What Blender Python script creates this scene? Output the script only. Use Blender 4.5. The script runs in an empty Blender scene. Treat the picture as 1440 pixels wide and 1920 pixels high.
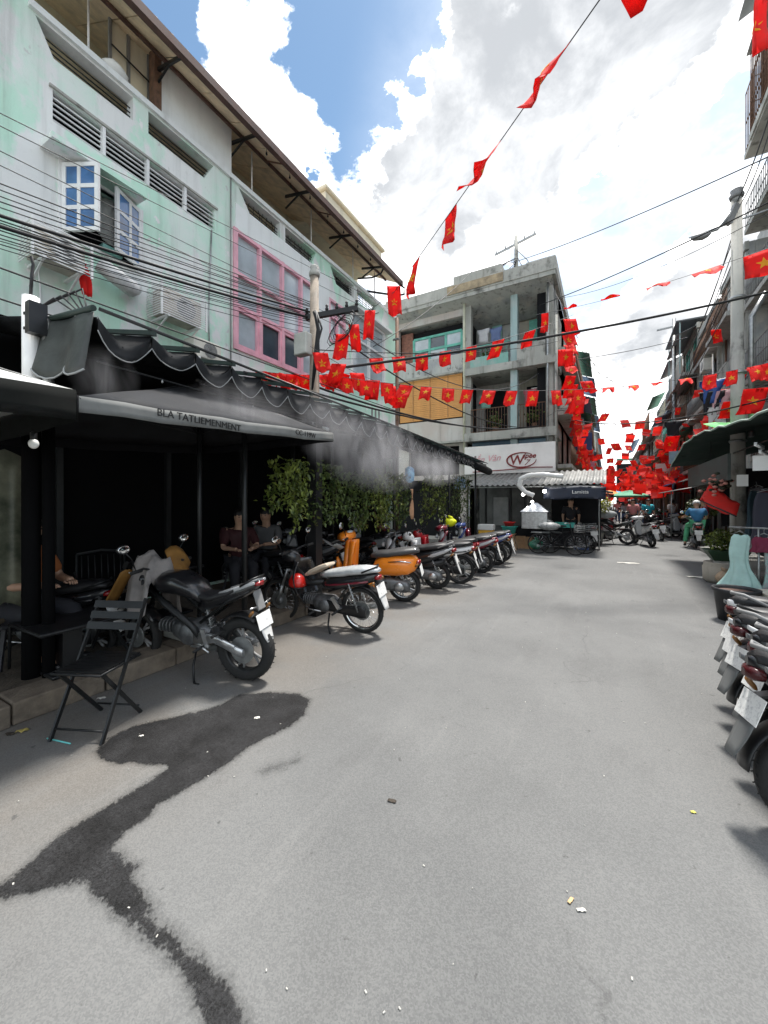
import bpy, bmesh, math, random
import numpy as np
from mathutils import Vector, Matrix, geometry
R = random.Random(11)
sc = bpy.context.scene
COL = sc.collection
PI = math.pi
# ---------------------------------------------------------------- camera
EYE = 1.6
YAW = math.atan(420 / 735)
CA, SA = math.cos(YAW), math.sin(YAW)
cam = bpy.data.cameras.new('street_camera')
cam.sensor_fit = 'VERTICAL'; cam.sensor_height = 36; cam.sensor_width = 27
cam.lens = 735 / 1920 * 36
cam.shift_y = -20 / 1920
cam.clip_start = .05; cam.clip_end = 900
co = bpy.data.objects.new('street_camera', cam); COL.objects.link(co)
co.location = (0, 0, EYE); co.rotation_euler = (PI / 2, 0, YAW)
sc.camera = co
# ---------------------------------------------------------------- light, sky, exposure
SUN_EL, SUN_AZ = math.radians(70), math.radians(9)      # azimuth from +Y towards +X
EXPO = 1.87
sd = Vector((math.sin(SUN_AZ) * math.cos(SUN_EL), math.cos(SUN_AZ) * math.cos(SUN_EL), math.sin(SUN_EL)))
sun = bpy.data.lights.new('sun', 'SUN'); sun.energy = 2.0; sun.angle = math.radians(9); sun.color = (1, .96, .9)
so = bpy.data.objects.new('sun', sun); COL.objects.link(so)
so.rotation_euler = (-sd).to_track_quat('-Z', 'Y').to_euler()
vs = sc.view_settings
vs.view_transform = 'Standard'; vs.look = 'None'; vs.exposure = EXPO; vs.gamma = 1; vs.use_curve_mapping = False

def raydir(px, py):
    u, v = (px - 720) / 735, (940 - py) / 735
    return Vector((u * CA - SA, u * SA + CA, v))

w = bpy.data.worlds.new('World'); sc.world = w; w.use_nodes = True
nt = w.node_tree; N = nt.nodes; L = nt.links
for n in list(N): N.remove(n)
def wn(t, **k):
    n = N.new(t)
    for a, b in k.items(): setattr(n, a, b)
    return n
def wmath(op, a, b=None, c=None, clamp=False):
    n = wn('ShaderNodeMath', operation=op, use_clamp=clamp)
    for i, q in enumerate((a, b, c)):
        if q is None: continue
        if isinstance(q, (int, float)): n.inputs[i].default_value = q
        else: L.new(q, n.inputs[i])
    return n.outputs[0]
def wrange(val, a, b, c, d, mode='SMOOTHSTEP'):
    n = wn('ShaderNodeMapRange', interpolation_type=mode)
    L.new(val, n.inputs[0])
    for i, q in enumerate((a, b, c, d)): n.inputs[i + 1].default_value = q
    return n.outputs[0]
tc = wn('ShaderNodeTexCoord')
sky = wn('ShaderNodeTexSky', sky_type='NISHITA', sun_disc=False)
sky.sun_elevation = SUN_EL; sky.sun_rotation = SUN_AZ; sky.air_density = 1.0; sky.dust_density = .3; sky.ozone_density = 3.0
mp = wn('ShaderNodeMapping'); L.new(tc.outputs['Generated'], mp.inputs[0]); mp.inputs['Scale'].default_value = (1, 1, 1.5)
def wnoise(scale, det=8, rough=.55, loc=(0, 0, 0), dist=0.):
    m = wn('ShaderNodeMapping'); L.new(mp.outputs[0], m.inputs[0]); m.inputs['Location'].default_value = loc
    n = wn('ShaderNodeTexNoise'); L.new(m.outputs[0], n.inputs['Vector'])
    n.inputs['Scale'].default_value = scale; n.inputs['Detail'].default_value = det
    n.inputs['Roughness'].default_value = rough; n.inputs['Distortion'].default_value = dist
    return n.outputs['Fac']
wd_n = wn('ShaderNodeTexNoise'); L.new(mp.outputs[0], wd_n.inputs['Vector']); wd_n.inputs['Scale'].default_value = 9; wd_n.inputs['Detail'].default_value = 8; wd_n.inputs['Roughness'].default_value = .62
wd_s = wn('ShaderNodeVectorMath', operation='MULTIPLY_ADD'); L.new(wd_n.outputs['Color'], wd_s.inputs[0]); wd_s.inputs[1].default_value = (.26, .26, .26); wd_s.inputs[2].default_value = (-.13, -.13, -.13)
wd_a = wn('ShaderNodeVectorMath', operation='ADD'); L.new(tc.outputs['Generated'], wd_a.inputs[0]); L.new(wd_s.outputs[0], wd_a.inputs[1])
wd_v = wn('ShaderNodeVectorMath', operation='NORMALIZE'); L.new(wd_a.outputs[0], wd_v.inputs[0])
base = wnoise(2.6, 10, .6, (3.1, 1.7, .4), .35)
cov = wrange(base, .25, .75, -.30, .30, 'LINEAR')
# cloud banks (+) and clear gaps (-) of this sky: (pixel of its centre in the photograph, radius in degrees, weight)
for px, py, rad, wt in ((650, 150, 7.5, -.75), (665, 15, 6, -.6), (660, 285, 4, -.6), (330, -30, 7, -.7), (690, 60, 5, -.5), (720, 10, 4, -.4), (735, 210, 3, -.3), (610, 225, 3, -.3),
                        (1250, 330, 6, -.55), (1165, 400, 6, -.5), (1330, 255, 4.5, -.42), (1385, 180, 4, -.32), (1090, 490, 6, -.42), (1010, 560, 5, -.3), (950, 480, 4, -.3),
                        (500, 190, 6.5, .5), (560, 280, 5, .5), (690, 370, 5, .5), (790, 130, 6, .45), (760, 280, 5, .4), (450, 60, 3, .4), (900, 200, 12, .5), (1060, 200, 12, .5), (1180, 90, 10, .5), (780, 420, 8, .4), (880, 430, 7, .4),
                        (1290, 520, 7, .42), (1200, 580, 7, .3), (1370, 430, 4, .35), (1345, 320, 2, .35), (1222, 305, 2.4, .45), (1120, 700, 14, .3), (1360, 60, 7, .4)):
    d = raydir(px, py).normalized()
    vm = wn('ShaderNodeVectorMath', operation='DOT_PRODUCT'); L.new(wd_v.outputs[0], vm.inputs[0]); vm.inputs[1].default_value = d
    b = wrange(vm.outputs['Value'], math.cos(math.radians(rad * 1.5)), 1, 0, wt)
    cov = wmath('ADD', cov, b)
mid = wnoise(9, 7, .62, (1, 2, 3), .2)
cov = wmath('ADD', cov, wrange(mid, .25, .75, -.22, .22, 'LINEAR'))
mask = wrange(cov, -.17, .22, 0, 1)
vd = wn('ShaderNodeVectorMath', operation='DOT_PRODUCT'); L.new(tc.outputs['Generated'], vd.inputs[0]); vd.inputs[1].default_value = raydir(1180, 420).normalized()
veil = wmath('MULTIPLY', wrange(vd.outputs['Value'], math.cos(math.radians(34)), 1, 0, .5), wrange(mid, .3, .7, .5, 1.0))
mask = wmath('MAXIMUM', mask, veil)
thick = wrange(cov, .30, .95, 0, 1)
fine = wnoise(4.5, 8, .6, (0, 5, 2), .3)
shade = wmath('MULTIPLY', thick, wrange(fine, .25, .60, .55, 1))
ramp = wn('ShaderNodeMix', data_type='RGBA'); L.new(shade, ramp.inputs[0])
CLW = 13.
ramp.inputs[6].default_value = (CLW, CLW, CLW, 1); ramp.inputs[7].default_value = (CLW * .285, CLW * .298, CLW * .315, 1)
mixs = wn('ShaderNodeMix', data_type='RGBA'); L.new(mask, mixs.inputs[0])
skm = wn('ShaderNodeMix', data_type='RGBA', blend_type='MULTIPLY'); skm.inputs[0].default_value = 1; L.new(sky.outputs[0], skm.inputs[6]); skm.inputs[7].default_value = (1.06, 1.12, 1.0, 1)
L.new(skm.outputs[2], mixs.inputs[6]); L.new(ramp.outputs[2], mixs.inputs[7])
bg = wn('ShaderNodeBackground'); L.new(mixs.outputs[2], bg.inputs[0]); bg.inputs[1].default_value = .05
wo = wn('ShaderNodeOutputWorld'); L.new(bg.outputs[0], wo.inputs[0])

# ---------------------------------------------------------------- mesh helpers
def empty_root(o):
    while o.parent: o = o.parent
    return o
def tag(o, label=None, cat=None, group=None, kind=None):
    if label: o['label'] = label
    if cat: o['category'] = cat
    if group: o['group'] = group
    if kind: o['kind'] = kind
    return o
def thing(name, label, cat, loc=(0, 0, 0), rz=0, group=None):
    o = bpy.data.objects.new(name, None); COL.objects.link(o); o.empty_display_size = .1
    o.location = loc; o.rotation_euler = (0, 0, rz)
    return tag(o, label, cat, group)
class MB:
    def __init__(s): s.v = []; s.f = []; s.s = []
    def add(s, vs, fs, smooth=False):
        b = len(s.v); s.v += [Vector(p) for p in vs]
        for f in fs: s.f.append([b + i for i in f]); s.s.append(smooth)
        return s
    def xf(s, M, start=0):
        for i in range(start, len(s.v)): s.v[i] = M @ s.v[i]
        return s
    def box(s, x0, x1, y0, y1, z0, z1, M=None):
        vs = [Vector((x, y, z)) for z in (z0, z1) for y in (y0, y1) for x in (x0, x1)]
        if M: vs = [M @ p for p in vs]
        return s.add(vs, [(0, 2, 3, 1), (4, 5, 7, 6), (0, 1, 5, 4), (2, 6, 7, 3), (0, 4, 6, 2), (1, 3, 7, 5)])
    def cbox(s, c, d, M=None):
        T = Matrix.Translation(Vector(c))
        if M: T = T @ M
        return s.box(-d[0] / 2, d[0] / 2, -d[1] / 2, d[1] / 2, -d[2] / 2, d[2] / 2, T)
    def beam(s, a, b, wd, ht):
        a, b = Vector(a), Vector(b); d = b - a
        q = d.to_track_quat('X', 'Z').to_matrix().to_4x4()
        return s.box(0, d.length, -wd / 2, wd / 2, -ht / 2, ht / 2, Matrix.Translation(a) @ q)
    def tube(s, pts, r, n=8, smooth=True, caps=True, closed=False):
        pts = [Vector(p) for p in pts]; m = len(pts)
        rs = r if isinstance(r, (list, tuple)) else [r] * m
        rings = []; up = None
        for i, p in enumerate(pts):
            a = pts[(i - 1) % m] if (i or closed) else p
            b = pts[(i + 1) % m] if (i < m - 1 or closed) else p
            t = (b - a)
            t = t.normalized() if t.length > 1e-9 else Vector((0, 0, 1))
            if up is None:
                up = Vector((0, 0, 1)) if abs(t.z) < .9 else Vector((1, 0, 0))
            x = up.cross(t)
            if x.length < 1e-5: x = Vector((1, 0, 0)).cross(t)
            x.normalize(); up = t.cross(x).normalized()
            rings.append([p + (x * math.cos(2 * PI * k / n) + up * math.sin(2 * PI * k / n)) * rs[i] for k in range(n)])
        return s.rings(rings, smooth, caps, closed)
    def rings(s, rings, smooth=True, caps=True, closed=False):
        n = len(rings[0]); m = len(rings); fs = []
        for i in range(m if closed else m - 1):
            j = (i + 1) % m
            for k in range(n):
                l = (k + 1) % n
                fs.append((i * n + k, i * n + l, j * n + l, j * n + k))
        b = len(s.v)
        s.add([p for r in rings for p in r], fs, smooth)
        if caps and not closed:
            s.f.append([b + k for k in range(n)][::-1]); s.s.append(False)
            s.f.append([b + (m - 1) * n + k for k in range(n)]); s.s.append(False)
        return s
    def lathe(s, prof, n=16, M=None, smooth=True, caps=True):
        rg = [[Vector((r * math.cos(2 * PI * k / n), r * math.sin(2 * PI * k / n), z)) for k in range(n)] for r, z in prof]
        if M: rg = [[M @ p for p in r] for r in rg]
        return s.rings(rg, smooth, caps)
    def loft(s, secs, n=14, e=2.6, M=None, smooth=True):
        rg = []
        for q in secs:
            x, zc, hw, hh = q[:4]; yc = q[4] if len(q) > 4 else 0
            r = []
            for k in range(n):
                a = 2 * PI * (k + .5) / n; ca, sa = math.cos(a), math.sin(a)
                r.append(Vector((x, yc + hw * math.copysign(abs(ca) ** (2 / e), ca), zc + hh * math.copysign(abs(sa) ** (2 / e), sa))))
            rg.append(r)
        if M: rg = [[M @ p for p in r] for r in rg]
        return s.rings(rg, smooth, True)
    def ball(s, c, r, n=10, m=7, M=None):
        r = r if isinstance(r, (tuple, list)) else (r, r, r)
        rg = []
        for i in range(m):
            t = PI * (i + .04) / (m - 1 + .08); 
            rg.append([Vector((math.sin(t) * math.cos(2 * PI * k / n) * r[0], math.sin(t) * math.sin(2 * PI * k / n) * r[1], -math.cos(t) * r[2])) for k in range(n)])
        T = Matrix.Translation(Vector(c))
        if M: T = T @ M
        return s.rings([[T @ p for p in q] for q in rg], True, True)
    def poly_holes(s, outer, holes, f, depth):
        loops = [list(outer)] + [list(h) for h in holes]
        flat = [p for l in loops for p in l]
        tr = geometry.tessellate_polygon([[Vector((p[0], p[1], 0)) for p in l] for l in loops])
        n = len(flat)
        s.add([f(p[0], p[1], 0) for p in flat] + [f(p[0], p[1], depth) for p in flat], [t for t in tr] + [(t[2] + n, t[1] + n, t[0] + n) for t in tr])
        b = 0
        for l in loops:
            m = len(l)
            s.add([f(p[0], p[1], 0) for p in l] + [f(p[0], p[1], depth) for p in l], [(i, (i + 1) % m, (i + 1) % m + m, i + m) for i in range(m)])
        return s
    def sheet(s, grid, thick=.0, smooth=True):
        """grid of points -> surface, given thickness along its normal-ish direction"""
        m, n = len(grid), len(grid[0])
        vs = [Vector(p) for r in grid for p in r]
        fs = [(i * n + k, i * n + k + 1, (i + 1) * n + k + 1, (i + 1) * n + k) for i in range(m - 1) for k in range(n - 1)]
        if not thick: return s.add(vs, fs, smooth)
        nor = [Vector((0, 0, 0)) for _ in vs]
        for f in fs:
            q = (vs[f[1]] - vs[f[0]]).cross(vs[f[2]] - vs[f[0]])
            for i in f: nor[i] += q
        vb = [p - q.normalized() * thick for p, q in zip(vs, nor)]
        N_ = len(vs)
        bd = [k for k in range(n)] + [i * n + n - 1 for i in range(1, m)] + [(m - 1) * n + k for k in range(n - 2, -1, -1)] + [i * n for i in range(m - 2, 0, -1)]
        ed = [(bd[i], bd[i] + N_, bd[(i + 1) % len(bd)] + N_, bd[(i + 1) % len(bd)]) for i in range(len(bd))]
        return s.add(vs + vb, fs + [tuple(i + N_ for i in f[::-1]) for f in fs] + ed, smooth)
    def mesh(s, name, mat, off=Vector((0, 0, 0))):
        me = bpy.data.meshes.new(name)
        me.from_pydata([tuple(p - off) for p in s.v], [], s.f)
        me.polygons.foreach_set('use_smooth', s.s)
        if any(s.s) and not all(s.s): pass
        bm = bmesh.new(); bm.from_mesh(me); bmesh.ops.recalc_face_normals(bm, faces=bm.faces); bm.to_mesh(me); bm.free()
        for m in (mat if isinstance(mat, (list, tuple)) else [mat]): me.materials.append(m)
        return me
    def build(s, name, mat, parent=None, label=None, cat=None, group=None, kind=None, bevel=0, org=None):
        if parent is not None: off = Vector(empty_root(parent).location)
        elif org is not None: off = Vector(org)
        else:
            xs = [p.x for p in s.v]; ys = [p.y for p in s.v]
            off = Vector(((min(xs) + max(xs)) / 2, (min(ys) + max(ys)) / 2, min(p.z for p in s.v)))
        o = bpy.data.objects.new(name, s.mesh(name, mat, off)); COL.objects.link(o)
        if parent is not None:
            o.parent = parent
            if empty_root(parent) is parent and parent.type != 'EMPTY': pass
        else: o.location = off
        if bevel:
            bv = o.modifiers.new('bevel', 'BEVEL'); bv.width = bevel; bv.segments = 2; bv.limit_method = 'ANGLE'
        return tag(o, label, cat, group, kind)
def link_mesh(name, me, parent, mat=None):
    o = bpy.data.objects.new(name, me); COL.objects.link(o); o.parent = parent
    return o
def copy_tree(root, loc=None, rot=None, label=None, swap=None, group=None):
    r = root.copy(); COL.objects.link(r)
    if loc is not None: r.location = loc
    if rot is not None: r.rotation_euler = rot
    if label: r['label'] = label
    if group: r['group'] = group
    def rec(src, dst):
        for ch in list(src.children):
            if ch.name.startswith('~'): continue
            c = ch.copy(); COL.objects.link(c); c.parent = dst
            rec(ch, c)
    rec(root, r)
    if swap:
        def sw(o):
            if o.type == 'MESH':
                for sl in o.material_slots:
                    m = sl.material
                    if m and m.name in swap:
                        sl.link = 'OBJECT'; sl.material = swap[m.name]
            for c in o.children: sw(c)
        sw(r)
    return r
def text_mesh(txt, size, mat, M, parent=None, name='lettering', depth=.004, shear=0, bold=0, align='CENTER'):
    cu = bpy.data.curves.new('t', 'FONT'); cu.body = txt; cu.size = size; cu.extrude = depth; cu.shear = shear; cu.align_x = align; cu.align_y = 'CENTER'; cu.offset = bold; cu.resolution_u = 3
    o = bpy.data.objects.new('t', cu); COL.objects.link(o)
    dg = bpy.context.evaluated_depsgraph_get(); dg.update()
    me = bpy.data.meshes.new_from_object(o.evaluated_get(dg))
    bpy.data.objects.remove(o); bpy.data.curves.remove(cu)
    me.transform(M)
    if parent is not None: me.transform(Matrix.Translation(-Vector(empty_root(parent).location)))
    me.materials.clear(); me.materials.append(mat); me.name = name
    r = bpy.data.objects.new(name, me); COL.objects.link(r)
    if parent is not None: r.parent = parent
    return r

# ---------------------------------------------------------------- materials
MATS = {}
def M(name, col, rough=.6, metal=0., var=.12, vsc=5., bump=0., bsc=60., col2=None, coat=0., trans=0., emit=None, estr=0., spec=.5, alpha=1., sheen=0, stretch=None, ior=1.45, thr=None, space='Object'):
    if name in MATS: return MATS[name]
    m = bpy.data.materials.new(name); m.use_nodes = True; MATS[name] = m
    nt = m.node_tree; P = nt.nodes['Principled BSDF']
    P.inputs['Roughness'].default_value = rough; P.inputs['Metallic'].default_value = metal
    P.inputs['Coat Weight'].default_value = coat; P.inputs['Coat Roughness'].default_value = .08
    P.inputs['Transmission Weight'].default_value = trans; P.inputs['Specular IOR Level'].default_value = spec; P.inputs['IOR'].default_value = ior
    if sheen: P.inputs['Sheen Weight'].default_value = sheen
    if alpha < 1: P.inputs['Alpha'].default_value = alpha
    if emit: P.inputs['Emission Color'].default_value = (*emit, 1); P.inputs['Emission Strength'].default_value = estr
    c1 = tuple(max(0, c * (1 - var)) for c in col); c2 = col2 or tuple(min(1, c * (1 + var)) for c in col)
    if var or col2 or bump:
        t = nt.nodes.new('ShaderNodeTexCoord'); src = t.outputs[space] if space == 'Object' else nt.nodes.new('ShaderNodeNewGeometry').outputs['Position']
        if stretch:
            mp = nt.nodes.new('ShaderNodeMapping'); nt.links.new(src, mp.inputs[0]); mp.inputs['Scale'].default_value = stretch; src = mp.outputs[0]
    if var or col2:
        n = nt.nodes.new('ShaderNodeTexNoise'); nt.links.new(src, n.inputs['Vector']); n.inputs['Scale'].default_value = vsc; n.inputs['Detail'].default_value = 6; n.inputs['Roughness'].default_value = .62
        r = nt.nodes.new('ShaderNodeValToRGB'); nt.links.new(n.outputs['Fac'], r.inputs[0])
        a, b = thr or (.34, .66)
        r.color_ramp.elements[0].position = a; r.color_ramp.elements[1].position = b
        r.color_ramp.elements[0].color = (*c1, 1); r.color_ramp.elements[1].color = (*c2, 1)
        nt.links.new(r.outputs[0], P.inputs['Base Color'])
        rr = nt.nodes.new('ShaderNodeMapRange'); nt.links.new(n.outputs['Fac'], rr.inputs[0]); rr.inputs[1].default_value = .3; rr.inputs[2].default_value = .7
        rr.inputs[3].default_value = max(.02, rough * .82); rr.inputs[4].default_value = min(1, rough * 1.2); nt.links.new(rr.outputs[0], P.inputs['Roughness'])
    else: P.inputs['Base Color'].default_value = (*col, 1)
    if bump:
        b_ = nt.nodes.new('ShaderNodeBump'); n2 = nt.nodes.new('ShaderNodeTexNoise'); nt.links.new(src, n2.inputs['Vector']); n2.inputs['Scale'].default_value = bsc; n2.inputs['Detail'].default_value = 5
        nt.links.new(n2.outputs['Fac'], b_.inputs['Height']); b_.inputs['Strength'].default_value = bump; b_.inputs['Distance'].default_value = .02
        nt.links.new(b_.outputs[0], P.inputs['Normal'])
    return m
def wall_mat(name, layers, grime=(.16, .15, .13), gamt=.5, rough=.85, seed=0, sc=.8):
    """painted render: base colour, then (colour, scale, lo, hi) patches, then vertical rain streaks"""
    m = bpy.data.materials.new(name); m.use_nodes = True; MATS[name] = m
    nt = m.node_tree; P = nt.nodes['Principled BSDF']; P.inputs['Roughness'].default_value = rough
    pos = nt.nodes.new('ShaderNodeNewGeometry').outputs['Position']
    def noise(scale, st=(1, 1, 1), det=7, off=0, rg=.6):
        mp = nt.nodes.new('ShaderNodeMapping'); nt.links.new(pos, mp.inputs[0]); mp.inputs['Scale'].default_value = st; mp.inputs['Location'].default_value = (seed + off, seed * 2 - off, off * .7)
        n = nt.nodes.new('ShaderNodeTexNoise'); nt.links.new(mp.outputs[0], n.inputs['Vector']); n.inputs['Scale'].default_value = scale; n.inputs['Detail'].default_value = det; n.inputs['Roughness'].default_value = rg
        return n.outputs['Fac']
    def rng(v, a, b, c=0., d=1.):
        n = nt.nodes.new('ShaderNodeMapRange'); n.interpolation_type = 'SMOOTHSTEP'; nt.links.new(v, n.inputs[0])
        for i, q in enumerate((a, b, c, d)): n.inputs[i + 1].default_value = q
        return n.outputs[0]
    def mix(f, a, b, mode='MIX'):
        n = nt.nodes.new('ShaderNodeMix'); n.data_type = 'RGBA'; n.blend_type = mode; nt.links.new(f, n.inputs[0])
        for q, i in ((a, 6), (b, 7)):
            if isinstance(q, tuple): n.inputs[i].default_value = (*q, 1)
            else: nt.links.new(q, n.inputs[i])
        return n.outputs[2]
    c = layers[0]
    for i, (col, s, lo, hi) in enumerate(layers[1:]):
        c = mix(rng(noise(s, (1, 1, .7), 8, i * 3.7 + 1), lo, hi), c, col)
    c = mix(rng(noise(2.2 * sc, (3, 3, .22), 6, 9), .5, .78, 0, gamt), c, grime)
    c = mix(rng(noise(9, (1, 1, 1), 8, 15, .7), .55, .8, 0, gamt * .6), c, grime)
    nt.links.new(c, P.inputs['Base Color'])
    b_ = nt.nodes.new('ShaderNodeBump'); nt.links.new(noise(40, det=4), b_.inputs['Height']); b_.inputs['Strength'].default_value = .25; b_.inputs['Distance'].default_value = .01
    nt.links.new(b_.outputs[0], P.inputs['Normal'])
    return m
MINT = (.55, .81, .67); PALE = (.66, .70, .67)
m_green = wall_mat('mint_paint', [MINT, ((.72, .80, .75), .75, .43, .60), ((.78, .79, .78), 1.1, .50, .57), (MINT, 1.3, .62, .74), ((.60, .64, .61), 5, .655, .69), ((.84, .85, .84), 3.2, .66, .68)], gamt=.32, seed=2)
m_white = wall_mat('white_render', [(.82, .84, .84), ((.66, .78, .72), .8, .52, .7), ((.74, .75, .74), 2, .5, .75)], gamt=.25, seed=4)
m_cream = wall_mat('cream_render', [(.80, .73, .56), ((.7, .64, .5), 1.5, .4, .7)], gamt=.35, seed=5)
m_conc = wall_mat('weathered_concrete', [(.36, .36, .33), ((.46, .45, .42), 1.2, .4, .7), ((.13, .13, .12), 2.5, .52, .70)], gamt=.85, seed=6)
m_pink_conc = wall_mat('pinkish_render', [(.50, .44, .41), ((.54, .52, .50), 1.2, .4, .7), ((.2, .19, .18), 2.5, .6, .8)], gamt=.6, seed=7)
m_teal = wall_mat('old_teal_paint', [(.22, .42, .37), ((.36, .42, .4), 1.6, .45, .65)], gamt=.4, seed=8)
m_tealcol = wall_mat('pale_teal_paint', [(.34, .46, .46), ((.42, .48, .48), 1.6, .45, .65)], gamt=.4, seed=9)
m_grey1 = wall_mat('grey_render', [(.44, .44, .42), ((.32, .33, .34), 1.1, .45, .65), ((.52, .49, .44), 1.7, .55, .7), ((.2, .2, .19), 4, .58, .66)], gamt=.85, seed=10)
m_grey2 = wall_mat('stained_beige_render', [(.42, .38, .32), ((.3, .29, .27), 1.1, .45, .65)], gamt=.7, seed=12)
m_blue_r = wall_mat('faded_blue_render', [(.30, .38, .43), ((.36, .38, .38), 1.1, .45, .65)], gamt=.6, seed=13)
m_yel_r = wall_mat('faded_yellow_render', [(.5, .44, .26), ((.42, .40, .32), 1.1, .45, .65)], gamt=.5, seed=14)
m_dark = M('dark_interior', (.004, .004, .0045), .95, spec=.1)  # near-black: the shade of the café and rooms is put into the colour
m_dark2 = M('dark_recess', (.012, .012, .014), .8, spec=.2)  # shade of rooms and recesses put into the colour; also dark counters, cloths
m_blk = M('black_paint', (.012, .012, .013), .35, var=.3)
m_blkmetal = M('black_metal', (.018, .019, .02), .38, .3, var=.3)
m_rubber = M('tyre_rubber', (.018, .018, .018), .8, var=.2, vsc=30, bump=.3, bsc=150)
m_alu = M('aluminium', (.55, .56, .57), .32, .9, var=.2, vsc=12)
m_steel = M('dull_steel', (.35, .36, .36), .42, .8, var=.25, vsc=10)
m_chrome = M('chrome', (.75, .76, .77), .12, 1., var=.05)
m_rust = M('rusty_steel', (.16, .09, .06), .75, .2, var=.4, vsc=12, bump=.3)
m_brown = M('brown_gutter_paint', (.10, .055, .045), .6, .1, var=.35, vsc=6)
m_plate = M('number_plate_white', (.78, .78, .76), .45, vsc=55, var=.0, col2=(.5, .5, .5), thr=(.5, .68))
m_white_p = M('white_plastic', (.74, .74, .72), .4, var=.06)
m_greyp = M('grey_plastic', (.22, .22, .22), .5, var=.15)
m_glass = M('window_glass', (.42, .48, .52), .06, 0, var=.2, vsc=1.5, spec=.9)
m_glass_d = M('dark_window_glass', (.05, .07, .09), .08, 0, var=.3, vsc=1.5, spec=.8)
m_bluegl = M('blue_window_glass', (.06, .15, .33), .1, 0, var=.35, vsc=3, spec=.7)
m_pink = M('pink_frame_paint', (.80, .42, .50), .5, var=.12)
m_whitef = M('white_frame_paint', (.78, .78, .78), .45, var=.08)
m_greenf = M('green_frame_paint', (.13, .42, .34), .5, var=.2)
m_cable = M('black_cable', (.015, .015, .017), .6, var=.2)
m_cablegrey = M('grey_cable', (.06, .06, .065), .6, var=.2)
m_red = M('flag_red', (.84, .022, .018), .75, var=.12, vsc=8)
m_yellow = M('star_yellow', (.85, .55, .03), .7, var=.05)
for m_, c_ in ((m_red, (.90, .03, .02)), (m_yellow, (.85, .5, .03))):   # thin cloth lets light through
    nt_ = m_.node_tree; P_ = nt_.nodes['Principled BSDF']; o_ = nt_.nodes['Material Output']
    tr = nt_.nodes.new('ShaderNodeBsdfTranslucent'); tr.inputs[0].default_value = (*c_, 1)
    mx = nt_.nodes.new('ShaderNodeMixShader'); mx.inputs[0].default_value = .5
    nt_.links.new(P_.outputs[0], mx.inputs[1]); nt_.links.new(tr.outputs[0], mx.inputs[2]); nt_.links.new(mx.outputs[0], o_.inputs[0])
m_awn = M('black_awning_cloth', (.010, .0105, .012), .75, spec=.2, var=.35, vsc=4, bump=.15, bsc=30)
m_awnedge = M('pale_awning_hem', (.30, .31, .31), .7, var=.2)
m_umb = M('black_parasol_cloth', (.032, .033, .036), .8, spec=.2, var=.25, vsc=3, bump=.1, bsc=300)
m_umbw = M('pale_parasol_cloth', (.55, .56, .55), .6, var=.1, vsc=4)
m_tan = M('tan_soffit_board', (.82, .66, .46), .7, var=.22, vsc=4)
m_bamboo = M('orange_bamboo_blind', (.62, .30, .10), .7, var=.25, vsc=3, stretch=(1, 1, 14))
m_leaf = M('leaf_green', (.03, .06, .015), .5, var=.4, vsc=7, col2=(.14, .19, .04), thr=(.4, .7))
m_leaf2 = M('bright_leaf_green', (.05, .09, .015), .5, var=.4, vsc=7, col2=(.24, .29, .05), thr=(.4, .7))
m_zinc = M('zinc_sheet', (.26, .26, .25), .6, .2, var=.3, vsc=5)
m_skin = M('skin', (.42, .25, .17), .55, var=.08)
m_hair = M('black_hair', (.012, .01, .009), .5, var=.3)
m_mint = M('mint_cloth', (.42, .62, .58), .8, var=.1, vsc=7)
m_card = M('cardboard', (.40, .24, .13), .85, var=.2)
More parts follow.
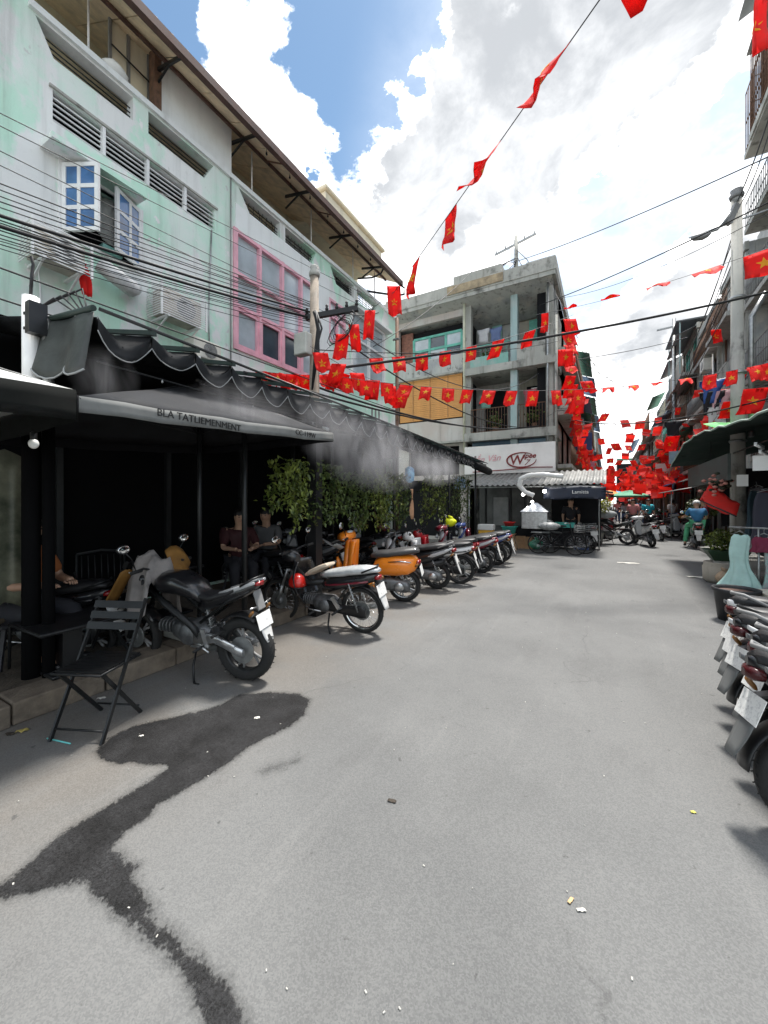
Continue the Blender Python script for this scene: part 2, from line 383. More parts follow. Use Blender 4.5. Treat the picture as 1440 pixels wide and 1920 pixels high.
# ---------------------------------------------------------------- ground, road
def road_material():
    m = bpy.data.materials.new('worn_asphalt'); m.use_nodes = True
    nt = m.node_tree; P = nt.nodes['Principled BSDF']
    pos = nt.nodes.new('ShaderNodeNewGeometry').outputs['Position']
    def noise(scale, det=6, st=(1, 1, 1), rg=.6, off=0):
        mp = nt.nodes.new('ShaderNodeMapping'); nt.links.new(pos, mp.inputs[0]); mp.inputs['Scale'].default_value = st; mp.inputs['Location'].default_value = (off, off * 1.3, 0)
        n = nt.nodes.new('ShaderNodeTexNoise'); nt.links.new(mp.outputs[0], n.inputs['Vector']); n.inputs['Scale'].default_value = scale; n.inputs['Detail'].default_value = det; n.inputs['Roughness'].default_value = rg
        return n.outputs['Fac']
    def rng(v, a, b, c=0., d=1.):
        n = nt.nodes.new('ShaderNodeMapRange'); n.interpolation_type = 'SMOOTHSTEP'; nt.links.new(v, n.inputs[0])
        for i, q in enumerate((a, b, c, d)): n.inputs[i + 1].default_value = q
        return n.outputs[0]
    def mix(f, a, b, mode='MIX'):
        n = nt.nodes.new('ShaderNodeMix'); n.data_type = 'RGBA'; n.blend_type = mode
        if isinstance(f, float): n.inputs[0].default_value = f
        else: nt.links.new(f, n.inputs[0])
        for q, i in ((a, 6), (b, 7)):
            if isinstance(q, tuple): n.inputs[i].default_value = (*q, 1)
            else: nt.links.new(q, n.inputs[i])
        return n.outputs[2]
    c = mix(rng(noise(.5, 5), .35, .65), (.117, .119, .119), (.150, .152, .151))
    c = mix(rng(noise(2.3, 7, (1, .35, 1), .65, 3), .5, .72, 0, .35), c, (.085, .085, .085))
    sx = nt.nodes.new('ShaderNodeSeparateXYZ'); nt.links.new(pos, sx.inputs[0])
    dirt = nt.nodes.new('ShaderNodeMath'); dirt.operation = 'MULTIPLY'
    nt.links.new(rng(sx.outputs[0], -1.5, -3.1, 0, .75), dirt.inputs[0]); nt.links.new(rng(noise(1.2, 7, off=7), .3, .6), dirt.inputs[1])
    c = mix(dirt.outputs[0], c, (.155, .135, .113))                       # brown dust along the edge
    c = mix(rng(noise(6, 5, off=5), .66, .74, 0, .55), c, (.06, .06, .06))
    c = mix(rng(noise(3.0, 8, (2.2, .12, 1), .7, 11), .54, .70, 0, .30), c, (.20, .20, .195))      # tyre polish along the street
    c = mix(rng(noise(14, 4, (1, 1, 1), .5, 21), .70, .75, 0, .7), c, (.045, .045, .045))          # oil drips
    cv = nt.nodes.new('ShaderNodeTexVoronoi'); cv.feature = 'DISTANCE_TO_EDGE'; cv.inputs['Scale'].default_value = .42
    ad = nt.nodes.new('ShaderNodeMixRGB'); ad.blend_type = 'ADD'; ad.inputs[0].default_value = .55
    nn = nt.nodes.new('ShaderNodeTexNoise'); nt.links.new(pos, nn.inputs['Vector']); nn.inputs['Scale'].default_value = 2.2; nn.inputs['Detail'].default_value = 8
    nt.links.new(pos, ad.inputs[1]); nt.links.new(nn.outputs['Color'], ad.inputs[2]); nt.links.new(ad.outputs[0], cv.inputs['Vector'])
    ck = nt.nodes.new('ShaderNodeMath'); ck.operation = 'MULTIPLY'; nt.links.new(rng(cv.outputs['Distance'], .0, .005, .4, 0), ck.inputs[0]); nt.links.new(rng(noise(.8, 4, off=31), .48, .6), ck.inputs[1])
    c = mix(ck.outputs[0], c, (.05, .05, .05))                                                    # hairline cracks
    vo = nt.nodes.new('ShaderNodeTexVoronoi'); nt.links.new(pos, vo.inputs['Vector']); vo.inputs['Scale'].default_value = 190
    sp = nt.nodes.new('ShaderNodeSeparateColor'); nt.links.new(vo.outputs['Color'], sp.inputs[0])
    c = mix(rng(sp.outputs[0], .0, 1., -.0, 1.), mix(.22, c, (.07, .07, .07)), mix(.2, c, (.26, .26, .25)))   # aggregate
    c = mix(rng(noise(260, 3, off=2), .66, .74, 0, .6), c, (.36, .36, .34))
    c = mix(rng(noise(120, 3, off=4), .7, .76, 0, .8), c, (.03, .03, .03))
    nt.links.new(c, P.inputs['Base Color']); P.inputs['Roughness'].default_value = .86; P.inputs['Specular IOR Level'].default_value = .35
    b_ = nt.nodes.new('ShaderNodeBump'); nt.links.new(noise(170, 5, rg=.7), b_.inputs['Height']); b_.inputs['Strength'].default_value = .5; b_.inputs['Distance'].default_value = .008
    b2 = nt.nodes.new('ShaderNodeBump'); nt.links.new(noise(3, 4), b2.inputs['Height']); b2.inputs['Strength'].default_value = .15; b2.inputs['Distance'].default_value = .05
    nt.links.new(b2.outputs[0], b_.inputs['Normal']); nt.links.new(b_.outputs[0], P.inputs['Normal'])
    return m
m_road = road_material()
g = MB()
xs = [-140, -60, -20, -8, -6, -5, -4, -3, -2, -1, 0, 1, 2, 3, 4, 6, 10, 30, 140]; ys = [-60, -20, -8, -4, -2, 0, 2, 4, 6, 8, 12, 16, 24, 40, 80, 160, 320]
g.sheet([[(x, y, 0) for x in xs] for y in ys], smooth=False)
g.build('road', m_road, kind='structure', org=(0, 0, 0))
# wet patch and runnel: outline on the ground, signed distance kept on the grid for a splashed rim
OUT = [(175, 1410), (200, 1385), (250, 1360), (320, 1345), (400, 1325), (450, 1302), (500, 1297), (560, 1300), (582, 1312), (575, 1340), (545, 1365), (500, 1385), (470, 1402), (420, 1440), (370, 1470), (300, 1510), (285, 1530), (240, 1560), (212, 1590), (262, 1622), (250, 1640), (290, 1690), (300, 1735), (330, 1745), (380, 1790), (400, 1815), (430, 1840), (470, 1920), (500, 2000), (510, 2120), (400, 2120), (395, 2000), (385, 1920), (345, 1840), (310, 1815), (305, 1790), (265, 1770), (240, 1740), (210, 1710), (170, 1680), (160, 1655), (100, 1668), (50, 1680), (0, 1690), (-60, 1705), (-60, 1670), (0, 1655), (40, 1630), (60, 1610), (100, 1570), (150, 1540), (200, 1510), (270, 1470), (310, 1440), (270, 1435), (220, 1435), (180, 1425)]
def ground(px, py):
    d = raydir(px, py); t = -EYE / d.z
    return (d.x * t, d.y * t)
OUT2 = [(480, 1448), (500, 1432), (540, 1425), (572, 1418), (560, 1432), (520, 1446), (495, 1455)]
def wet_patch(out, name, label, mat, step, spread):
    poly = np.array([ground(*p) for p in out])
    x0, y0 = poly.min(0) - .15; x1, y1 = poly.max(0) + .15
    nx, ny = int((x1 - x0) / step) + 2, int((y1 - y0) / step) + 2
    X, Y = np.meshgrid(x0 + np.arange(nx) * step, y0 + np.arange(ny) * step)
    P_ = np.stack([X.ravel(), Y.ravel()], 1)
    dist = np.full(len(P_), 9.); inside = np.zeros(len(P_), bool)
    for i in range(len(poly)):
        a, b = poly[i], poly[(i + 1) % len(poly)]
        ab = b - a; t = np.clip(((P_ - a) @ ab) / (ab @ ab), 0, 1)
        dist = np.minimum(dist, np.hypot(*(P_ - a - t[:, None] * ab).T))
        c = ((a[1] > P_[:, 1]) != (b[1] > P_[:, 1])) & (P_[:, 0] < (b[0] - a[0]) * (P_[:, 1] - a[1]) / (b[1] - a[1] + 1e-12) + a[0])
        inside ^= c
    s = np.where(inside, dist, -dist)
    keep = s.reshape(ny, nx) > -spread * 1.6
    idx = -np.ones(len(P_), int); fs = []; 
    for j in range(ny - 1):
        for i in range(nx - 1):
            if keep[j:j + 2, i:i + 2].any(): fs.append((j * nx + i, j * nx + i + 1, (j + 1) * nx + i + 1, (j + 1) * nx + i))
    used = np.unique(np.array(fs)); idx[used] = np.arange(len(used))
    me = bpy.data.meshes.new(name)
    me.from_pydata([(P_[k, 0], P_[k, 1], .004) for k in used], [], [tuple(int(idx[q]) for q in f) for f in fs])
    at = me.attributes.new('depth_in', 'FLOAT', 'POINT'); at.data.foreach_set('value', s[used].astype(np.float32))
    me.materials.append(mat)
    o = bpy.data.objects.new(name, me); COL.objects.link(o)
    return tag(o, label, 'water stain')
def wet_material(name, lo, hi, amp, col, rough):
    m = bpy.data.materials.new(name); m.use_nodes = True; nt = m.node_tree; P = nt.nodes['Principled BSDF']; P.inputs['Coat Weight'].default_value = .12; P.inputs['Coat Roughness'].default_value = .25
    at = nt.nodes.new('ShaderNodeAttribute'); at.attribute_name = 'depth_in'
    pos = nt.nodes.new('ShaderNodeNewGeometry').outputs['Position']
    def noise(s, d=8, rg=.65):
        n = nt.nodes.new('ShaderNodeTexNoise'); nt.links.new(pos, n.inputs['Vector']); n.inputs['Scale'].default_value = s; n.inputs['Detail'].default_value = d; n.inputs['Roughness'].default_value = rg
        return n.outputs['Fac']
    def mth(op, a, b):
        n = nt.nodes.new('ShaderNodeMath'); n.operation = op
        for i, q in enumerate((a, b)):
            if isinstance(q, float): n.inputs[i].default_value = q
            else: nt.links.new(q, n.inputs[i])
        return n.outputs[0]
    v = mth('ADD', at.outputs['Fac'], mth('MULTIPLY', mth('SUBTRACT', noise(8, 9, .72), .5), amp))
    v = mth('ADD', v, mth('MULTIPLY', mth('SUBTRACT', noise(90, 4), .5), amp * .7))
    r = nt.nodes.new('ShaderNodeMapRange'); r.interpolation_type = 'SMOOTHSTEP'; nt.links.new(v, r.inputs[0]); r.inputs[1].default_value = lo; r.inputs[2].default_value = hi; r.inputs[4].default_value = .93
    r2 = nt.nodes.new('ShaderNodeMapRange'); r2.interpolation_type = 'SMOOTHSTEP'; nt.links.new(v, r2.inputs[0]); r2.inputs[1].default_value = lo - .035; r2.inputs[2].default_value = hi; r2.inputs[4].default_value = .3
    nt.links.new(mth('MAXIMUM', r.outputs[0], r2.outputs[0]), P.inputs['Alpha'])
    cr = nt.nodes.new('ShaderNodeValToRGB'); nt.links.new(noise(120, 4), cr.inputs[0])
    cr.color_ramp.elements[0].position = .35; cr.color_ramp.elements[0].color = (*[c * .6 for c in col], 1); cr.color_ramp.elements[1].position = .72; cr.color_ramp.elements[1].color = (*[c * 4 for c in col], 1)  # paler specks in the colour imitate glints on the water
    vr = nt.nodes.new('ShaderNodeMapRange'); nt.links.new(noise(4.5, 6), vr.inputs[0]); vr.inputs[1].default_value = .35; vr.inputs[2].default_value = .7; vr.inputs[3].default_value = .55; vr.inputs[4].default_value = 1.7
    vx = nt.nodes.new('ShaderNodeVectorMath'); vx.operation = 'SCALE'; nt.links.new(cr.outputs[0], vx.inputs[0]); nt.links.new(vr.outputs[0], vx.inputs['Scale'])
    nt.links.new(vx.outputs[0], P.inputs['Base Color']); P.inputs['Roughness'].default_value = rough; P.inputs['Specular IOR Level'].default_value = .2
    b_ = nt.nodes.new('ShaderNodeBump'); nt.links.new(noise(170, 5), b_.inputs['Height']); b_.inputs['Strength'].default_value = .6; b_.inputs['Distance'].default_value = .008
    nt.links.new(b_.outputs[0], P.inputs['Normal'])
    return m
wet_patch(OUT, 'wet_patch', 'long dark wet patch on the asphalt with a runnel towards the viewer', wet_material('wet_asphalt', .000, .032, .12, (.009, .009, .0095), .5), .015, .05)
wet_patch(OUT2, 'wet_patch', 'small faint damp smear beside the long wet patch', wet_material('damp_asphalt', -.02, .09, .12, (.055, .055, .055), .7), .015, .05)
# raised café platform behind a stone kerb
pf = MB().box(-5.95, -3.98, -3, 11.2, 0, .155)
plat = pf.build('pavement', M('platform_dirt', (.075, .06, .045), .95, var=.4, vsc=7, bump=.5, bsc=40), kind='structure', org=(-5, 4, 0))
m_kerb = M('kerb_stone', (.16, .13, .10), .85, var=.3, vsc=8, bump=.4, bsc=50)
y = -2.6; i = 0
while y < 11:
    l = .62 + R.uniform(-.03, .03)
    k = MB().box(-3.97 + R.uniform(-.006, .006), -3.66 + R.uniform(-.012, .012), y, y + l - .012, 0, .165 + R.uniform(-.006, .006))
    k.build('kerb_stone', m_kerb, plat, bevel=.012); y += l
# right-hand pavement strip under the stalls and pavements further down the street
MB().box(2.6, 4.6, 5, 18, 0, .12).build('pavement', m_conc, kind='structure', org=(3.5, 10, 0), bevel=.02)
MB().box(3.3, 4.3, 18.4, 150, 0, .12).build('pavement', m_conc, kind='structure', org=(3.9, 40, 0), bevel=.02)
MB().box(-1.75, -1.0, 16, 150, 0, .12).build('pavement', m_conc, kind='structure', org=(-1.4, 40, 0), bevel=.02)
# litter
def litter(px, py, name, label, cat, dims, rz, mat, grp=None):
    x, y = ground(px, py)
    Mx = Matrix.Translation((x, y, .003)) @ Matrix.Rotation(rz, 4, 'Z')
    a, b, h = dims; n = 5
    gr = [[Mx @ Vector(((i / (n - 1) - .5) * a, (j / 3 - .5) * b, h * (.3 + math.sin(i * 2.1 + j) * .3 + .4 * (i % 2)))) for i in range(n)] for j in range(4)]
    return MB().sheet(gr, .0015).build(name, mat, label=label, cat=cat, group=grp)
m_paper = M('paper_scrap', (.7, .68, .62), .8); m_straw = M('teal_straw', (.16, .6, .58), .4); m_dry = M('dry_leaf', (.42, .28, .1), .8); m_dkl = M('dark_leaf', (.05, .04, .03), .8)
x, y = ground(88, 1386); x2, y2 = ground(132, 1396)
MB().tube([(x, y, .006), (x2, y2, .006)], .0045, 8).build('drinking_straw', m_straw, label='teal drinking straw lying on the road below the black folding chair', cat='straw')
litter(42, 1372, 'banana_peel', 'yellowish peel lying on the road by the kerb', 'peel', (.07, .035, .018), .9, M('yellow_peel', (.5, .4, .12), .6))
litter(18, 1378, 'leaf_scrap', 'dark crumpled scrap on the road by the kerb, left of the yellow peel', 'litter', (.06, .03, .015), .3, m_dkl)
litter(1070, 1690, 'cigarette_butt', 'cigarette butt with orange filter on the open asphalt', 'litter', (.035, .012, .007), 1.2, M('butt_orange', (.55, .38, .2), .8))
litter(1090, 1708, 'paper_scrap', 'small white paper scrap beside the cigarette butt', 'litter', (.035, .012, .006), .5, m_paper)
litter(1300, 1524, 'leaf_scrap', 'tiny yellow leaf on the road near the right-hand scooters', 'litter', (.025, .014, .006), .4, M('yellow_leaf', (.6, .55, .1), .7))
litter(735, 1503, 'leaf_scrap', 'small dark leaf in the middle of the road', 'litter', (.045, .022, .006), .2, m_dkl)
litter(1178, 1056, 'paper_scrap', 'long white paper strip flat on the road ahead', 'litter', (.5, .12, .012), .1, m_paper)
litter(1312, 1083, 'paper_scrap', 'white sheet on the road left of the stone pot', 'litter', (.45, .14, .02), .2, m_paper)
litter(482, 1347, 'paper_scrap', 'white scrap in the wet patch, right lobe', 'litter', (.04, .025, .008), .7, m_paper)
litter(265, 1381, 'paper_scrap', 'white scrap in the wet patch, left lobe', 'litter', (.03, .015, .008), .7, m_paper)
litter(190, 1310, 'paper_scrap', 'white scrap on the road under the black folding chair', 'litter', (.06, .03, .01), .7, m_paper)
SP = MB()
for i in range(240):
    y_ = .6 + 13 * R.random() ** 1.6; x_ = R.uniform(-3.2, 2.6) ; s_ = R.uniform(.002, .006); a = R.uniform(0, 3)
    SP.cbox((x_, y_, .003), (s_ * 2, s_, .004), Matrix.Rotation(a, 4, 'Z'))
SP.build('grit', M('pale_grit', (.4, .39, .36), .9), label='pale grit scattered over the asphalt', cat='grit', kind='stuff', org=(0, 0, 0))
# ---------------------------------------------------------------- green building on the left
FX = -6.0
gb = thing('apartment_building', 'mint green building with peeling paint, louvred vents and roofed terrace', 'building', (FX, 4, 0))
fw = lambda y, z, d: (FX - d, y, z)
holes = [[(2.19, 6.34), (4.5, 6.34), (4.5, 6.73), (2.19, 6.73)], [(2.28, 5.0), (3.23, 5.0), (3.23, 5.86), (2.28, 5.86)],
         [(2.2, 7.12), (3.14, 7.14), (3.14, 7.47), (2.02, 7.47)], [(3.36, 7.13), (4.3, 7.13), (4.48, 7.47), (3.36, 7.47)],
         [(5.3, 7.12), (6.08, 7.12), (6.08, 7.47), (5.02, 7.47)], [(6.24, 7.12), (7.08, 7.12), (7.25, 7.47), (6.24, 7.47)],
         [(8.05, 7.12), (8.85, 7.12), (8.85, 7.47), (7.8, 7.47)], [(9.0, 7.12), (9.9, 7.12), (10.1, 7.47), (9.0, 7.47)],
         [(4.93, 4.45), (7.25, 4.45), (7.25, 6.62), (4.93, 6.62)], [(7.75, 5.6), (8.4, 5.6), (8.4, 6.62), (7.75, 6.62)], [(8.75, 5.0), (10.5, 5.0), (10.5, 6.75), (8.75, 6.75)],
         [(-1.4, .18), (10.9, .18), (10.9, 3.05), (-1.4, 3.05)]]
outer = [(-2.2, 0), (11.3, 0), (11.3, 7.56), (1.95, 7.56), (1.95, 9.4), (-2.2, 9.4)]
mw = MB().poly_holes(outer, holes, fw, .16)
wl = mw.build('wall', m_green, gb)
# whiter bay with the pink window, standing a hand proud of the wall: pilasters and bands
MB().box(FX - .01, FX + .035, 7.3, 7.72, 3.1, 7.1).build('pilaster', m_white, gb)
MB().box(FX - .01, FX + .03, 4.93, 7.25, 6.66, 7.12).build('lintel_band', m_white, gb)
for a, b in ((1.95, 11.3),): MB().box(FX - .2, FX + .05, a, b, 7.5, 7.585).build('parapet_cap', m_white, gb)
MB().box(FX - .62, FX - .58, 1.98, 10.4, 6.99, 7.5).build('terrace_screen', m_dark, gb)  # black board added so the parapet openings read as shade
MB().box(FX - .01, FX + .03, -2.2, 11.3, 2.95, 3.72).build('cafe_fascia', m_dark, gb)  # black strip added for the shade under the awning
# end wall towards the side street, floors, back
MB().box(FX - 5, FX - .17, 11.18, 11.3, 0, 7.5).build('end_wall', m_green, gb)
MB().box(FX - 5, FX - .17, -2.2, 11.15, 6.85, 6.98).build('terrace_floor', m_conc, gb)
MB().box(FX - 5, FX - .17, -2.2, 11.15, 3.2, 3.3).build('floor_slab', m_conc, gb)
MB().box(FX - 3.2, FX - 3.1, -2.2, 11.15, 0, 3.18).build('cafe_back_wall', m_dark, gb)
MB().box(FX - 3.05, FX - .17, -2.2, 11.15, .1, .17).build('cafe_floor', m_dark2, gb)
bw = MB().box(FX - 1.5, FX - 1.4, 1.0, 11.15, 6.99, 9.2); bw.build('terrace_back_wall', m_cream, gb)
MB().box(FX - 1.39, FX - 1.36, 1.6, 3.15, 6.99, 8.35).build('terrace_opening', m_dark2, gb)
MB().box(FX - 1.39, FX - 1.36, 5.0, 6.2, 6.99, 8.1).build('shutter', M('brown_shutter', (.10, .075, .06), .7, var=.3, vsc=3, stretch=(1, 20, 1)), gb)
MB().box(FX - 1.39, FX - 1.36, 6.9, 8.3, 6.99, 8.3).build('shutter', M('grey_corrugated_shutter', (.2, .19, .18), .6, var=.4, vsc=3, stretch=(1, 24, 1)), gb)
MB().box(FX - 1.0, FX - .96, 7.2, 9.3, 7.6, 8.5).build('screen_board', M('grey_board', (.4, .41, .42), .7), gb)
MB().box(FX - 1.39, FX - 1.36, 8.6, 10.6, 6.99, 8.6).build('terrace_opening', m_dark2, gb)
# white boarded bay and cream framed bay on the terrace
MB().box(FX - .06, FX - .015, 3.56, 4.87, 7.6, 8.62).build('white_panel', m_white, gb)
MB().box(FX - .3, FX - .26, 2.95, 3.5, 7.6, 8.75).build('cream_panel', m_cream, gb)
for y in (2.95, 3.2, 3.5): MB().box(FX - .26, FX - .22, y - .018, y + .018, 7.6, 8.75).build('panel_post', m_greyp, gb)
MB().tube([(FX - .2, 2.95, 8.18), (FX - .2, 3.55, 8.12)], .012, 6).build('panel_rail', m_blkmetal, gb)
MB().box(FX - .12, FX + .02, 3.44, 3.55, 7.6, 8.5).build('bay_post', m_rust, gb)
for y in (2.62, 5.42, 7.2, 8.95, 10.1): MB().tube([(FX - .1, y, 7.58), (FX - .1, y, 8.62)], .014, 6).build('terrace_post', m_whitef, gb)
# roof: boards under a sheet, gutter, brackets
ro = MB(); n = 60
gr = []
for i in range(2):
    x, z = ((FX + .62, 8.24), (FX - 2.2, 9.66))[i]
    gr.append([(x, 1.2 + (10.45 - 1.2) * k / (n * 2), z + .018 * math.sin(k * PI / 1.5)) for k in range(n * 2 + 1)])
roof = ro.sheet(gr, .012).build('roof', M('roof_sheet', (.42, .36, .30), .7, var=.25, vsc=4), gb)
sl = (9.6 - 8.15) / 2.8
bd = None; y = 1.25
while y < 10.4:
    if bd is None:
        q = MB()
        vs_ = [(FX + .56, 0, 8.16), (FX + .56, .56, 8.16), (FX - 1.4, .56, 8.16 + sl * 1.96), (FX - 1.4, 0, 8.16 + sl * 1.96)]
        q.add(vs_ + [(a, b, c + .02) for a, b, c in vs_], [(0, 1, 2, 3), (7, 6, 5, 4), (0, 4, 5, 1), (1, 5, 6, 2), (2, 6, 7, 3), (3, 7, 4, 0)])
        bd = q.build('soffit_board', m_tan, roof); bd.data.transform(Matrix.Translation((0, y, 0)) @ Matrix.Translation((0, 0, 0))); y0_ = y; o = bd
    else:
        o = bd.copy(); COL.objects.link(o); o.location = (0, y - y0_, R.uniform(-.006, .006))
    y += .58
MB().box(FX + .56, FX + .66, 1.2, 10.5, 8.07, 8.2).build('gutter', m_brown, roof)
MB().box(FX + .1, FX + .14, 1.3, 10.4, 8.31, 8.36).build('purlin', m_brown, roof)
for y in (3.5, 4.9, 6.35, 7.9, 9.4):
    b = MB().beam((FX - .1, y, 8.24), (FX + .58, y, 8.09), .035, .05); b.beam((FX - .1, y, 7.98), (FX + .3, y, 8.14), .025, .03)
    b.build('bracket', m_blkmetal, gb)
for y in (5.55, 7.1): MB().beam((FX + .1, y, 8.33), (FX + .62, y + .05, 8.07), .02, .02).build('bracket', m_rust, gb)
MB().tube([(FX, 9.5, 7.62), (FX + .4, 9.75, 7.56), (FX + .66, 10.1, 7.6), (FX + .74, 10.4, 7.75), (FX + .72, 10.48, 7.98), (FX + .6, 10.45, 8.08)], .03, 8).build('curved_frame', m_blkmetal, gb)
MB().tube([(FX - .1, 9.2, 7.86), (FX + .3, 9.3, 7.82), (FX + .5, 9.45, 7.95), (FX + .55, 9.5, 8.1)], .024, 8).build('curved_frame', m_blkmetal, gb)
rb = MB().box(FX - 1.9, FX - .22, 7.9, 10.75, 8.95, 9.5); rb.box(FX - 1.9, FX - .14, 7.82, 10.83, 9.5, 9.6); rb.box(FX - 1.9, FX - .18, 7.86, 10.79, 8.9, 8.97)
rb.build('rooftop_parapet', m_cream, gb, bevel=.03)
# pendant bulbs under the eaves
pb = None
for i in range(16):
    y = 5.0 + i * .31; x = FX + (.42 if i % 2 else .16); z = 8.17 + (FX + .56 - x) * sl
    q = MB().tube([(x, y, z), (x, y, z - .06)], .004, 5); q.lathe([(.004, z - .06), (.014, z - .07), (.014, z - .09)], 8, Matrix.Translation((x, y, 0)))
    q.ball((x, y, z - .105), (.02, .02, .026), 8, 6)
    q.build('pendant_bulb', m_blkmetal, label='small unlit bulb hanging under the brown roof eaves', cat='bulb', group='bulbs under the terrace roof')
# louvre strip
for a, b in ((2.19, 2.74), (2.78, 3.33), (3.37, 3.93), (3.97, 4.5)):
    for z in (6.385, 6.455, 6.525, 6.595, 6.665):
        MB().cbox((FX - .05, (a + b) / 2, z), (.055, b - a, .014), Matrix.Rotation(.45, 4, 'Y')).build('louvre_slat', m_whitef, gb)
for y in (2.76, 3.35, 3.95): MB().box(FX - .06, FX + .012, y - .02, y + .02, 6.34, 6.73).build('louvre_mullion', m_whitef, gb)
MB().box(FX - .9, FX - .165, 2.1, 4.6, 6.2, 6.84).build('louvre_void', m_dark, gb)
MB().box(FX - .02, FX + .03, 2.15, 4.55, 6.735, 6.765).build('louvre_hood', m_conc, gb)
# terrace openings: rails
for a, b in ((2.05, 3.14), (3.36, 4.45), (5.05, 6.08), (6.24, 7.22), (7.85, 8.85), (9.0, 10.05)):
    r_ = MB()
    for z in (7.23, 7.29, 7.36): r_.tube([(FX - .08, a, z), (FX - .08, b, z)], .009, 6)
    if a > 5:
        for k in range(9):
            y = a + (b - a) * (k + .5) / 9; r_.tube([(FX - .08, y, 7.18), (FX - .08, y + .05 * math.sin(k * 2), 7.3), (FX - .08, y, 7.42)], .006, 5)
    r_.build('terrace_rail', m_blkmetal, gb)
# casement window, leaves ajar, blue panes
wd = MB()
for z0, z1 in ((4.96, 5.0), (5.86, 5.9)): wd.box(FX - .06, FX + .03, 2.24, 3.27, z0, z1)
for y0, y1 in ((2.24, 2.28), (3.23, 3.27)): wd.box(FX - .06, FX + .03, y0, y1, 5.0, 5.86)
wn_ = wd.build('window', m_whitef, gb)
MB().box(FX - 1.2, FX - .165, 2.0, 3.5, 4.8, 6.0).build('window_void', m_dark, wn_)
def leaf(hy, sgn, ang):
    T = Matrix.Translation((FX + .035, hy, 5.0)) @ Matrix.Rotation(-ang * sgn, 4, 'Z')
    L_ = .47
    fr = MB(); gl = []
    def bx(a, b, z0, z1, th=.035): fr.box(-th / 2, th / 2, min(a * sgn, b * sgn), max(a * sgn, b * sgn), z0, z1, T)
    for a, b in ((0, .05), (L_ * .42, L_ * .42 + .04), (L_ - .05, L_)): bx(a, b, 0, .86)
    for z in (0, .27, .54, .81): bx(.05, L_ * .42, z, z + .05, .03); bx(L_ * .42 + .04, L_ - .05, z, z + .05, .03)
    f = fr.build('casement_leaf', m_whitef, gb)
    for a, b in ((.05, L_ * .42), (L_ * .42 + .04, L_ - .05)):
        for z in (.05, .32, .59):
            MB().box(-.004, .004, min(a * sgn, b * sgn), max(a * sgn, b * sgn), z, z + .22, T).build('pane', m_bluegl, f)
leaf(2.28, 1, math.radians(62)); leaf(3.23, -1, math.radians(24))
cu = MB(); cu.sheet([[(FX - .1 - .03 * math.sin(k * 1.9), 2.6 + k * .05, 5.84 - j * .12 - .04 * k * j / 6) for k in range(9)] for j in range(5)], .004)
cu.build('curtain', M('pale_curtain', (.5, .5, .48), .9), wn_)
MB().box(FX - .02, FX + .1, 2.7, 2.95, 5.0, 5.08).build('sill_box', M('teal_box', (.2, .42, .38), .6), wn_)
cp = MB(); cp.add([(FX, 2.06, 5.90), (FX, 3.16, 5.90), (FX + .34, 3.16, 5.885), (FX + .34, 2.06, 5.885), (FX, 2.06, 5.99), (FX, 3.16, 5.99), (FX + .34, 3.16, 5.95), (FX + .34, 2.06, 5.95)],
                  [(0, 1, 2, 3), (4, 7, 6, 5), (0, 3, 7, 4), (1, 5, 6, 2), (2, 6, 7, 3), (0, 4, 5, 1)])
cp.build('window_canopy', m_green, gb)
# tall pink window grid
pk = MB(); ys = [4.93, 5.52, 6.14, 6.72, 7.25]; zs = [4.45, 5.25, 5.85, 6.62]
for y in ys: pk.box(FX - .06, FX + .04, y - (.045 if y in (4.93, 7.25) else .03), y + (.045 if y in (4.93, 7.25) else .03), 4.42, 6.66)
for z in zs: pk.box(FX - .055, FX + .035, 4.93, 7.25, z - .03, z + .03)
pw = pk.build('pink_window', m_pink, gb)
for i in range(4):
    for j in range(3):
        q = MB(); a, b, c, d_ = ys[i] + .03, ys[i + 1] - .03, zs[j] + .03, zs[j + 1] - .03
        if j == 0:
            for u0, u1, v0, v1 in ((a, b, c, c + .06), (a, b, d_ - .06, d_), (a, a + .05, c + .06, d_ - .06), (b - .05, b, c + .06, d_ - .06)): q.box(FX - .03, FX + .015, u0, u1, v0, v1)
            q.build('sash', m_pink, pw); q = MB()
        q.box(FX - .05, FX - .042, a, b, c, d_).build('pane', m_glass if j or i in (0, 3) else m_glass_d, pw)
MB().box(FX - .9, FX - .165, 4.8, 7.4, 4.3, 6.8).build('room_void', M('pale_blind', (.42, .47, .5), .8, var=.2, vsc=3, stretch=(1, 1, 8)), pw)
# two windows beyond the pole
for (a, b, c, d_), fm in (((7.75, 8.4, 5.6, 6.62), m_pink), ((8.75, 10.5, 5.0, 6.75), m_whitef)):
    q = MB()
    for y in (a, (a + b) / 2, b): q.box(FX - .06, FX + .03, y - .03, y + .03, c, d_)
    for z in (c, c + (d_ - c) * .6, d_): q.box(FX - .055, FX + .025, a, b, z - .03, z + .03)
    f = q.build('window', fm, gb)
    MB().box(FX - .05, FX - .042, a, b, c, d_).build('pane', m_glass, f)
    MB().box(FX - .9, FX - .165, a - .1, b + .1, c - .1, d_ + .1).build('window_void', m_dark2, f)
MB().box(FX - .01, FX + .2, 8.6, 10.7, 6.8, 6.88).build('window_canopy', m_white, gb)
for k in range(3): MB().box(FX - .02, FX + .01, 9.75 + k * .2, 9.83 + k * .2, 4.0, 4.32).build('vent_slot', m_greyp, gb)
MB().tube([(FX + .03, 4.82, 7.5), (FX + .03, 4.82, 3.2)], .012, 6).build('drain_pipe', m_greyp, gb)
MB().tube([(FX + .03, 4.42, 6.3), (FX + .04, 4.38, 5.6), (FX + .03, 4.36, 4.8), (FX + .03, 4.4, 3.4)], .014, 6).build('drain_pipe', m_steel, gb)
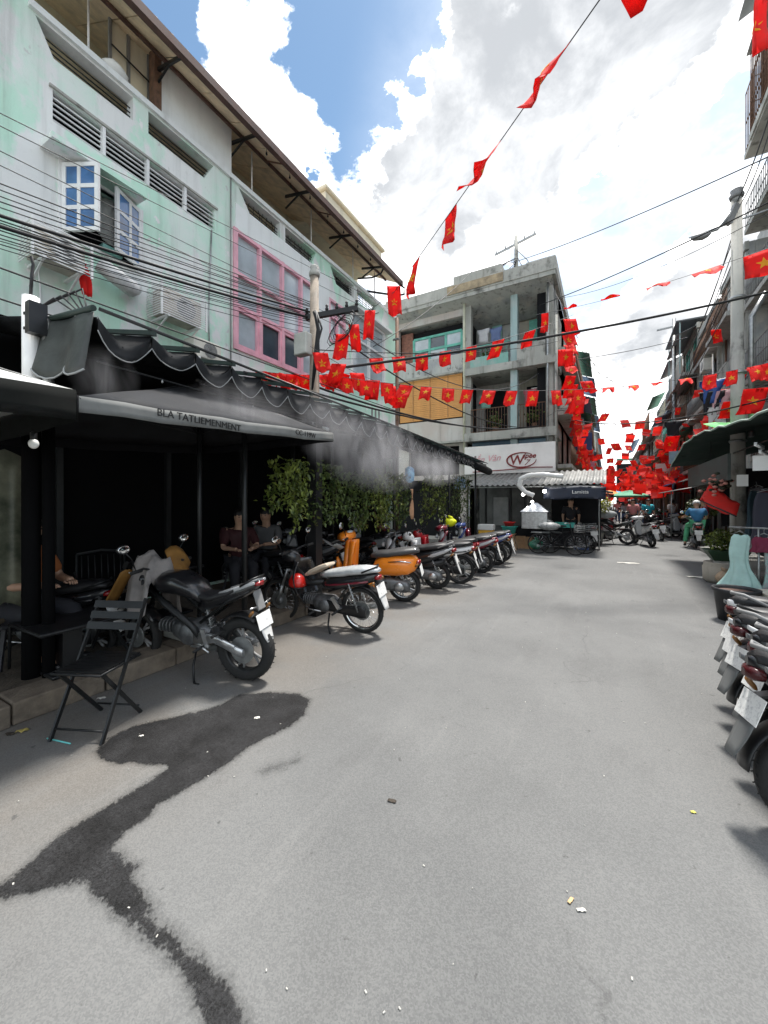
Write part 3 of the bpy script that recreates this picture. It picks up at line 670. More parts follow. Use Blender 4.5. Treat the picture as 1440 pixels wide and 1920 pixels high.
MB().tube([(FX + .02, 2.02, 4.9), (FX + .05, 2.02, 4.5), (FX + .05, 2.05, 4.2), (FX + .02, 2.07, 3.6)], .01, 6).build('drain_pipe', m_whitef, gb)
# air conditioners
m_acw = M('ac_casing', (.62, .60, .54), .5, var=.12)
m_acold = M('ac_casing_aged', (.46, .42, .36), .6, var=.25)
def ac_unit(y0, y1, z0, z1, x0, label, caged=True, mat=m_acw, grp='outdoor air conditioner units'):
    t = thing('air_conditioner', label, 'air conditioner', (x0, (y0 + y1) / 2, z0), group=grp)
    d = .28; X = x0 + .1
    MB().box(X, X + d, y0, y1, z0, z1).build('casing', mat, t, bevel=.015)
    r = min(y1 - y0, z1 - z0) * .4; c = Vector((X + d + .004, y0 + (y1 - y0) * .58, (z0 + z1) / 2))
    T = Matrix.Translation(c) @ Matrix.Rotation(PI / 2, 4, 'Y')
    g_ = MB()
    for k in range(1, 5): g_.lathe([(r * k / 4 - .005, 0), (r * k / 4, .008), (r * k / 4 + .003, 0)], 20, T, caps=False)
    for k in range(8): a = k * PI / 4; g_.tube([T @ Vector((0, 0, .004)), T @ Vector((r * math.cos(a), r * math.sin(a), .004))], .003, 4)
    g_.build('fan_grille', m_greyp, t)
    MB().lathe([(r, -.002), (r * .98, .002)], 20, T).build('fan_opening', m_greyp if caged else m_steel, t)
    if caged:
        s_ = MB()
        n_ = int((z1 - z0 + .1) / .035)
        for k in range(n_):
            z = z0 - .04 + k * .035
            s_.box(X + d + .045, X + d + .055, y0 - .05, y1 + .05, z, z + .012)
            s_.box(X - .05, X + d + .05, y0 - .055, y0 - .047, z, z + .012)
        for yy in (y0 - .05, y1 + .05): s_.box(X + d + .035, X + d + .06, yy - .012, yy + .012, z0 - .06, z1 + .05)
        s_.build('cage', m_whitef, t)
    for yy in (y0 + .06, y1 - .06):
        MB().beam((x0, yy, z0 - .03), (X + d + .05, yy, z0 - .03), .035, .03).beam((x0, yy, z0 - .25), (X + d, yy, z0 - .045), .02, .02).build('wall_bracket', m_whitef, t)
ac_unit(1.90, 2.38, 4.42, 4.75, FX, 'caged cream air conditioner under the casement window', True, m_acold)
ac_unit(3.36, 3.98, 4.36, 4.74, FX, 'caged cream air conditioner between the casement window and pink window', True, m_acold)
ac_unit(3.85, 4.35, 3.9, 4.2, FX, 'white air conditioner with round fan just above the black awning', False, m_acw)
q = MB().tube([(FX + .2, 2.62, 4.72), (FX + .28, 2.8, 4.6), (FX + .26, 2.98, 4.55), (FX + .1, 3.1, 4.66), (FX, 3.12, 4.75)], [.1, .11, .11, .1, .09], 12)
q.build('duct', M('white_duct_foil', (.6, .6, .6), .5, var=.15, vsc=20), label='crumpled white duct looping out of the wall under the casement window', cat='duct')
# furled red flag hanging on the wall
q = MB(); gr = []
for j in range(9):
    z = 4.62 - j * .055; ww = .03 + .035 * math.sin(j / 8 * PI * .9) + .012 * j / 8
    gr.append([(FX + .32 + .02 * math.sin(k * 2.1 + j * .4), 2.36 + (k / 6 - .5) * 2 * ww + .008 * j, z) for k in range(7)])
q.sheet(gr, .004).build('furled_flag', m_red, label='furled red flag hanging below the first air conditioner', cat='flag')
# white plastic bag on the terrace cap
q = MB().ball((FX - .02, 2.92, 7.66), (.1, .17, .09), 12, 8)
for p in q.v: p += Vector((R.uniform(-.014, .014), R.uniform(-.014, .014), R.uniform(-.012, .012)))
q.build('plastic_bag', m_white_p, label='white plastic bag lying on the green terrace parapet', cat='bag')
# beige neighbour panel at the far left
nb = thing('stall_screen', 'beige panel under a pale pipe behind the twin grey posts', 'screen', (-5.0, .9, 0))
MB().box(-5.0, -4.96, .2, 1.22, 2.0, 3.35).build('panel', M('beige_panel', (.34, .29, .22), .8, var=.2), nb)
MB().tube([(-4.93, -.2, 3.3), (-4.93, 1.3, 3.52)], .025, 8).build('pipe', M('pale_pipe', (.4, .3, .24), .6), nb)
# ---------------------------------------------------------------- black folding awning of the café
AX, ABX = -3.3, -5.92
aw = thing('awning', 'long black folding awning sagging in waves between its bars along the café', 'awning', (AX, 1.47, 0))
Y0, Y1, NF = 1.47, 12.2, 27
def zfront(y): return 2.97 - .012 * (y - 1.5) - .0008 * (y - 1.5) ** 2
fold = (Y1 - Y0) / NF
for i in range(NF):
    gr = []; ns = 10; ya = Y0 + i * fold; sg = .14 + R.uniform(-.06, .06); lop = R.uniform(-.25, .25)
    for j in range(7):
        f = j / 6; x = AX + (ABX - AX) * f
        row = []
        for k in range(ns + 1):
            t = k / ns; y = ya + t * fold
            tt = t + lop * t * (1 - t); z = zfront(y) + f * .62 - sg * (1 - (2 * tt - 1) ** 2) * (1 - .3 * f) + .008 * math.sin(j * 2.3 + i)
            row.append((x, y, z))
        gr.append(row)
    MB().sheet(gr, .006).build('awning_fold', m_awn, aw)
    # short valance hanging from the front edge of the fold
    gr = []
    for j in range(4):
        row = []
        for k in range(ns + 1):
            t = k / ns; y = ya + t * fold
            tt = t + lop * t * (1 - t); z = zfront(y) - sg * (1 - (2 * tt - 1) ** 2) - j / 3 * (.10 + .03 * math.sin(t * PI)) 
            row.append((AX + .012 + .012 * math.sin(j + k), y, z))
        gr.append(row)
    v_ = MB().sheet(gr, .004).build('valance', M('dark_valance_cloth', (.02, .021, .023), .85, var=.3, vsc=5, spec=.2), aw)
    r = gr[-1]; MB().tube([Vector(p) + Vector((.003, 0, 0)) for p in r], .0045, 5).build('hem', m_awnedge, v_)
    if i: MB().box(ABX, AX + .05, ya - .02, ya + .02, zfront(ya) + .012, zfront(ya) + .05).xf(Matrix.Translation((0, 0, 0))).build('awning_bar', M('dark_green_bar', (.02, .035, .03), .5), aw)
# tilt the bars with the cloth
for o in aw.children:
    if o.name.startswith('awning_bar'):
        for v in o.data.vertices:
            wx = v.co.x + AX
            v.co.z += .62 * (AX - wx) / (AX - ABX)
# hanging side curtain at the near end
gr = []
for j in range(8):
    f = j / 7; row = []
    for k in range(15):
        t = k / 14; x = AX - t * .85
        row.append((x, Y0 - .02 - .04 * math.sin(t * 9) * (.3 + f) - .06 * f, zfront(Y0) + .03 + t * .10 - f * (.44 + .05 * math.sin(t * 11))))
    gr.append(row)
sc_ = MB().sheet(gr, .005).build('side_curtain', M('side_curtain_cloth', (.035, .04, .038), .5, var=.4, vsc=5, bump=.2, bsc=20), aw)
MB().tube([Vector(p) for p in gr[-1]], .008, 5).build('hem', m_awnedge, sc_)
MB().tube([(AX, Y0 - .02, zfront(Y0) + .06), (AX - .95, Y0 - .02, zfront(Y0) + .17)], .022, 8).build('end_bar', M('dark_green_bar', (.02, .035, .03), .5), aw)
MB().tube([(AX + .04, Y0, zfront(Y0) + .05), (AX + .04, 6, zfront(6) + .03), (AX + .04, Y1, zfront(Y1) + .03)], .014, 8).build('front_pipe', m_blkmetal, aw)
q = MB().tube([(AX + .02, 10.9, 2.62), (AX + .05, 11.6, 2.58), (AX + .06, 12.3, 2.53)], [.1, .12, .11], 14)
q.build('rolled_end', m_awn, aw)
for y in (3.05, 6.6, 9.6, 11.9): MB().tube([(AX - .25, y, 0.0), (AX - .25, y, 3.0)], .03, 8).build('awning_post', m_blkmetal, aw)
# misting pipe under the awning edge
mp_ = thing('misting_pipe', 'thin misting pipe with nozzles below the awning edge', 'pipe', (AX - .06, 1.5, 2.6))
MB().tube([(AX - .06, 1.5 + i, 2.66 - .008 * i) for i in range(11)], .006, 6).build('pipe', m_blkmetal, mp_)
for i in range(10): MB().lathe([(.004, 0), (.009, .008), (.006, .03)], 7, Matrix.Translation((AX - .06, 2 + i, 2.625 - .008 * i))).build('nozzle', m_steel, mp_)
# ---------------------------------------------------------------- parasols
def parasol(cx, cy, hx, hy, zedge, zap, cloth, valmat, label, txt=None, val=.10, sag=.05, apx=(0, 0), tilt=0.):
    t = thing('parasol', label, 'parasol', (cx, cy, 0))
    cs = [(cx + hx, cy - hy), (cx + hx, cy + hy), (cx - hx, cy + hy), (cx - hx, cy - hy)]
    for i in range(4):
        a, b = [Vector((*c_, zedge + tilt * (c_[1] - cy))) for c_ in (cs[i], cs[(i + 1) % 4])]; ap = Vector((cx + apx[0], cy + apx[1], zap)); gr = []
        for j in range(9):
            f = j / 8
            row = []
            for k in range(11):
                s_ = k / 10; p = (a * (1 - s_) + b * s_) * (1 - f) + ap * f
                p = p + Vector((0, 0, -sag * math.sin(s_ * PI) * (1 - f) * .6 - sag * math.sin(f * PI) * .5 + .006 * math.sin(k * 2.1 + j)))
                row.append(p)
            gr.append(row)
        MB().sheet(gr, .004).build('canopy_panel', cloth, t)
        dn = Vector((0, 0, -val)); n_ = (b - a).cross(Vector((0, 0, 1))).normalized()
        g2 = [[p + dn * j / 3 + n_ * (.006 * math.sin(k * 1.4 + i) * j / 3 + .003) for k, p in enumerate(gr[0])] for j in range(4)]
        vl = MB().sheet(g2, .003).build('valance', valmat if (i == 0 or txt is None) else m_dark2, t)  # same valance all round; the other sides are blackened for shade
        if i == 0 and txt:
            for s0, tx, sz in txt:
                p = a * (1 - s0) + b * s0
                d_ = (b - a).normalized()
                Mx = Matrix((( d_.x, 0, 1, p.x + .012), (d_.y, 0, 0, p.y), (0, 1, 0, p.z - val * .5 - sag * .6 * math.sin(s0 * PI)), (0, 0, 0, 1)))
                text_mesh(tx, sz, m_blk, Mx, t, depth=.002)
        MB().tube([ap + Vector((0, 0, -.03)), a + Vector((0, 0, -.015))], .011, 6).build('rib', m_blkmetal, t)
        MB().tube([Vector((ap.x, ap.y, zap - .55)), ap * .5 + a * .5 + Vector((0, 0, -.03))], .008, 6).build('strut', m_blkmetal, t)
    cx, cy = cx + apx[0], cy + apx[1]
    MB().tube([(cx, cy, .17), (cx, cy, zap + .05)], .025, 10).build('pole', m_blkmetal, t)
    MB().lathe([(.02, zap + .1), (.03, zap + .06), (.06, zap + .0)], 10, Matrix.Translation((cx, cy, 0))).build('finial', m_blkmetal, t)
    MB().box(cx - .25, cx + .25, cy - .25, cy + .25, .165, .23).build('base', m_conc, t, bevel=.01)
    return t
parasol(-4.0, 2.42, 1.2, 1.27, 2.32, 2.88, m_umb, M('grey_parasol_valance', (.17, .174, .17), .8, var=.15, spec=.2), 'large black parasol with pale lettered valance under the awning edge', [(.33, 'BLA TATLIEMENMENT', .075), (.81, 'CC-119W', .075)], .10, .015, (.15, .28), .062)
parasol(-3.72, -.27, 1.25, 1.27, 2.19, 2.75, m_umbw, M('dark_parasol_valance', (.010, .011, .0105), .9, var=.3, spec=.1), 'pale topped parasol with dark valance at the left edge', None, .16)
# rear screen of the café, shade painted into its panes, doorways, lamp
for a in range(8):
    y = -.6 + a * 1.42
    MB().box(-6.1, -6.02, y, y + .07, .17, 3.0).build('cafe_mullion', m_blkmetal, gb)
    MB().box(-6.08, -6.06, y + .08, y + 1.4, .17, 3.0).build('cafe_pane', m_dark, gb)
bt = thing('light_bulb', 'round white bulb on a cord below the pale parasol corner', 'bulb', (-2.72, .78, 1.8))
x, y = -2.75, .80
d = raydir(63, 832); t_ = 2.35; bx_, by_, bz_ = d.x * t_, d.y * t_, EYE + d.z * t_
bt.location = (bx_, by_, bz_)
MB().ball((bx_, by_, bz_), (.026, .026, .03), 14, 10).build('globe', M('opal_glass', (.82, .82, .8), .3), bt)
MB().lathe([(.012, 0.02), (.017, .03), (.017, .065), (.008, .075)], 10, Matrix.Translation((bx_, by_, bz_))).build('socket', m_blk, bt)
MB().tube([(bx_, by_, bz_ + .07), (bx_ + .04, by_ + .03, bz_ + .14), (bx_ + .22, by_ + .12, bz_ + .24), (-2.48, .98, 2.1)], .004, 5).build('cord', m_cable, bt)
# hanging curtain of stained plastic at far left
gr = [[(-4.3 + .02 * math.sin(k * 1.7), .95 + k * .05, 2.0 - j * .18 + .03 * math.sin(k * 1.3)) for k in range(9)] for j in range(8)]
MB().sheet(gr, .004).build('plastic_curtain', M('stained_clear_sheet', (.10, .12, .08), .35, var=.6, vsc=3, col2=(.22, .22, .16)), label='dull green plastic sheet hanging at the far left of the café', cat='curtain')

# ---------------------------------------------------------------- corner block facing the camera
BY = 15.5
cb = thing('corner_building', 'weathered grey corner block with loggias, green windows and an orange blind', 'building', (-5, BY, 0))
bz = lambda x, z, d: (x, BY + d, z)
XL, XR, XM = -9.6, -1.72, -5.0
# left half: solid bays with openings
MB().poly_holes([(XL, 0), (XM, 0), (XM, 9.85), (XL, 9.85)],
    [[(-8.1, 7.66), (-5.15, 7.66), (-5.15, 9.2), (-8.1, 9.2)], [(-8.15, 5.02), (-5.1, 5.02), (-5.1, 6.85), (-8.15, 6.85)], [(-7.6, 2.7), (-5.3, 2.7), (-5.3, 3.9), (-7.6, 3.9)], [(-9.4, .12), (-5.25, .12), (-5.25, 2.5), (-9.4, 2.5)]], bz, .18).build('wall', m_pink_conc, cb)
MB().box(XL, XM, BY - .03, BY - .005, 6.95, 7.62).build('balcony_wall', m_grey1, cb)
MB().box(XL, XM, BY - .12, BY + .1, 6.86, 6.95).build('ledge', m_conc, cb)
MB().box(XL, XM, BY - .35, BY + .1, 3.98, 4.06).build('ledge', m_conc, cb)
# body behind, loggia recess on the right half
MB().box(XL, -3.2 - 0, BY + 1.5, BY + 10, 0, 9.85).build('rear_wall', m_grey1, cb)
MB().box(-3.2, XR, BY + 1.5, BY + 10, 0, 9.85).build('rear_wall', m_grey2, cb)
for z0, z1, ov in ((9.62, 9.86, .55), (6.62, 6.9, .25), (3.98, 4.3, .3), (2.45, 2.7, .3)):
    MB().box(XM if z0 < 9 else XL, XR + .12, BY - ov, BY + 1.5, z0, z1).build('floor_slab', m_conc, cb)
MB().box(XL - .1, XR + .14, BY - .58, BY - .46, 9.78, 10.22).build('roof_parapet', m_conc, cb)
MB().box(XR + .02, XR + .14, BY - .46, BY + 10, 9.78, 10.22).build('roof_parapet', m_conc, cb)
MB().box(-5.4, -3.5, BY - .40, BY + .6, 10.2, 10.62).build('roof_block', m_conc, cb); MB().box(-2.6, XR + .1, BY - .44, BY + 2, 10.2, 10.34).build('roof_block', m_grey1, cb); MB().box(-8.6, -7.9, BY - .3, BY + .5, 10.1, 10.48).build('roof_block', m_grey2, cb)
MB().box(-5.6, -3.4, BY - .62, BY - .59, 9.84, 10.16).build('rusty_panel', M('flaking_parapet', (.34, .27, .18), .85, var=.35, vsc=4), cb)
q = MB()                                                 # sloped roof of the top loggia seen from below
q.add([(XL, BY - .5, 9.75), (XR, BY - .5, 9.75), (XR, BY + 1.4, 9.2), (XL, BY + 1.4, 9.2), (XL, BY - .5, 9.62), (XR, BY - .5, 9.62), (XR, BY + 1.4, 9.07), (XL, BY + 1.4, 9.07)],
      [(0, 1, 2, 3), (4, 7, 6, 5), (0, 4, 5, 1), (1, 5, 6, 2), (2, 6, 7, 3), (3, 7, 4, 0)])
q.build('loggia_ceiling', m_grey1, cb)
for x, z0, z1, mt in ((-3.12, 6.9, 9.62, m_tealcol), (-3.12, 4.3, 6.62, m_tealcol), (-3.12, 2.7, 3.98, m_tealcol), (-4.92, 4.3, 9.62, m_conc), (-1.85, 4.3, 9.62, m_conc), (-1.85, 2.7, 3.98, m_conc)):
    MB().box(x - .13, x + .13, BY - .05, BY + .21, z0, z1).build('column', mt, cb, bevel=.015)
MB().box(-4.3, -3.9, BY + 1.38, BY + 1.49, 6.9, 9.1).build('door', m_teal, cb); MB().box(-2.8, -2.2, BY + 1.38, BY + 1.49, 6.9, 9.0).build('door', m_greenf, cb)
for x0 in (-4.6, -2.9): MB().box(x0, x0 + .9, BY + 1.4, BY + 1.49, 4.3, 6.3).build('door', m_dark2, cb)
MB().box(-4.78, -3.27, BY + .06, BY + .1, 2.72, 3.97).build('pane', M('navy_glass', (.04, .09, .14), .15, spec=.8), cb)
MB().box(-2.97, -2.0, BY + .06, BY + .1, 2.72, 3.97).build('pane', M('navy_glass', (.04, .09, .14), .15), cb)
# railings
def rail(x0, x1, z0, z1, y, mat, step=.11, r=.012):
    q = MB().tube([(x0, y, z1), (x1, y, z1)], r * 1.6, 6).tube([(x0, y, z0 + .06), (x1, y, z0 + .06)], r, 6)
    x = x0
    while x < x1: q.tube([(x, y, z0), (x, y, z1)], r * .8, 4); x += step
    return q.build('railing', mat, cb)
rail(-4.78, -3.27, 4.3, 5.25, BY - .1, m_rust); rail(-2.98, -1.98, 4.3, 5.25, BY - .1, m_rust)
rail(-4.78, -3.27, 6.9, 7.75, BY - .1, m_greenf, .2); MB().box(-2.98, -1.98, BY - .2, BY - .14, 6.9, 7.5).build('balcony_wall', m_conc, cb)
MB().box(-4.78, -3.3, BY - .2, BY - .16, 6.9, 7.3).build('balcony_wall', m_teal, cb)
# top left loggia: green framed windows
q = MB()
for x in (-7.5, -6.75, -6.0, -5.3): q.box(x - .05, x + .05, BY + .3, BY + .36, 7.66, 8.75)
for z in (7.7, 8.2, 8.75): q.box(-7.5, -5.3, BY + .29, BY + .35, z - .05, z + .05)
gwf = q.build('green_window', m_greenf, cb)
for i, x in enumerate((-7.45, -6.7, -5.95)):
    for z in (7.75, 8.25): MB().box(x, x + .65, BY + .33, BY + .34, z, z + .45).build('pane', m_glass_d if (i + int(z)) % 2 else m_glass, gwf)
MB().box(-8.1, -7.55, BY + .3, BY + .4, 7.66, 9.1).build('brick_infill', M('old_brick_infill', (.24, .11, .08), .9, var=.3, vsc=12), cb)
MB().box(XL, XM, BY + .45, BY + 1.4, 7.5, 9.1).build('loggia_void', m_dark2, cb)
MB().box(XL, XM, BY + .45, BY + 1.4, .05, 6.84).build('room_void', m_dark2, cb)
# bamboo blind, built of slats
bl = None
for k in range(22):
    z = 5.08 + k * .081
    if bl is None:
        b0 = MB().box(-8.05, -5.18, BY + .02, BY + .045, z, z + .074).build('bamboo_blind', m_bamboo, cb); bl = b0; zz = z
    else:
        c = b0.copy(); COL.objects.link(c); c.name = 'blind_slat'; c.parent = b0; c.location = (0, R.uniform(-.006, .006), z - zz)
for x in (-7.4, -6.6, -5.8): MB().box(x - .012, x + .012, BY + .0, BY + .018, 5.05, 6.86).build('blind_cord', M('blind_cord', (.4, .22, .1), .8), cb)
# pipes
for x, mt, r, z0, z1 in ((-5.02, M('cream_pipe', (.5, .5, .38), .6), .05, 3.0, 9.9), (-8.28, m_rust, .05, 2.5, 9.6), (-1.9, m_steel, .04, 2.7, 9.8), (-1.62, m_conc, .05, 2.7, 8.3)):
    MB().tube([(x, BY - .2, z0), (x, BY - .2, z1)], r, 8).build('pipe', mt, cb)
# long flank along the street
fl = MB().poly_holes([(BY + .1, 0), (BY + 9.9, 0), (BY + 9.9, 9.8), (BY + .1, 9.8)], [[(BY + a, z), (BY + a + 1.5, z), (BY + a + 1.5, z + 1.5), (BY + a, z + 1.5)] for a in (1.2, 3.6, 6.2, 8) for z in (3.2, 5.2, 7.6)], lambda a, z, d: (XR - d, a, z), .18)
fl.build('flank_wall', m_conc, cb)
MB().box(XR - .6, XR - .2, BY + .2, BY + 9.8, .2, 9.7).build('flank_void', m_dark2, cb)
for z in (3.0, 5.0, 7.4):
    MB().box(XR, XR + .55, BY + .6, BY + 9.8, z - .14, z).build('balcony_slab', m_conc, cb)
    q = MB()
    for k in range(46): q.tube([(XR + .52, BY + .7 + k * .2, z), (XR + .52, BY + .7 + k * .2, z + .8)], .012, 4)
    q.tube([(XR + .52, BY + .6, z + .8), (XR + .52, BY + 9.8, z + .8)], .02, 5); q.build('railing', m_rust, cb)
# roof pole with crossarm and coiled cable
ap = thing('utility_pole', 'rooftop service pole with crossarm and coil of cable above the corner block', 'pole', (-3.2, 16.3, 10.2))
MB().tube([(-3.2, 16.3, 9.9), (-3.2, 16.3, 12.25)], [.09, .07], 8).build('mast', m_conc, ap)
MB().beam((-4.05, 16.3, 11.75), (-2.45, 16.3, 12.1), .07, .07).build('crossarm', m_steel, ap)
for k in range(5):
    x = -4.0 + k * .37; MB().tube([(x, 16.3, 11.78 + k * .081), (x, 16.3, 11.95 + k * .081)], .03, 6).build('insulator', m_steel, ap)
q = MB()
for k in range(4): q.tube([(-3.55 + .32 * math.cos(a / 9 * 2 * PI) * (1 + .12 * k), 16.2 - .03 * k, 11.0 + .26 * math.sin(a / 9 * 2 * PI + k * .3)) for a in range(10)], .014, 4)
q.tube([(-3.2, 16.25, 11.7), (-2.75, 16.2, 11.1), (-2.5, 16.2, 10.3)], .014, 4); q.tube([(-3.2, 16.25, 11.5), (-2.95, 16.2, 10.9), (-2.8, 16.2, 10.3)], .014, 4)
q.build('cable_coil', m_cablegrey, ap)
for i, (x, z) in enumerate(((-4.2, 6.95), (-2.6, 6.95), (-3.9, 4.35), (-2.4, 4.35))):
    t = thing('potted_plant', ('potted plant on the upper loggia, left', 'potted plant on the upper loggia, right', 'potted plant on the lower loggia, left', 'potted plant on the lower loggia, right')[i], 'plant', (x, BY + .3, z)); rv_ = random.Random(i)
    MB().lathe([(.1, 0), (.14, .22), (.001, .22)], 10, Matrix.Translation((x, BY + .3, z))).build('pot', m_rust, t); q = MB()
    for k in range(120):
        p = Vector((x + rv_.gauss(0, .15), BY + .3 + rv_.gauss(0, .12), z + .45 + rv_.gauss(0, .14))); a = rv_.uniform(0, 6); l = .12
        q.add([p, p + Vector((l * math.cos(a), l * math.sin(a), .03)), p + Vector((l * .5 * math.cos(a + .6), l * .5 * math.sin(a + .6), .08))], [(0, 1, 2)])
    q.build('foliage', m_leaf, t)
for i, (x, z, c_) in enumerate(((-4.4, 8.6, (.5, .5, .52)), (-3.9, 8.55, (.12, .16, .3)), (-2.6, 5.9, (.4, .12, .14)), (-2.3, 5.95, (.55, .55, .5)), (-4.3, 5.9, (.16, .3, .26)))):
    gr = [[(x + (k / 5 - .5) * .42 * (1.2 if j < 2 else .9), BY + .35 + .02 * math.sin(k + j), z - .11 * j) for k in range(6)] for j in range(6)]
    MB().sheet(gr, .006).build('shirt', M('washing_%s' % 'abcde'[i], c_, .85), label='%s shirt drying in the %s loggia of the corner block' % (('grey', 'navy', 'dull red', 'cream', 'green')[i], ('upper', 'upper', 'lower', 'lower', 'lower')[i]), cat='shirt', group='washing on the corner block')
# ---------------------------------------------------------------- shop sign
m_sign = M('sign_white', (.80, .77, .75), .5, var=.08, vsc=1.5)
m_sred = M('sign_dark_red', (.22, .03, .03), .5); m_spink = M('faded_pink_lettering', (.72, .36, .40), .6)
sg = thing('shop_sign', 'wide white shop sign with faded pink script and dark red oval emblem', 'sign', (-3.2, 15.0, 2.7))
SY = 15.1
MB().box(-4.95, -1.62, SY, SY + .12, 2.66, 3.74).build('board', m_sign, sg, bevel=.01)
Mt = lambda x, z, rot=0.: Matrix.Translation((x, SY - .012, z)) @ Matrix.Rotation(rot, 4, 'Y') @ Matrix.Rotation(PI / 2, 4, 'X')
text_mesh('Hiền Vân', .34, m_spink, Mt(-4.2, 3.22, -.06), sg, shear=.4)
q = MB()
oval = [(-2.78 + .52 * math.cos(a / 30 * 2 * PI + .8), SY - .02, 3.13 + .27 * math.sin(a / 30 * 2 * PI + .8)) for a in range(27)]
q.tube(oval, [.012 + .02 * math.sin(PI * i / 26) for i in range(27)], 6)
q.build('oval_emblem', m_sred, sg)
text_mesh('W', .5, m_sred, Mt(-2.95, 3.12), sg, shear=.1, bold=.006); text_mesh('lpee', .26, m_sred, Mt(-2.5, 3.27), sg, shear=.3, bold=.006); text_mesh('7', .3, m_sred, Mt(-2.62, 3.02), sg, shear=.5)
MB().tube([(-4.6, SY - .05, 2.74), (-3.4, SY - .06, 2.78), (-2.3, SY - .06, 2.84), (-1.7, SY - .05, 2.82)], .02, 6).build('conduit', m_sred, sg)
# ---------------------------------------------------------------- corner stall under zinc
st = thing('food_stall', 'corner food stall with corrugated zinc canopy and dark counter', 'stall', (-2.3, 13.6, 0))
gr = []
for j in range(2):
    row = []
    for k in range(121):
        x = -4.3 + k * (4.25 / 120)
        row.append((x, 13.25 + j * 2.0, 2.13 + j * .55 + .03 * math.sin(k * PI / 2.5) - (.05 if k > 90 else 0) * 0))
    gr.append(row)
MB().sheet(gr, .006).build('zinc_canopy', m_zinc, st)
for x in (-4.2, -.25): MB().tube([(x, 13.35 + 1.2 * (x > -1), 0), (x, 13.35 + 1.2 * (x > -1), 2.1)], .022, 8).build('post', m_steel, st)
MB().tube([(-4.3, 13.3, 2.07), (-.1, 13.3, 2.07)], .02, 6).build('front_bar', m_steel, st)
MB().box(-4.3, -1.74, 14.96, 15.06, 0, 2.5).build('back_wall', M('stall_back_wall', (.10, .10, .10), .8, var=.4, vsc=2), st)
MB().box(-3.75, -3.2, 14.88, 14.95, .7, 1.75).build('board', m_greyp, st)
MB().box(-1.73, -.2, 14.99, 15.05, .1, 2.2).build('dark_curtain', m_dark2, st)
for x in (-4.0, -3.1, -2.6): MB().box(x, x + .06, 14.6, 14.7, .1, 2.3).build('post', m_blkmetal, st)
tb = MB().box(-3.2, -.5, 14.2, 14.6, .68, .73); tb.box(-3.15, -.55, 14.25, 14.55, .1, .67); tb.build('counter', m_dark2, st)
m_navy = M('navy_tarpaulin', (.012, .018, .035), .6, var=.3)
nv = thing('tarpaulin', 'navy tarpaulin with small white lettering at the right end of the corner stall', 'tarpaulin', (-.9, 12.7, 1.6))
gr = [[(-1.75 + k * .17, 13.2 - .1 * j / 5 + .015 * math.sin(k * 1.9 + j), 2.05 - j * .075 - .02 * math.sin(k * .8)) for k in range(11)] for j in range(6)]
MB().sheet(gr, .004).build('cloth', m_navy, nv)
text_mesh('Lamitta', .15, m_white_p, Matrix.Translation((-.72, 13.06, 1.88)) @ Matrix.Rotation(PI / 2, 4, 'X'), nv)
# steel exhaust hood with pyramid top, and white duct
hd = thing('exhaust_hood', 'brushed steel exhaust hood with pyramid top at the corner stall', 'hood', (-2.0, 13.2, .7))
MB().box(-2.38, -1.62, 12.95, 13.5, .74, 1.27).build('box', m_alu, hd, bevel=.01)
q = MB(); c = [(-2.42, 12.91), (-1.58, 12.91), (-1.58, 13.54), (-2.42, 13.54)]
q.add([(x, y, 1.275) for x, y in c] + [(-2.06, 13.17, 1.55), (-1.94, 13.17, 1.55), (-1.94, 13.28, 1.55), (-2.06, 13.28, 1.55)], [(3, 2, 1, 0), (0, 1, 5, 4), (1, 2, 6, 5), (2, 3, 7, 6), (3, 0, 4, 7), (4, 5, 6, 7)])
q.build('pyramid_top', m_alu, hd)
q = MB(); P0 = [(-1.98, 12.75, 1.78), (-2.22, 12.68, 1.88), (-2.38, 12.64, 2.08), (-2.34, 12.62, 2.3), (-2.1, 12.6, 2.4), (-1.7, 12.62, 2.41), (-1.35, 12.66, 2.36), (-1.1, 12.7, 2.33)]
pts = []
for a, b in zip(P0, P0[1:]):
    for t in range(5): pts.append(Vector(a).lerp(Vector(b), t / 5))
q.tube(pts, [.066 + (.010 if i % 2 else 0) for i in range(len(pts))], 14)
q.build('duct', m_white_p, label='ribbed white exhaust duct curving up over the zinc canopy', cat='duct')
m_lamp = M('lit_bulb', (.9, .9, .9), .4, var=0, emit=(1, .97, .9), estr=6)
for i, (px, py) in enumerate(((981, 927), (1021, 921), (998, 941), (989, 951))):
    d = raydir(px, py); t = 13.0 / d.y + (.02 * i); p = Vector((d.x * t, d.y * t, EYE + d.z * t))
    lb = thing('light_bulb', ('lit bulb left of the white exhaust duct', 'lit bulb right of the duct end, highest of four', 'lit bulb below the duct mouth', 'lowest and smallest lit bulb above the steel hood')[i], 'bulb', p, group='lit bulbs of the corner stall')
    r = (.05, .055, .045, .028)[i]
    MB().ball(p, r, 12, 8).build('globe', m_lamp, lb); MB().tube([p + Vector((0, 0, r * .8)), (p.x, p.y + .02, 2.1)], .006, 5).build('cord', m_cable, lb)
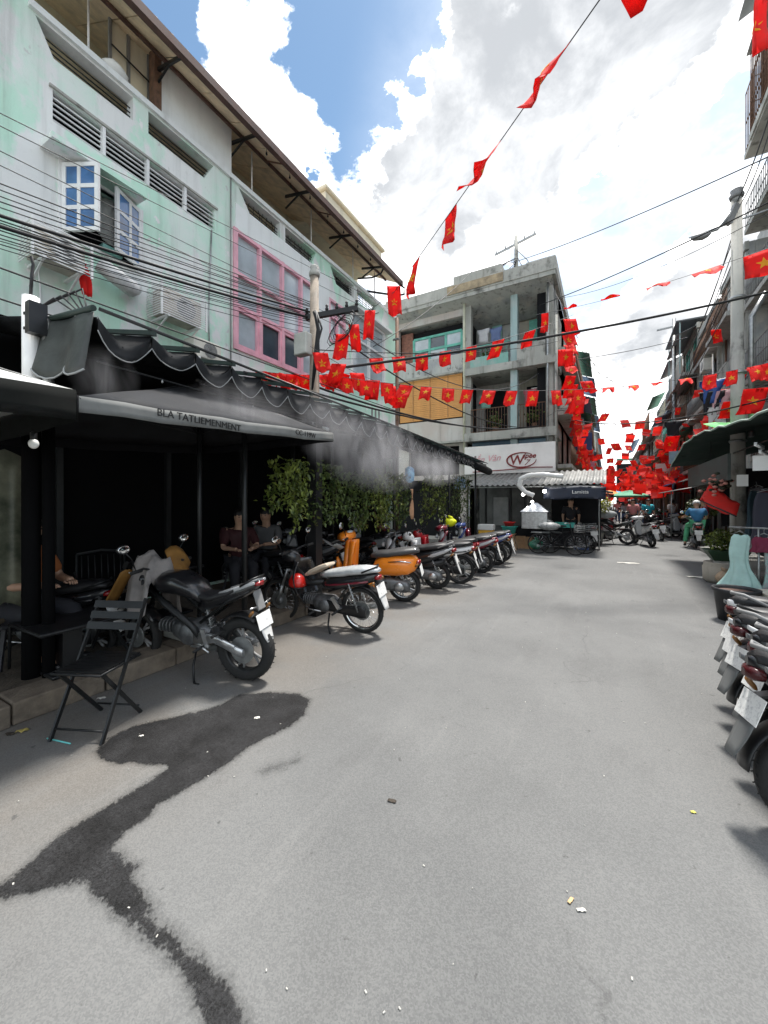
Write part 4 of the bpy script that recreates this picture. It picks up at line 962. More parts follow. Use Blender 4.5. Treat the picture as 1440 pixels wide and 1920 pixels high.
# goods in front of the stall
def G(px, py, z=0):
    d = raydir(px, py); t = (z - EYE) / d.z; return Vector((d.x * t, d.y * t, z))
def at(px, py, Y):
    d = raydir(px, py); t = Y / d.y; return Vector((d.x * t, Y, EYE + d.z * t))
def crate(c, s, mat, label, name='crate', cat='crate', rz=0, group=None):
    t = thing(name, label, cat, c, rz, group); a, b, h = s
    q = MB(); w_ = .02
    for x0, x1, y0, y1 in ((-a / 2, a / 2, -b / 2, -b / 2 + w_), (-a / 2, a / 2, b / 2 - w_, b / 2), (-a / 2, -a / 2 + w_, -b / 2 + w_, b / 2 - w_), (a / 2 - w_, a / 2, -b / 2 + w_, b / 2 - w_)):
        q.box(x0, x1, y0, y1, .021, h)
    q.box(-a / 2, a / 2, -b / 2, b / 2, 0, .02)
    o = bpy.data.objects.new('body', q.mesh('body', mat)); COL.objects.link(o); o.parent = t
    q = MB()
    for x0, x1, y0, y1 in ((-a / 2 - .012, a / 2 + .012, -b / 2 - .012, -b / 2 + .004), (-a / 2 - .012, a / 2 + .012, b / 2 - .004, b / 2 + .012), (-a / 2 - .012, -a / 2 + .004, -b / 2, b / 2), (a / 2 - .004, a / 2 + .012, -b / 2, b / 2)): q.box(x0, x1, y0, y1, h - .03, h + .004)
    o = bpy.data.objects.new('rim', q.mesh('rim', mat)); COL.objects.link(o); o.parent = t
    return t
tb2 = thing('side_table', 'low table carrying the white and yellow cool box', 'table', (-3.4, 12.6, 0))
MB().box(-3.7, -3.1, 12.35, 12.85, .42, .46).build('top', m_greyp, tb2)
for sx in (-3.66, -3.14):
    for sy in (12.39, 12.81): MB().tube([(sx, sy, 0), (sx, sy, .42)], .018, 6).build('leg', m_blkmetal, tb2)
cbx = thing('cool_box', 'white cool box with yellow lower half on a low table', 'cool box', (-3.4, 12.6, .46))
MB().box(-3.62, -3.18, 12.45, 12.75, .462, .68).build('yellow_body', M('yellow_plastic', (.75, .42, .05), .5), cbx, bevel=.02); MB().box(-3.64, -3.16, 12.43, 12.77, .683, .86).build('white_lid', m_white_p, cbx, bevel=.02)
p = G(955, 1030); ah = thing('sawhorse', 'splayed wooden trestle under the teal and red basins', 'trestle', p)
mw_ = M('raw_wood', (.36, .24, .15), .8, var=.25, vsc=6, stretch=(1, 1, .2))
for sx in (-1, 1):
    for sy in (-1, 1): MB().beam(p + Vector((sx * .26, sy * .2, 0)), p + Vector((sx * .12, sy * .12, .5)), .035, .035).build('leg', mw_, ah)
MB().box(p.x - .2, p.x + .2, p.y - .15, p.y + .15, .5, .53).build('top', mw_, ah)
def basin(c, r, h, mat, label, name='basin', cat='basin'):
    return MB().lathe([(r * .68, 0), (r * .95, h * .9), (r * 1.06, h * .94), (r * 1.06, h), (r * .9, h * .98), (r * .62, .02), (.001, .02)], 20, Matrix.Translation(c)).build(name, mat, label=label, cat=cat)
m_tealp = M('teal_plastic', (.06, .42, .36), .4); m_redp = M('red_plastic', (.6, .03, .03), .4); m_bluep = M('blue_plastic', (.03, .10, .35), .4)
basin(p + Vector((0, 0, .535)), .26, .24, m_tealp, 'teal plastic basin on the wooden trestle'); basin(p + Vector((0, 0, .775)), .2, .14, m_redp, 'red plastic basin stacked in the teal basin')
crate(G(975, 1028) + Vector((0, .1, 0)), (.3, .25, .4), m_card, 'tall cardboard box right of the wooden trestle', 'cardboard_box', 'box', .2)
crate(G(990, 1030) + Vector((0, .25, 0)), (.26, .25, .38), m_card, 'cardboard box behind the green bag', 'cardboard_box', 'box', -.15)
def sack(c, r, mat, label, name='bag', cat='bag'):
    q = MB().ball(Vector(c) + Vector((0, 0, r[2])), r, 14, 9)
    for v in q.v:
        f = 1 + .12 * math.sin(v.x * 31 + v.z * 17) + .08 * math.sin(v.y * 40); v.x = c[0] + (v.x - c[0]) * f; v.y = c[1] + (v.y - c[1]) * f
    q.tube([(c[0], c[1], c[2] + r[2] * 1.9), (c[0] + .02, c[1], c[2] + r[2] * 2.3)], [.04, .07], 8)
    return q.build(name, mat, label=label, cat=cat)
sack(G(1005, 1030), (.2, .17, .17), M('green_bag', (.04, .30, .18), .6, var=.2), 'bulging green plastic bag on the ground by the bicycle')
sack(G(995, 1015), (.18, .16, .26), M('olive_bag', (.28, .27, .10), .6, var=.3), 'olive sack standing behind the green bag')
crate(G(1090, 1030), (.42, .3, .24), m_bluep, 'blue plastic crate right of the bicycle', rz=.1)
sack(G(1110, 1022), (.13, .1, .15), M('white_bag', (.6, .58, .5), .6), 'pale plastic bag behind the blue crate')
crate(Vector((-1.25, 14.35, .735)), (.6, .35, .16), m_tealp, 'shallow teal crate on the stall counter')
sack(Vector((-1.75, 14.35, .735)), (.16, .13, .12), M('grey_bag', (.4, .4, .38), .6, var=.3), 'grey bag on the stall counter')
yl = MB()
# ---------------------------------------------------------------- shophouses along both sides of the street
def shophouse(side, X, y0, y1, zt, label, wall, seed, trim=None, canopy=None, deep=6, zb=0, roofp=False, gcol=None):
    """side -1: facade looks to +X (left of street); +1: facade looks to -X (right of street)"""
    r = random.Random(seed); s = side
    t = thing('shophouse', label, 'building', (X, (y0 + y1) / 2, 0))
    trim = trim or m_conc; L_ = y1 - y0; nb = max(1, round(L_ / 2.6))
    zf = [3.1]
    while zf[-1] + 2.7 < zt: zf.append(zf[-1] + 2.55)
    zf.append(zt)
    hs = []
    for i in range(len(zf) - 1):
        for b in range(nb):
            a = y0 + L_ * b / nb
            w_ = L_ / nb; wl = r.uniform(.5, .7) * w_; o_ = a + (w_ - wl) * r.uniform(.3, .7)
            zz = zf[i] + (.25 if r.random() < .5 else .85); zh = min(zf[i + 1] - .35, zf[i] + 2.25)
            if zh - zz > .5: hs.append((o_, o_ + wl, zz, zh))
    f = lambda a, z, d: (X + s * d, a, z)
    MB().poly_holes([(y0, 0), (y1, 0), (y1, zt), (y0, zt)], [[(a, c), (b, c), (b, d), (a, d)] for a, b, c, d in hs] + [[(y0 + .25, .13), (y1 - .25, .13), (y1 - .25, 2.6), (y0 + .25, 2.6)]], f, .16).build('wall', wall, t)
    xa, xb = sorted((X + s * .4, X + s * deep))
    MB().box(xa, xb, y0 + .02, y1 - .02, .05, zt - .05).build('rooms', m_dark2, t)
    xa, xb = sorted((X + s * .17, X + s * (deep + .05)))
    for yy in (y0, y1 - .05): MB().box(xa, xb, yy, yy + .05, 0, zt).build('party_wall', wall, t)
    MB().box(xa, xb, y0 + .06, y1 - .06, zt - .12, zt - .002).build('roof', trim, t)
    def out(x0, x1, ya, yb, za, zb_, nm, mt):
        a, b = sorted((X - s * x0, X - s * x1)); return MB().box(a, b, ya, yb, za, zb_).build(nm, mt, t)
    for a, b, c, d in hs:
        q = MB(); m_f = r.choice((m_whitef, m_greyp, m_greenf, m_rust))
        xa, xb = sorted((X + s * .03, X + s * .09))
        for yy in (a, (a + b) / 2, b): q.box(xa, xb, yy - .035, yy + .035, c, d)
        for zz in (c + .03, d - .03): q.box(xa - .004, xb + .004, a, b, zz - .035, zz + .035)
        fr = q.build('window', m_f, t)
        if r.random() < .75:
            xa, xb = sorted((X + s * .1, X + s * .11)); MB().box(xa, xb, a, b, c, d).build('pane', r.choice((m_glass_d, m_glass_d, m_dark2, m_glass)), fr)
    for i, z in enumerate(zf[:-1]):
        pr = r.choice((.35, .6, .75)); out(.004, pr, y0 + .04, y1 - .04, z - .16, z, 'balcony_slab', trim)
        if r.random() < .75:
            q = MB(); x = X - s * (pr - .03); n_ = int(L_ / .16); mt = r.choice((m_rust, m_greenf, m_greyp, m_rust))
            hh = r.choice((.85, .95, 2.0 if i else .9))
            for k in range(n_ + 1): q.tube([(x, y0 + .08 + k * (L_ - .16) / n_, z), (x, y0 + .08 + k * (L_ - .16) / n_, z + hh)], .012, 4)
            for zz in (z + .1, z + hh / 2, z + hh): q.tube([(x, y0 + .08, zz), (x, y1 - .08, zz)], .016, 4)
            q.build('railing', mt, t)
        else: out(pr - .07, pr - .002, y0 + .06, y1 - .06, z + .003, z + .8, 'balcony_wall', r.choice((wall, trim)))
        if r.random() < .5:
            q = MB(); ya = y0 + .2; c_ = r.choice((m_zinc, M('green_awning_sheet', (.06, .22, .15), .6), M('grey_awning_sheet', (.25, .27, .28), .6), M('blue_awning_sheet', (.08, .16, .30), .6)))
            q.sheet([[(X - s * (.02 + j * .9), y0 + .1 + k * (L_ - .2) / 24, z + 2.35 - j * .35 + .02 * math.sin(k * 2.2)) for k in range(25)] for j in range(2)], .01); q.build('window_canopy', c_, t)
    out(.003, .12, y0 - .01, y1 + .01, zt - .25, zt + .03, 'cornice', trim)
    if roofp: 
        out(-.5, .95, y0 + .1, y1 - .1, zt + .25, zt + .32, 'roof_canopy', M('dark_roof_sheet', (.10, .11, .12), .6))
        for yy in (y0 + .2, y1 - .2): out(.75, .8, yy, yy + .05, zt - 2.4, zt + .25, 'canopy_post', m_tealcol)
    for k in range(r.randint(1, 3)):
        yy = y0 + r.uniform(.1, L_ - .1); q = MB().tube([(X - s * .06, yy, .3), (X - s * .06, yy, zt - r.uniform(.2, 2))], .04, 6); q.build('drain_pipe', r.choice((m_steel, m_rust, m_whitef)), t)
    for yy in (y0 + .05, y1 - .2): out(.005, .08, yy, yy + .15, 0, zt - .3, 'pilaster', trim)
    # street-level sheet canopy
    if canopy:
        q = MB(); q.sheet([[(X - s * (.02 + j * 1.15), y0 + .05 + k * (L_ - .1) / 24, 2.95 - j * .45 + .025 * math.sin(k * 1.7)) for k in range(25)] for j in range(2)], .012); q.build('street_canopy', canopy, t)
    if seed % 2 == 0:
        xa, xb = sorted((X + s * .6, X + s * 1.6)); MB().box(xa, xb, y0 + .4, y0 + 1.6, zt + .001, zt + .9).build('roof_hut', r.choice((m_zinc, wall)), t)
    # outdoor unit as a separate thing
    return t
m_cgreen = M('green_canopy', (.05, .20, .13), .6, var=.2); m_cblue = M('blue_canopy', (.05, .12, .3), .6, var=.2); m_cred = M('red_canopy', (.5, .04, .03), .6, var=.2); m_corg = M('orange_canopy', (.55, .22, .04), .6, var=.2)
# right side
shophouse(1, 4.75, 9.0, 17.6, 17.5, 'tall grey block at the right edge with caged top balcony', m_grey1, 3)
cg = thing('balcony_cage', 'rusty caged balcony jutting out high at the right edge', 'balcony', (4.2, 16, 13))
MB().box(3.95, 4.74, 14.6, 16.8, 13.2, 13.4).build('slab', m_conc, cg)
q = MB()
for k in range(16): q.tube([(3.98, 14.65 + k * .14, 13.4), (3.98, 14.65 + k * .14, 16.0)], .014, 4)
for k in range(6): q.tube([(3.98 + k * .14, 16.76, 13.4), (3.98 + k * .14, 16.76, 16)], .014, 4)
for z in (13.6, 14.4, 15.2, 16): q.tube([(3.98, 14.65, z), (3.98, 16.76, z), (4.72, 16.76, z)], .018, 4)
q.build('cage_bars', m_rust, cg)
MB().box(3.9, 4.74, 14.5, 16.9, 16.05, 16.1).build('cage_roof', m_zinc, cg)
MB().box(4.3, 4.7, 15, 16.2, 13.41, 15).build('stored_boxes', m_dark2, cg)
shophouse(1, 4.15, 17.65, 21.0, 10.4, 'narrow grey house with green tarpaulin, second on the right', m_grey1, 6, canopy=m_cgreen)
shophouse(1, 4.05, 21.05, 24.9, 10.0, 'stained beige house, third on the right', m_grey2, 8, canopy=m_zinc)
shophouse(1, 4.0, 24.95, 29.5, 10.6, 'house with dark flat roof canopy and pale teal posts on the right', m_grey2, 10, trim=m_conc, roofp=True, canopy=m_cblue)
shophouse(1, 4.1, 29.55, 34, 9.9, 'faded blue house beyond the dark roof canopy', m_blue_r, 13, canopy=m_cred)
shophouse(1, 4.0, 34.05, 39, 9.4, 'faded yellow house midway down the right side', m_yel_r, 15, canopy=m_zinc)
shophouse(1, 4.1, 39.05, 45, 9.9, 'grey house with red canopy far down the right side', m_grey1, 17, canopy=m_cred)
shophouse(1, 4.0, 45.05, 54, 9.2, 'pale teal house far down the right side', m_tealcol, 19, canopy=m_cgreen)
shophouse(1, 4.1, 54.05, 66, 9.8, 'far beige house on the right, before the last one', m_grey2, 20, canopy=m_corg)
shophouse(1, 4.0, 66.05, 84, 9.0, 'farthest house on the right side of the street', m_grey1, 21, canopy=m_cgreen)
# left side beyond the corner block
shophouse(-1, -1.85, 25.6, 31, 10.2, 'grey house just beyond the corner block on the left', m_grey1, 24, canopy=m_zinc)
shophouse(-1, -1.75, 31.05, 37, 9.6, 'faded blue house further along the left side', m_blue_r, 25, canopy=m_cgreen)
shophouse(-1, -1.85, 37.05, 45, 10.0, 'beige house midway down the left side', m_grey2, 27, canopy=m_cred)
shophouse(-1, -1.75, 45.05, 56, 9.4, 'yellowish house far down the left side', m_yel_r, 29, canopy=m_corg)
shophouse(-1, -1.85, 56.05, 84, 9.8, 'farthest house on the left side of the street', m_grey1, 31, canopy=m_zinc)
# closing building at the bend, and the block behind the side street
eb = shophouse(1, 0, 0, 9, 9.0, 'pale building closing the far end of the street', m_grey2, 33, canopy=m_corg)
eb.location = (6, 96, 0); eb.rotation_euler = (0, 0, -PI / 2)

GA = 'air conditioners on the far houses'
ac_unit(16.6, 17.3, 5.2, 5.7, XR, 'air conditioner on the corner block flank above the sign', False, m_acw, GA)
ac_unit(18.6, 19.3, 7.5, 8.0, XR, 'air conditioner high on the corner block flank', False, m_acold, GA)
def ac_right(y, z, X, label):
    t = thing('air_conditioner', label, 'air conditioner', (X, y, z), group=GA)
    MB().box(X - .4, X - .1, y - .38, y + .38, z, z + .52).build('casing', m_acw, t, bevel=.015)
    T = Matrix.Translation((X - .404, y - .06, z + .26)) @ Matrix.Rotation(-PI / 2, 4, 'Y'); MB().lathe([(.2, -.002), (.19, .006), (.001, .007)], 18, T).build('fan_grille', m_greyp, t)
    for yy in (y - .3, y + .3): MB().beam((X, yy, z - .02), (X - .42, yy, z - .02), .03, .03).build('wall_bracket', m_steel, t)
for y, z, X, lb in ((18.6, 4.9, 4.15, 'air conditioner on the narrow grey house'), (22.4, 7.4, 4.05, 'air conditioner on the stained beige house, upper floor'), (24.0, 4.8, 4.05, 'air conditioner on the stained beige house, first floor'), (28.6, 7.2, 4.0, 'air conditioner below the dark roof canopy'), (31.5, 5.0, 4.1, 'air conditioner on the faded blue right-hand house'), (36.2, 6.9, 4.0, 'air conditioner on the faded yellow right-hand house')): ac_right(y, z, X, lb)
# hanging shop signs down both sides
def shop_sign(x, y, z, w_, h, col, label):
    t = thing('hanging_sign', label, 'sign', (x, y, z), group='hanging shop signs in the far street')
    MB().box(x - w_ / 2, x + w_ / 2, y - .05, y + .05, z, z + h).build('board', M('sign_' + col[0], col[1], .5, var=.15, vsc=3), t, bevel=.01)
    MB().beam((x, y, z + h), (x + (1.2 if x > 1 else -1.2), y, z + h + .05), .03, .03).build('arm', m_steel, t)
for x, y, z, w_, h, c_, lb in ((3.2, 19.5, 3.3, .8, .5, ('yellow', (.6, .45, .06)), 'yellow hanging sign on the narrow grey house'), (3.0, 23.2, 3.4, .9, .6, ('pale_blue', (.3, .45, .55)), 'pale blue hanging sign on the stained beige house'), (-1.1, 22.5, 4.2, .8, .9, ('dark_blue', (.03, .06, .2)), 'dark blue hanging sign on the corner block flank'), (-1.1, 27, 3.4, .8, .6, ('pink', (.6, .25, .35)), 'pink hanging sign beyond the corner block'), (3.1, 30.5, 3.5, .9, .5, ('white', (.7, .7, .68)), 'white hanging sign on the faded blue house'), (-1.0, 33, 3.6, .9, .6, ('green', (.06, .3, .16)), 'green hanging sign on the left side of the far street')): shop_sign(x, y, z, w_, h, c_, lb)
# ---------------------------------------------------------------- poles and cables
up = thing('utility_pole', 'grey utility pole with loaded crossarm and meter box before the pink window', 'pole', (-4.2, 5.04, 0))
px_, py_ = -4.2, 5.04
MB().tube([(px_, py_, 0), (px_, py_, 5.3)], [.105, .07], 12).build('shaft', M('brownish_pole_concrete', (.26, .22, .18), .85, var=.3, vsc=7, bump=.3), up)
MB().lathe([(.085, 5.3), (.09, 5.36), (.06, 5.42), (.07, 5.46), (.02, 5.5)], 10, Matrix.Translation((px_, py_, 0))).build('cap', m_conc, up)
MB().beam((px_ - .12, py_ - .08, 4.62), (px_ + .62, py_ + .36, 4.78), .07, .08).build('crossarm', m_blkmetal, up)
for k in range(6):
    f = k / 5; x, y, z = px_ - .1 + .7 * f, py_ - .07 + .42 * f, 4.68 + .15 * f
    MB().lathe([(.025, 0), (.03, .03), (.018, .05), (.026, .08), (.008, .1)], 8, Matrix.Translation((x, y, z))).build('insulator', m_blk, up)
MB().box(px_ - .2, px_ + .06, py_ - .28, py_ - .12, 3.95, 4.3).build('meter_box', M('meter_box_paint', (.5, .5, .46), .5), up, bevel=.02)
q = MB()
for k in range(7): q.tube([(px_ + .1 + R.uniform(-.04, .05), py_ - .1 + R.uniform(-.05, .05), 4.65), (px_ + .2 + R.uniform(-.05, .09), py_ - .12, 4.35), (px_ + .16 + R.uniform(-.04, .06), py_ - .14, 4.0), (px_ + .06, py_ - .13, 3.4)], .016, 5)
q.build('cable_bunch', m_cable, up)
q = MB()
for k in range(5):
    q.tube([(px_ + .42 + (.16 + .03 * k) * math.cos(a / 10 * 2 * PI), py_ + .2 - .01 * k, 4.42 + (.16 + .02 * k) * math.sin(a / 10 * 2 * PI + .2 * k)) for a in range(11)], .007, 4)
q.build('cable_coil', m_cable, up)
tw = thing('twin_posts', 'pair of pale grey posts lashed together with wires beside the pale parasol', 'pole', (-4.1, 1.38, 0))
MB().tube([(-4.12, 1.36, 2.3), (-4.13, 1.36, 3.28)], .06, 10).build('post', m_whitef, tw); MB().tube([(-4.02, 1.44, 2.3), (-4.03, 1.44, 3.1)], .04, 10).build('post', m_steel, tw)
MB().tube([(-4.12, 1.36, .1), (-4.12, 1.36, 2.3)], .064, 10).build('black_sleeve', m_dark, tw); MB().tube([(-4.02, 1.44, .1), (-4.02, 1.44, 2.3)], .044, 10).build('black_sleeve', m_dark, tw)  # lower posts blackened in place of shade below the canopy
for z in (3.0, 3.12): MB().tube([(-4.15 + .09 * math.cos(a / 8 * 2 * PI) + .06, 1.4 + .09 * math.sin(a / 8 * 2 * PI), z) for a in range(9)], .014, 5).build('strap', m_blkmetal, tw)
q = MB()
for k in range(5): q.tube([(-4.12 + R.uniform(-.03, .03), 1.4, 3.2), (-3.98 + .05 * k, 1.46 + .03 * k, 3.28 + .02 * k), (-3.75 + .03 * k, 1.55, 3.12), (-3.8, 1.55, 3.0)], .007, 5)
q.tube([(-4.13, 1.36, 3.3), (-4.11, 1.36, 3.45), (-4.14, 1.38, 3.56), (-4.12, 1.36, 3.62)], .012, 6)
q.build('loose_wire', m_cable, tw)
MB().box(-4.06, -3.98, 1.3, 1.42, 2.95, 3.2).build('junction_box', m_blk, tw)
MB().tube([(-3.88, 1.5, 3.14), (-3.7, 1.5, 3.1), (-3.6, 1.48, 2.85), (-3.56, 1.46, 2.7)], .012, 6).build('mist_nozzle_hose', m_whitef, tw)
# street-light pole on the right
LX, LY = 2.5, 11.4
lp = thing('street_lamp', 'tall concrete pole with a drooping lamp arm behind the right-hand stall roof', 'street lamp', (LX, LY, 0))
MB().tube([(LX, LY, 0), (LX - .03, LY, 8.35)], [.15, .095], 16).build('shaft', m_conc, lp)
MB().lathe([(.12, 8.3), (.14, 8.36), (.1, 8.42), (.12, 8.48), (.02, 8.52)], 10, Matrix.Translation((LX - .03, LY, 0))).build('cap', m_greyp, lp)
e = at(1312, 442, LY - .35); e2 = at(1345, 430, LY - .3); e3 = at(1362, 410, LY - .2)
MB().tube([(LX - .03, LY, 8.15), e3, e2, e + Vector((.05, 0, .02))], [.05, .05, .03, .025], 8).build('lamp_arm', m_steel, lp)
MB().beam(Vector((LX - .05, LY - .1, 8.1)), e3 + Vector((.02, 0, -.12)), .1, .12).build('bracket_box', m_greyp, lp)
MB().loft([(-.16, 0, .02, .02), (-.1, -.02, .07, .05), (.05, -.03, .08, .07), (.15, -.02, .05, .05), (.2, 0, .02, .02)], M=Matrix.Translation(e)).build('lamp_head', m_greyp, lp)
for z in (2.9, 6.05, 4.4): MB().lathe([(.15, z), (.16, z + .03), (.15, z + .06)], 14, Matrix.Translation((LX - .01, LY, 0))).build('clamp_band', m_steel, lp)
MB().tube([(LX + .2, LY - .05, 3.0), (LX + .2, LY - .05, 5.6), (LX + .45, LY, 6.1)], .05, 8).build('conduit', m_steel, lp)
MB().beam((LX - .9, LY - .2, 7.6), (LX + 1.0, LY + .15, 8.0), .03, .03).build('crossarm', m_steel, lp)
def cable(a, b, sag, r, label, mat=None, n=26, group=None):
    a, b = Vector(a), Vector(b); pts = []
    for i in range(n + 1):
        t = i / n; p = a.lerp(b, t); p.z -= sag * 4 * t * (1 - t); pts.append(p)
    return MB().tube(pts, r, 5).build('cable', mat or m_cable, label=label, cat='cable', group=group)
TOP = lambda k: (px_ + .02 * k - .08, py_ + .012 * k, 4.66 + .01 * k)
# two heavy cables and the fan of thin ones crossing the green facade
def ywire(y0px, x1px, y1px, r, label, X0=-4.75, X1=None, group=None, sag=.0, end=None, mat=None):
    """cable running along the facade plane from beyond the left edge to the pole"""
    d0 = raydir(0, y0px); t = X0 / d0.x; a = Vector((X0, d0.y * t, EYE + d0.z * t))
    X1 = X1 if X1 is not None else -4.25
    d1 = raydir(x1px, y1px); t = X1 / d1.x; b = Vector((X1, d1.y * t, EYE + d1.z * t))
    dirn = (b - a); a2 = a - dirn * (4.0 / max(.5, dirn.length)); a2.z = a.z - (b.z - a.z) * .5
    pts = [a2, a]
    for i in range(1, 13):
        f = i / 12; p = a.lerp(b, f); p.z -= sag * 4 * f * (1 - f); pts.append(p)
    return MB().tube(pts, r, 5).build('cable', mat or m_cable, label=label, cat='cable', group=group)
ywire(404, 592, 588, .017, 'upper of two thick black cables crossing the green facade to the pole', sag=.02)
ywire(424, 592, 598, .019, 'lower of two thick black cables crossing the green facade to the pole', sag=.03)
GR = 'thin cables fanned across the green facade'; LB = 'thin dark cable in the bundle crossing the green facade to the pole'
for y0, y1, rr, sg_ in ((344, 572, .006, .0), (356, 575, .005, .01), (368, 578, .005, .02), (378, 580, .006, .01), (389, 584, .005, .02), (413, 592, .006, .05), (418, 594, .005, .06), (432, 600, .006, .05), (440, 603, .005, .04), (447, 606, .005, .05), (452, 612, .004, .03), (458, 618, .005, .04), (466, 628, .004, .05)):
    ywire(y0, 596, y1, rr, LB, group=GR, sag=sg_)
for i, (y0, xe, ye) in enumerate(((212, 700, 560), (236, 700, 585), (283, 720, 640), (310, 735, 660))):
    ywire(y0, xe, ye, .005, ('highest thin wire over the green facade, from the left edge under the louvres', 'second highest thin wire over the green facade', 'thin wire passing below the window canopy on the green facade', 'thin wire passing in front of the casement window')[i], X0=-5.2, X1=-5.4)
for i, (y0, xe, ye) in enumerate(((502, 742, 770), (560, 742, 800))):
    ywire(y0, xe, ye, .008, ('wire dipping from the left edge past the red furled flag', 'low wire along the awning top')[i], X0=-4.3, X1=-4.4)
# from the pole to the corner block and across the street
pole = lambda dz: Vector((px_ + .3, py_ + .15, dz))
cable(pole(4.72), at(740, 566, 15.0), .25, .012, 'cable from the pole crossarm to the upper left of the corner block')
cable(pole(4.68), at(745, 620, 15.0), .4, .009, 'thin cable sagging from the pole to the left side of the corner block', m_cablegrey)
cable(pole(4.6), at(745, 660, 15.0), .5, .008, 'lowest thin cable from the pole to the corner block', m_cablegrey)
cable(pole(4.35), at(1010, 800, 14.9), .5, .014, 'cable slanting down from the pole across the orange blind')
cable(pole(4.7), at(1010, 700, 15.0), .9, .010, 'cable sagging across the corner block balconies', m_cablegrey)
cable((px_, py_, 3.75), at(1450, 545, 10.5), .12, .024, 'thick black cable from the pole across the street to the right')
cable((px_, py_, 3.5), at(1010, 798, 14.8), .35, .02, 'heavy black cable bundle drooping along the corner block first floor')
cable((-3.5, 3.0, 3.03), at(900, 800, 14.4), .15, .018, 'black cable running along the top of the awning to the corner block')
cable((px_, py_, 4.1), at(1045, 640, 14.9), .2, .009, 'cable from the pole to the corner block right edge')
cable(at(962, 492, 16.3), at(1460, 285, 9.0), .12, .012, 'thin cable from the rooftop pole rising to the upper right', m_cablegrey)
cable(at(1012, 572, 15.2), at(1460, 370, 9.5), .1, .014, 'cable from the corner block eaves up to the street lamp and beyond')
cable(at(1040, 560, 15.4), at(1460, 390, 9.5), .3, .007, 'thin cable under the eaves cable towards the street lamp', m_cablegrey)
cable(at(1060, 677, 16.0), at(1290, 632, 24), .1, .014, 'cable crossing the sky to the dark roof canopy', m_cablegrey)
cable(at(1075, 787, 17), at(1450, 745, 9.5), .3, .016, 'low black cable crossing above the flags to the right pole')
cable(at(935, 452, 16.3), at(700, 650, 9.0), .35, .010, 'guy cable from the rooftop pole down to the left', m_cablegrey)
cable((LX - .03, LY, 8.2), at(1455, 180, 9), .1, .012, 'cable rising from the street lamp top to the right block', m_cablegrey)
cable((LX, LY, 8.1), at(1455, 200, 10), .25, .010, 'second cable from the street lamp top to the right block', m_cablegrey)
cable((LX, LY, 7.9), at(1300, 640, 24.5), .3, .012, 'cable from the street lamp back along the right-hand houses', m_cablegrey)
for i in range(6):
    a = (LX, LY, 7.7 - .25 * i); b = (R.uniform(2.6, 3.2), 45, R.uniform(5.5, 7.2))
    cable(a, b, .9, .010, 'cable running down the right side of the street from the lamp pole', m_cablegrey, group='cables down the right side of the street')
for i in range(7):
    a = (-1.0 + .1 * i, 14.5, 7.3 - .5 * i); b = (R.uniform(3, 3.6), R.uniform(26, 44), R.uniform(6.2, 8.0))
    cable(a, b, .6, .009, 'thin cable crossing the sky between the corner block and the right-hand houses', m_cablegrey, group='thin cables crossing the sky')
sp = thing('steel_post', 'thin dark steel post at the far end of the green building', 'pole', (-5.6, 10.6, 0))
MB().tube([(-5.6, 10.6, .1), (-5.6, 10.6, 7.2)], .055, 8).build('shaft', m_rust, sp); MB().box(-5.7, -5.5, 10.5, 10.56, 6.5, 6.55).build('clamp', m_steel, sp)
fp = thing('steel_post', 'slim street post with short crossarm far along the right side', 'pole', (3.2, 27, 0))
MB().tube([(3.2, 27, 0), (3.2, 27, 11.8)], .09, 8).build('shaft', m_steel, fp); MB().beam((2.4, 27, 11.3), (4.0, 27, 11.4), .08, .08).build('crossarm', m_steel, fp)
# ---------------------------------------------------------------- flags on strings
def star_pts(c, r, ex, ey):
    return [c + ex * (math.sin(2 * PI * k / 10) * (r if k % 2 == 0 else r * .382)) + ey * (math.cos(2 * PI * k / 10) * (r if k % 2 == 0 else r * .382)) for k in range(10)]
FLAGS = 0
def flag(p, along, down, wdt, hgt, label, group, wav=.03, ph=0., simple=False):
    """flag hung by its top edge: p = top centre, along = direction of the string, down = hanging direction"""
    global FLAGS; FLAGS += 1
    along = along.normalized(); down = down.normalized(); nrm = along.cross(down).normalized()
    nu, nv = (3, 3) if simple else (7, 6)
    def pt(u, v, o=0.):
        return p + along * (u * wdt) + down * (v * hgt) + nrm * (wav * v * math.sin(u * 7 + ph + v * 2.5) + wav * .8 * math.sin(v * 4 + ph) * v + o) + along * (wav * .6 * v * math.sin(ph * 1.7))
    gr = [[pt(i / (nu - 1) - .5, j / (nv - 1)) for i in range(nu)] for j in range(nv)]
    o = MB().sheet(gr, .0012 if not simple else 0).build('flag', m_red, label=label, cat='flag', group=group, org=p)
    if not simple or wdt > .2:
        r = hgt * .22 if hgt < wdt * 1.6 else wdt * .3
        for sgn in ((1, -1) if not simple else (1,)):
            st_ = []
            for k in range(10):
                a = 2 * PI * k / 10; q = r if k % 2 == 0 else r * .4
                u, v = math.sin(a) * q / wdt, .5 - math.cos(a) * q / hgt
                st_.append(pt(u, v, .004 * sgn if not simple else .006))
            c = pt(0, .5, .004 * sgn if not simple else .006)
            b = MB().add([c] + st_, [(0, 1 + k, 1 + (k + 1) % 10) for k in range(10)])
            b.build('star', m_yellow, o)
    return o
def string(a, b, sag, label, r=.004, n=24):
    a, b = Vector(a), Vector(b)
    f = lambda t: a.lerp(b, t) - Vector((0, 0, sag * 4 * t * (1 - t)))
    MB().tube([f(i / n) for i in range(n + 1)], r, 4).build('flag_string', m_cablegrey, label=label, cat='string')
    return f
def proj(p):
    d = -p.x * SA + p.y * CA; u = p.x * CA + p.y * SA
    return (720 + 735 * u / d, 940 - 735 * (p.z - EYE) / d, d)
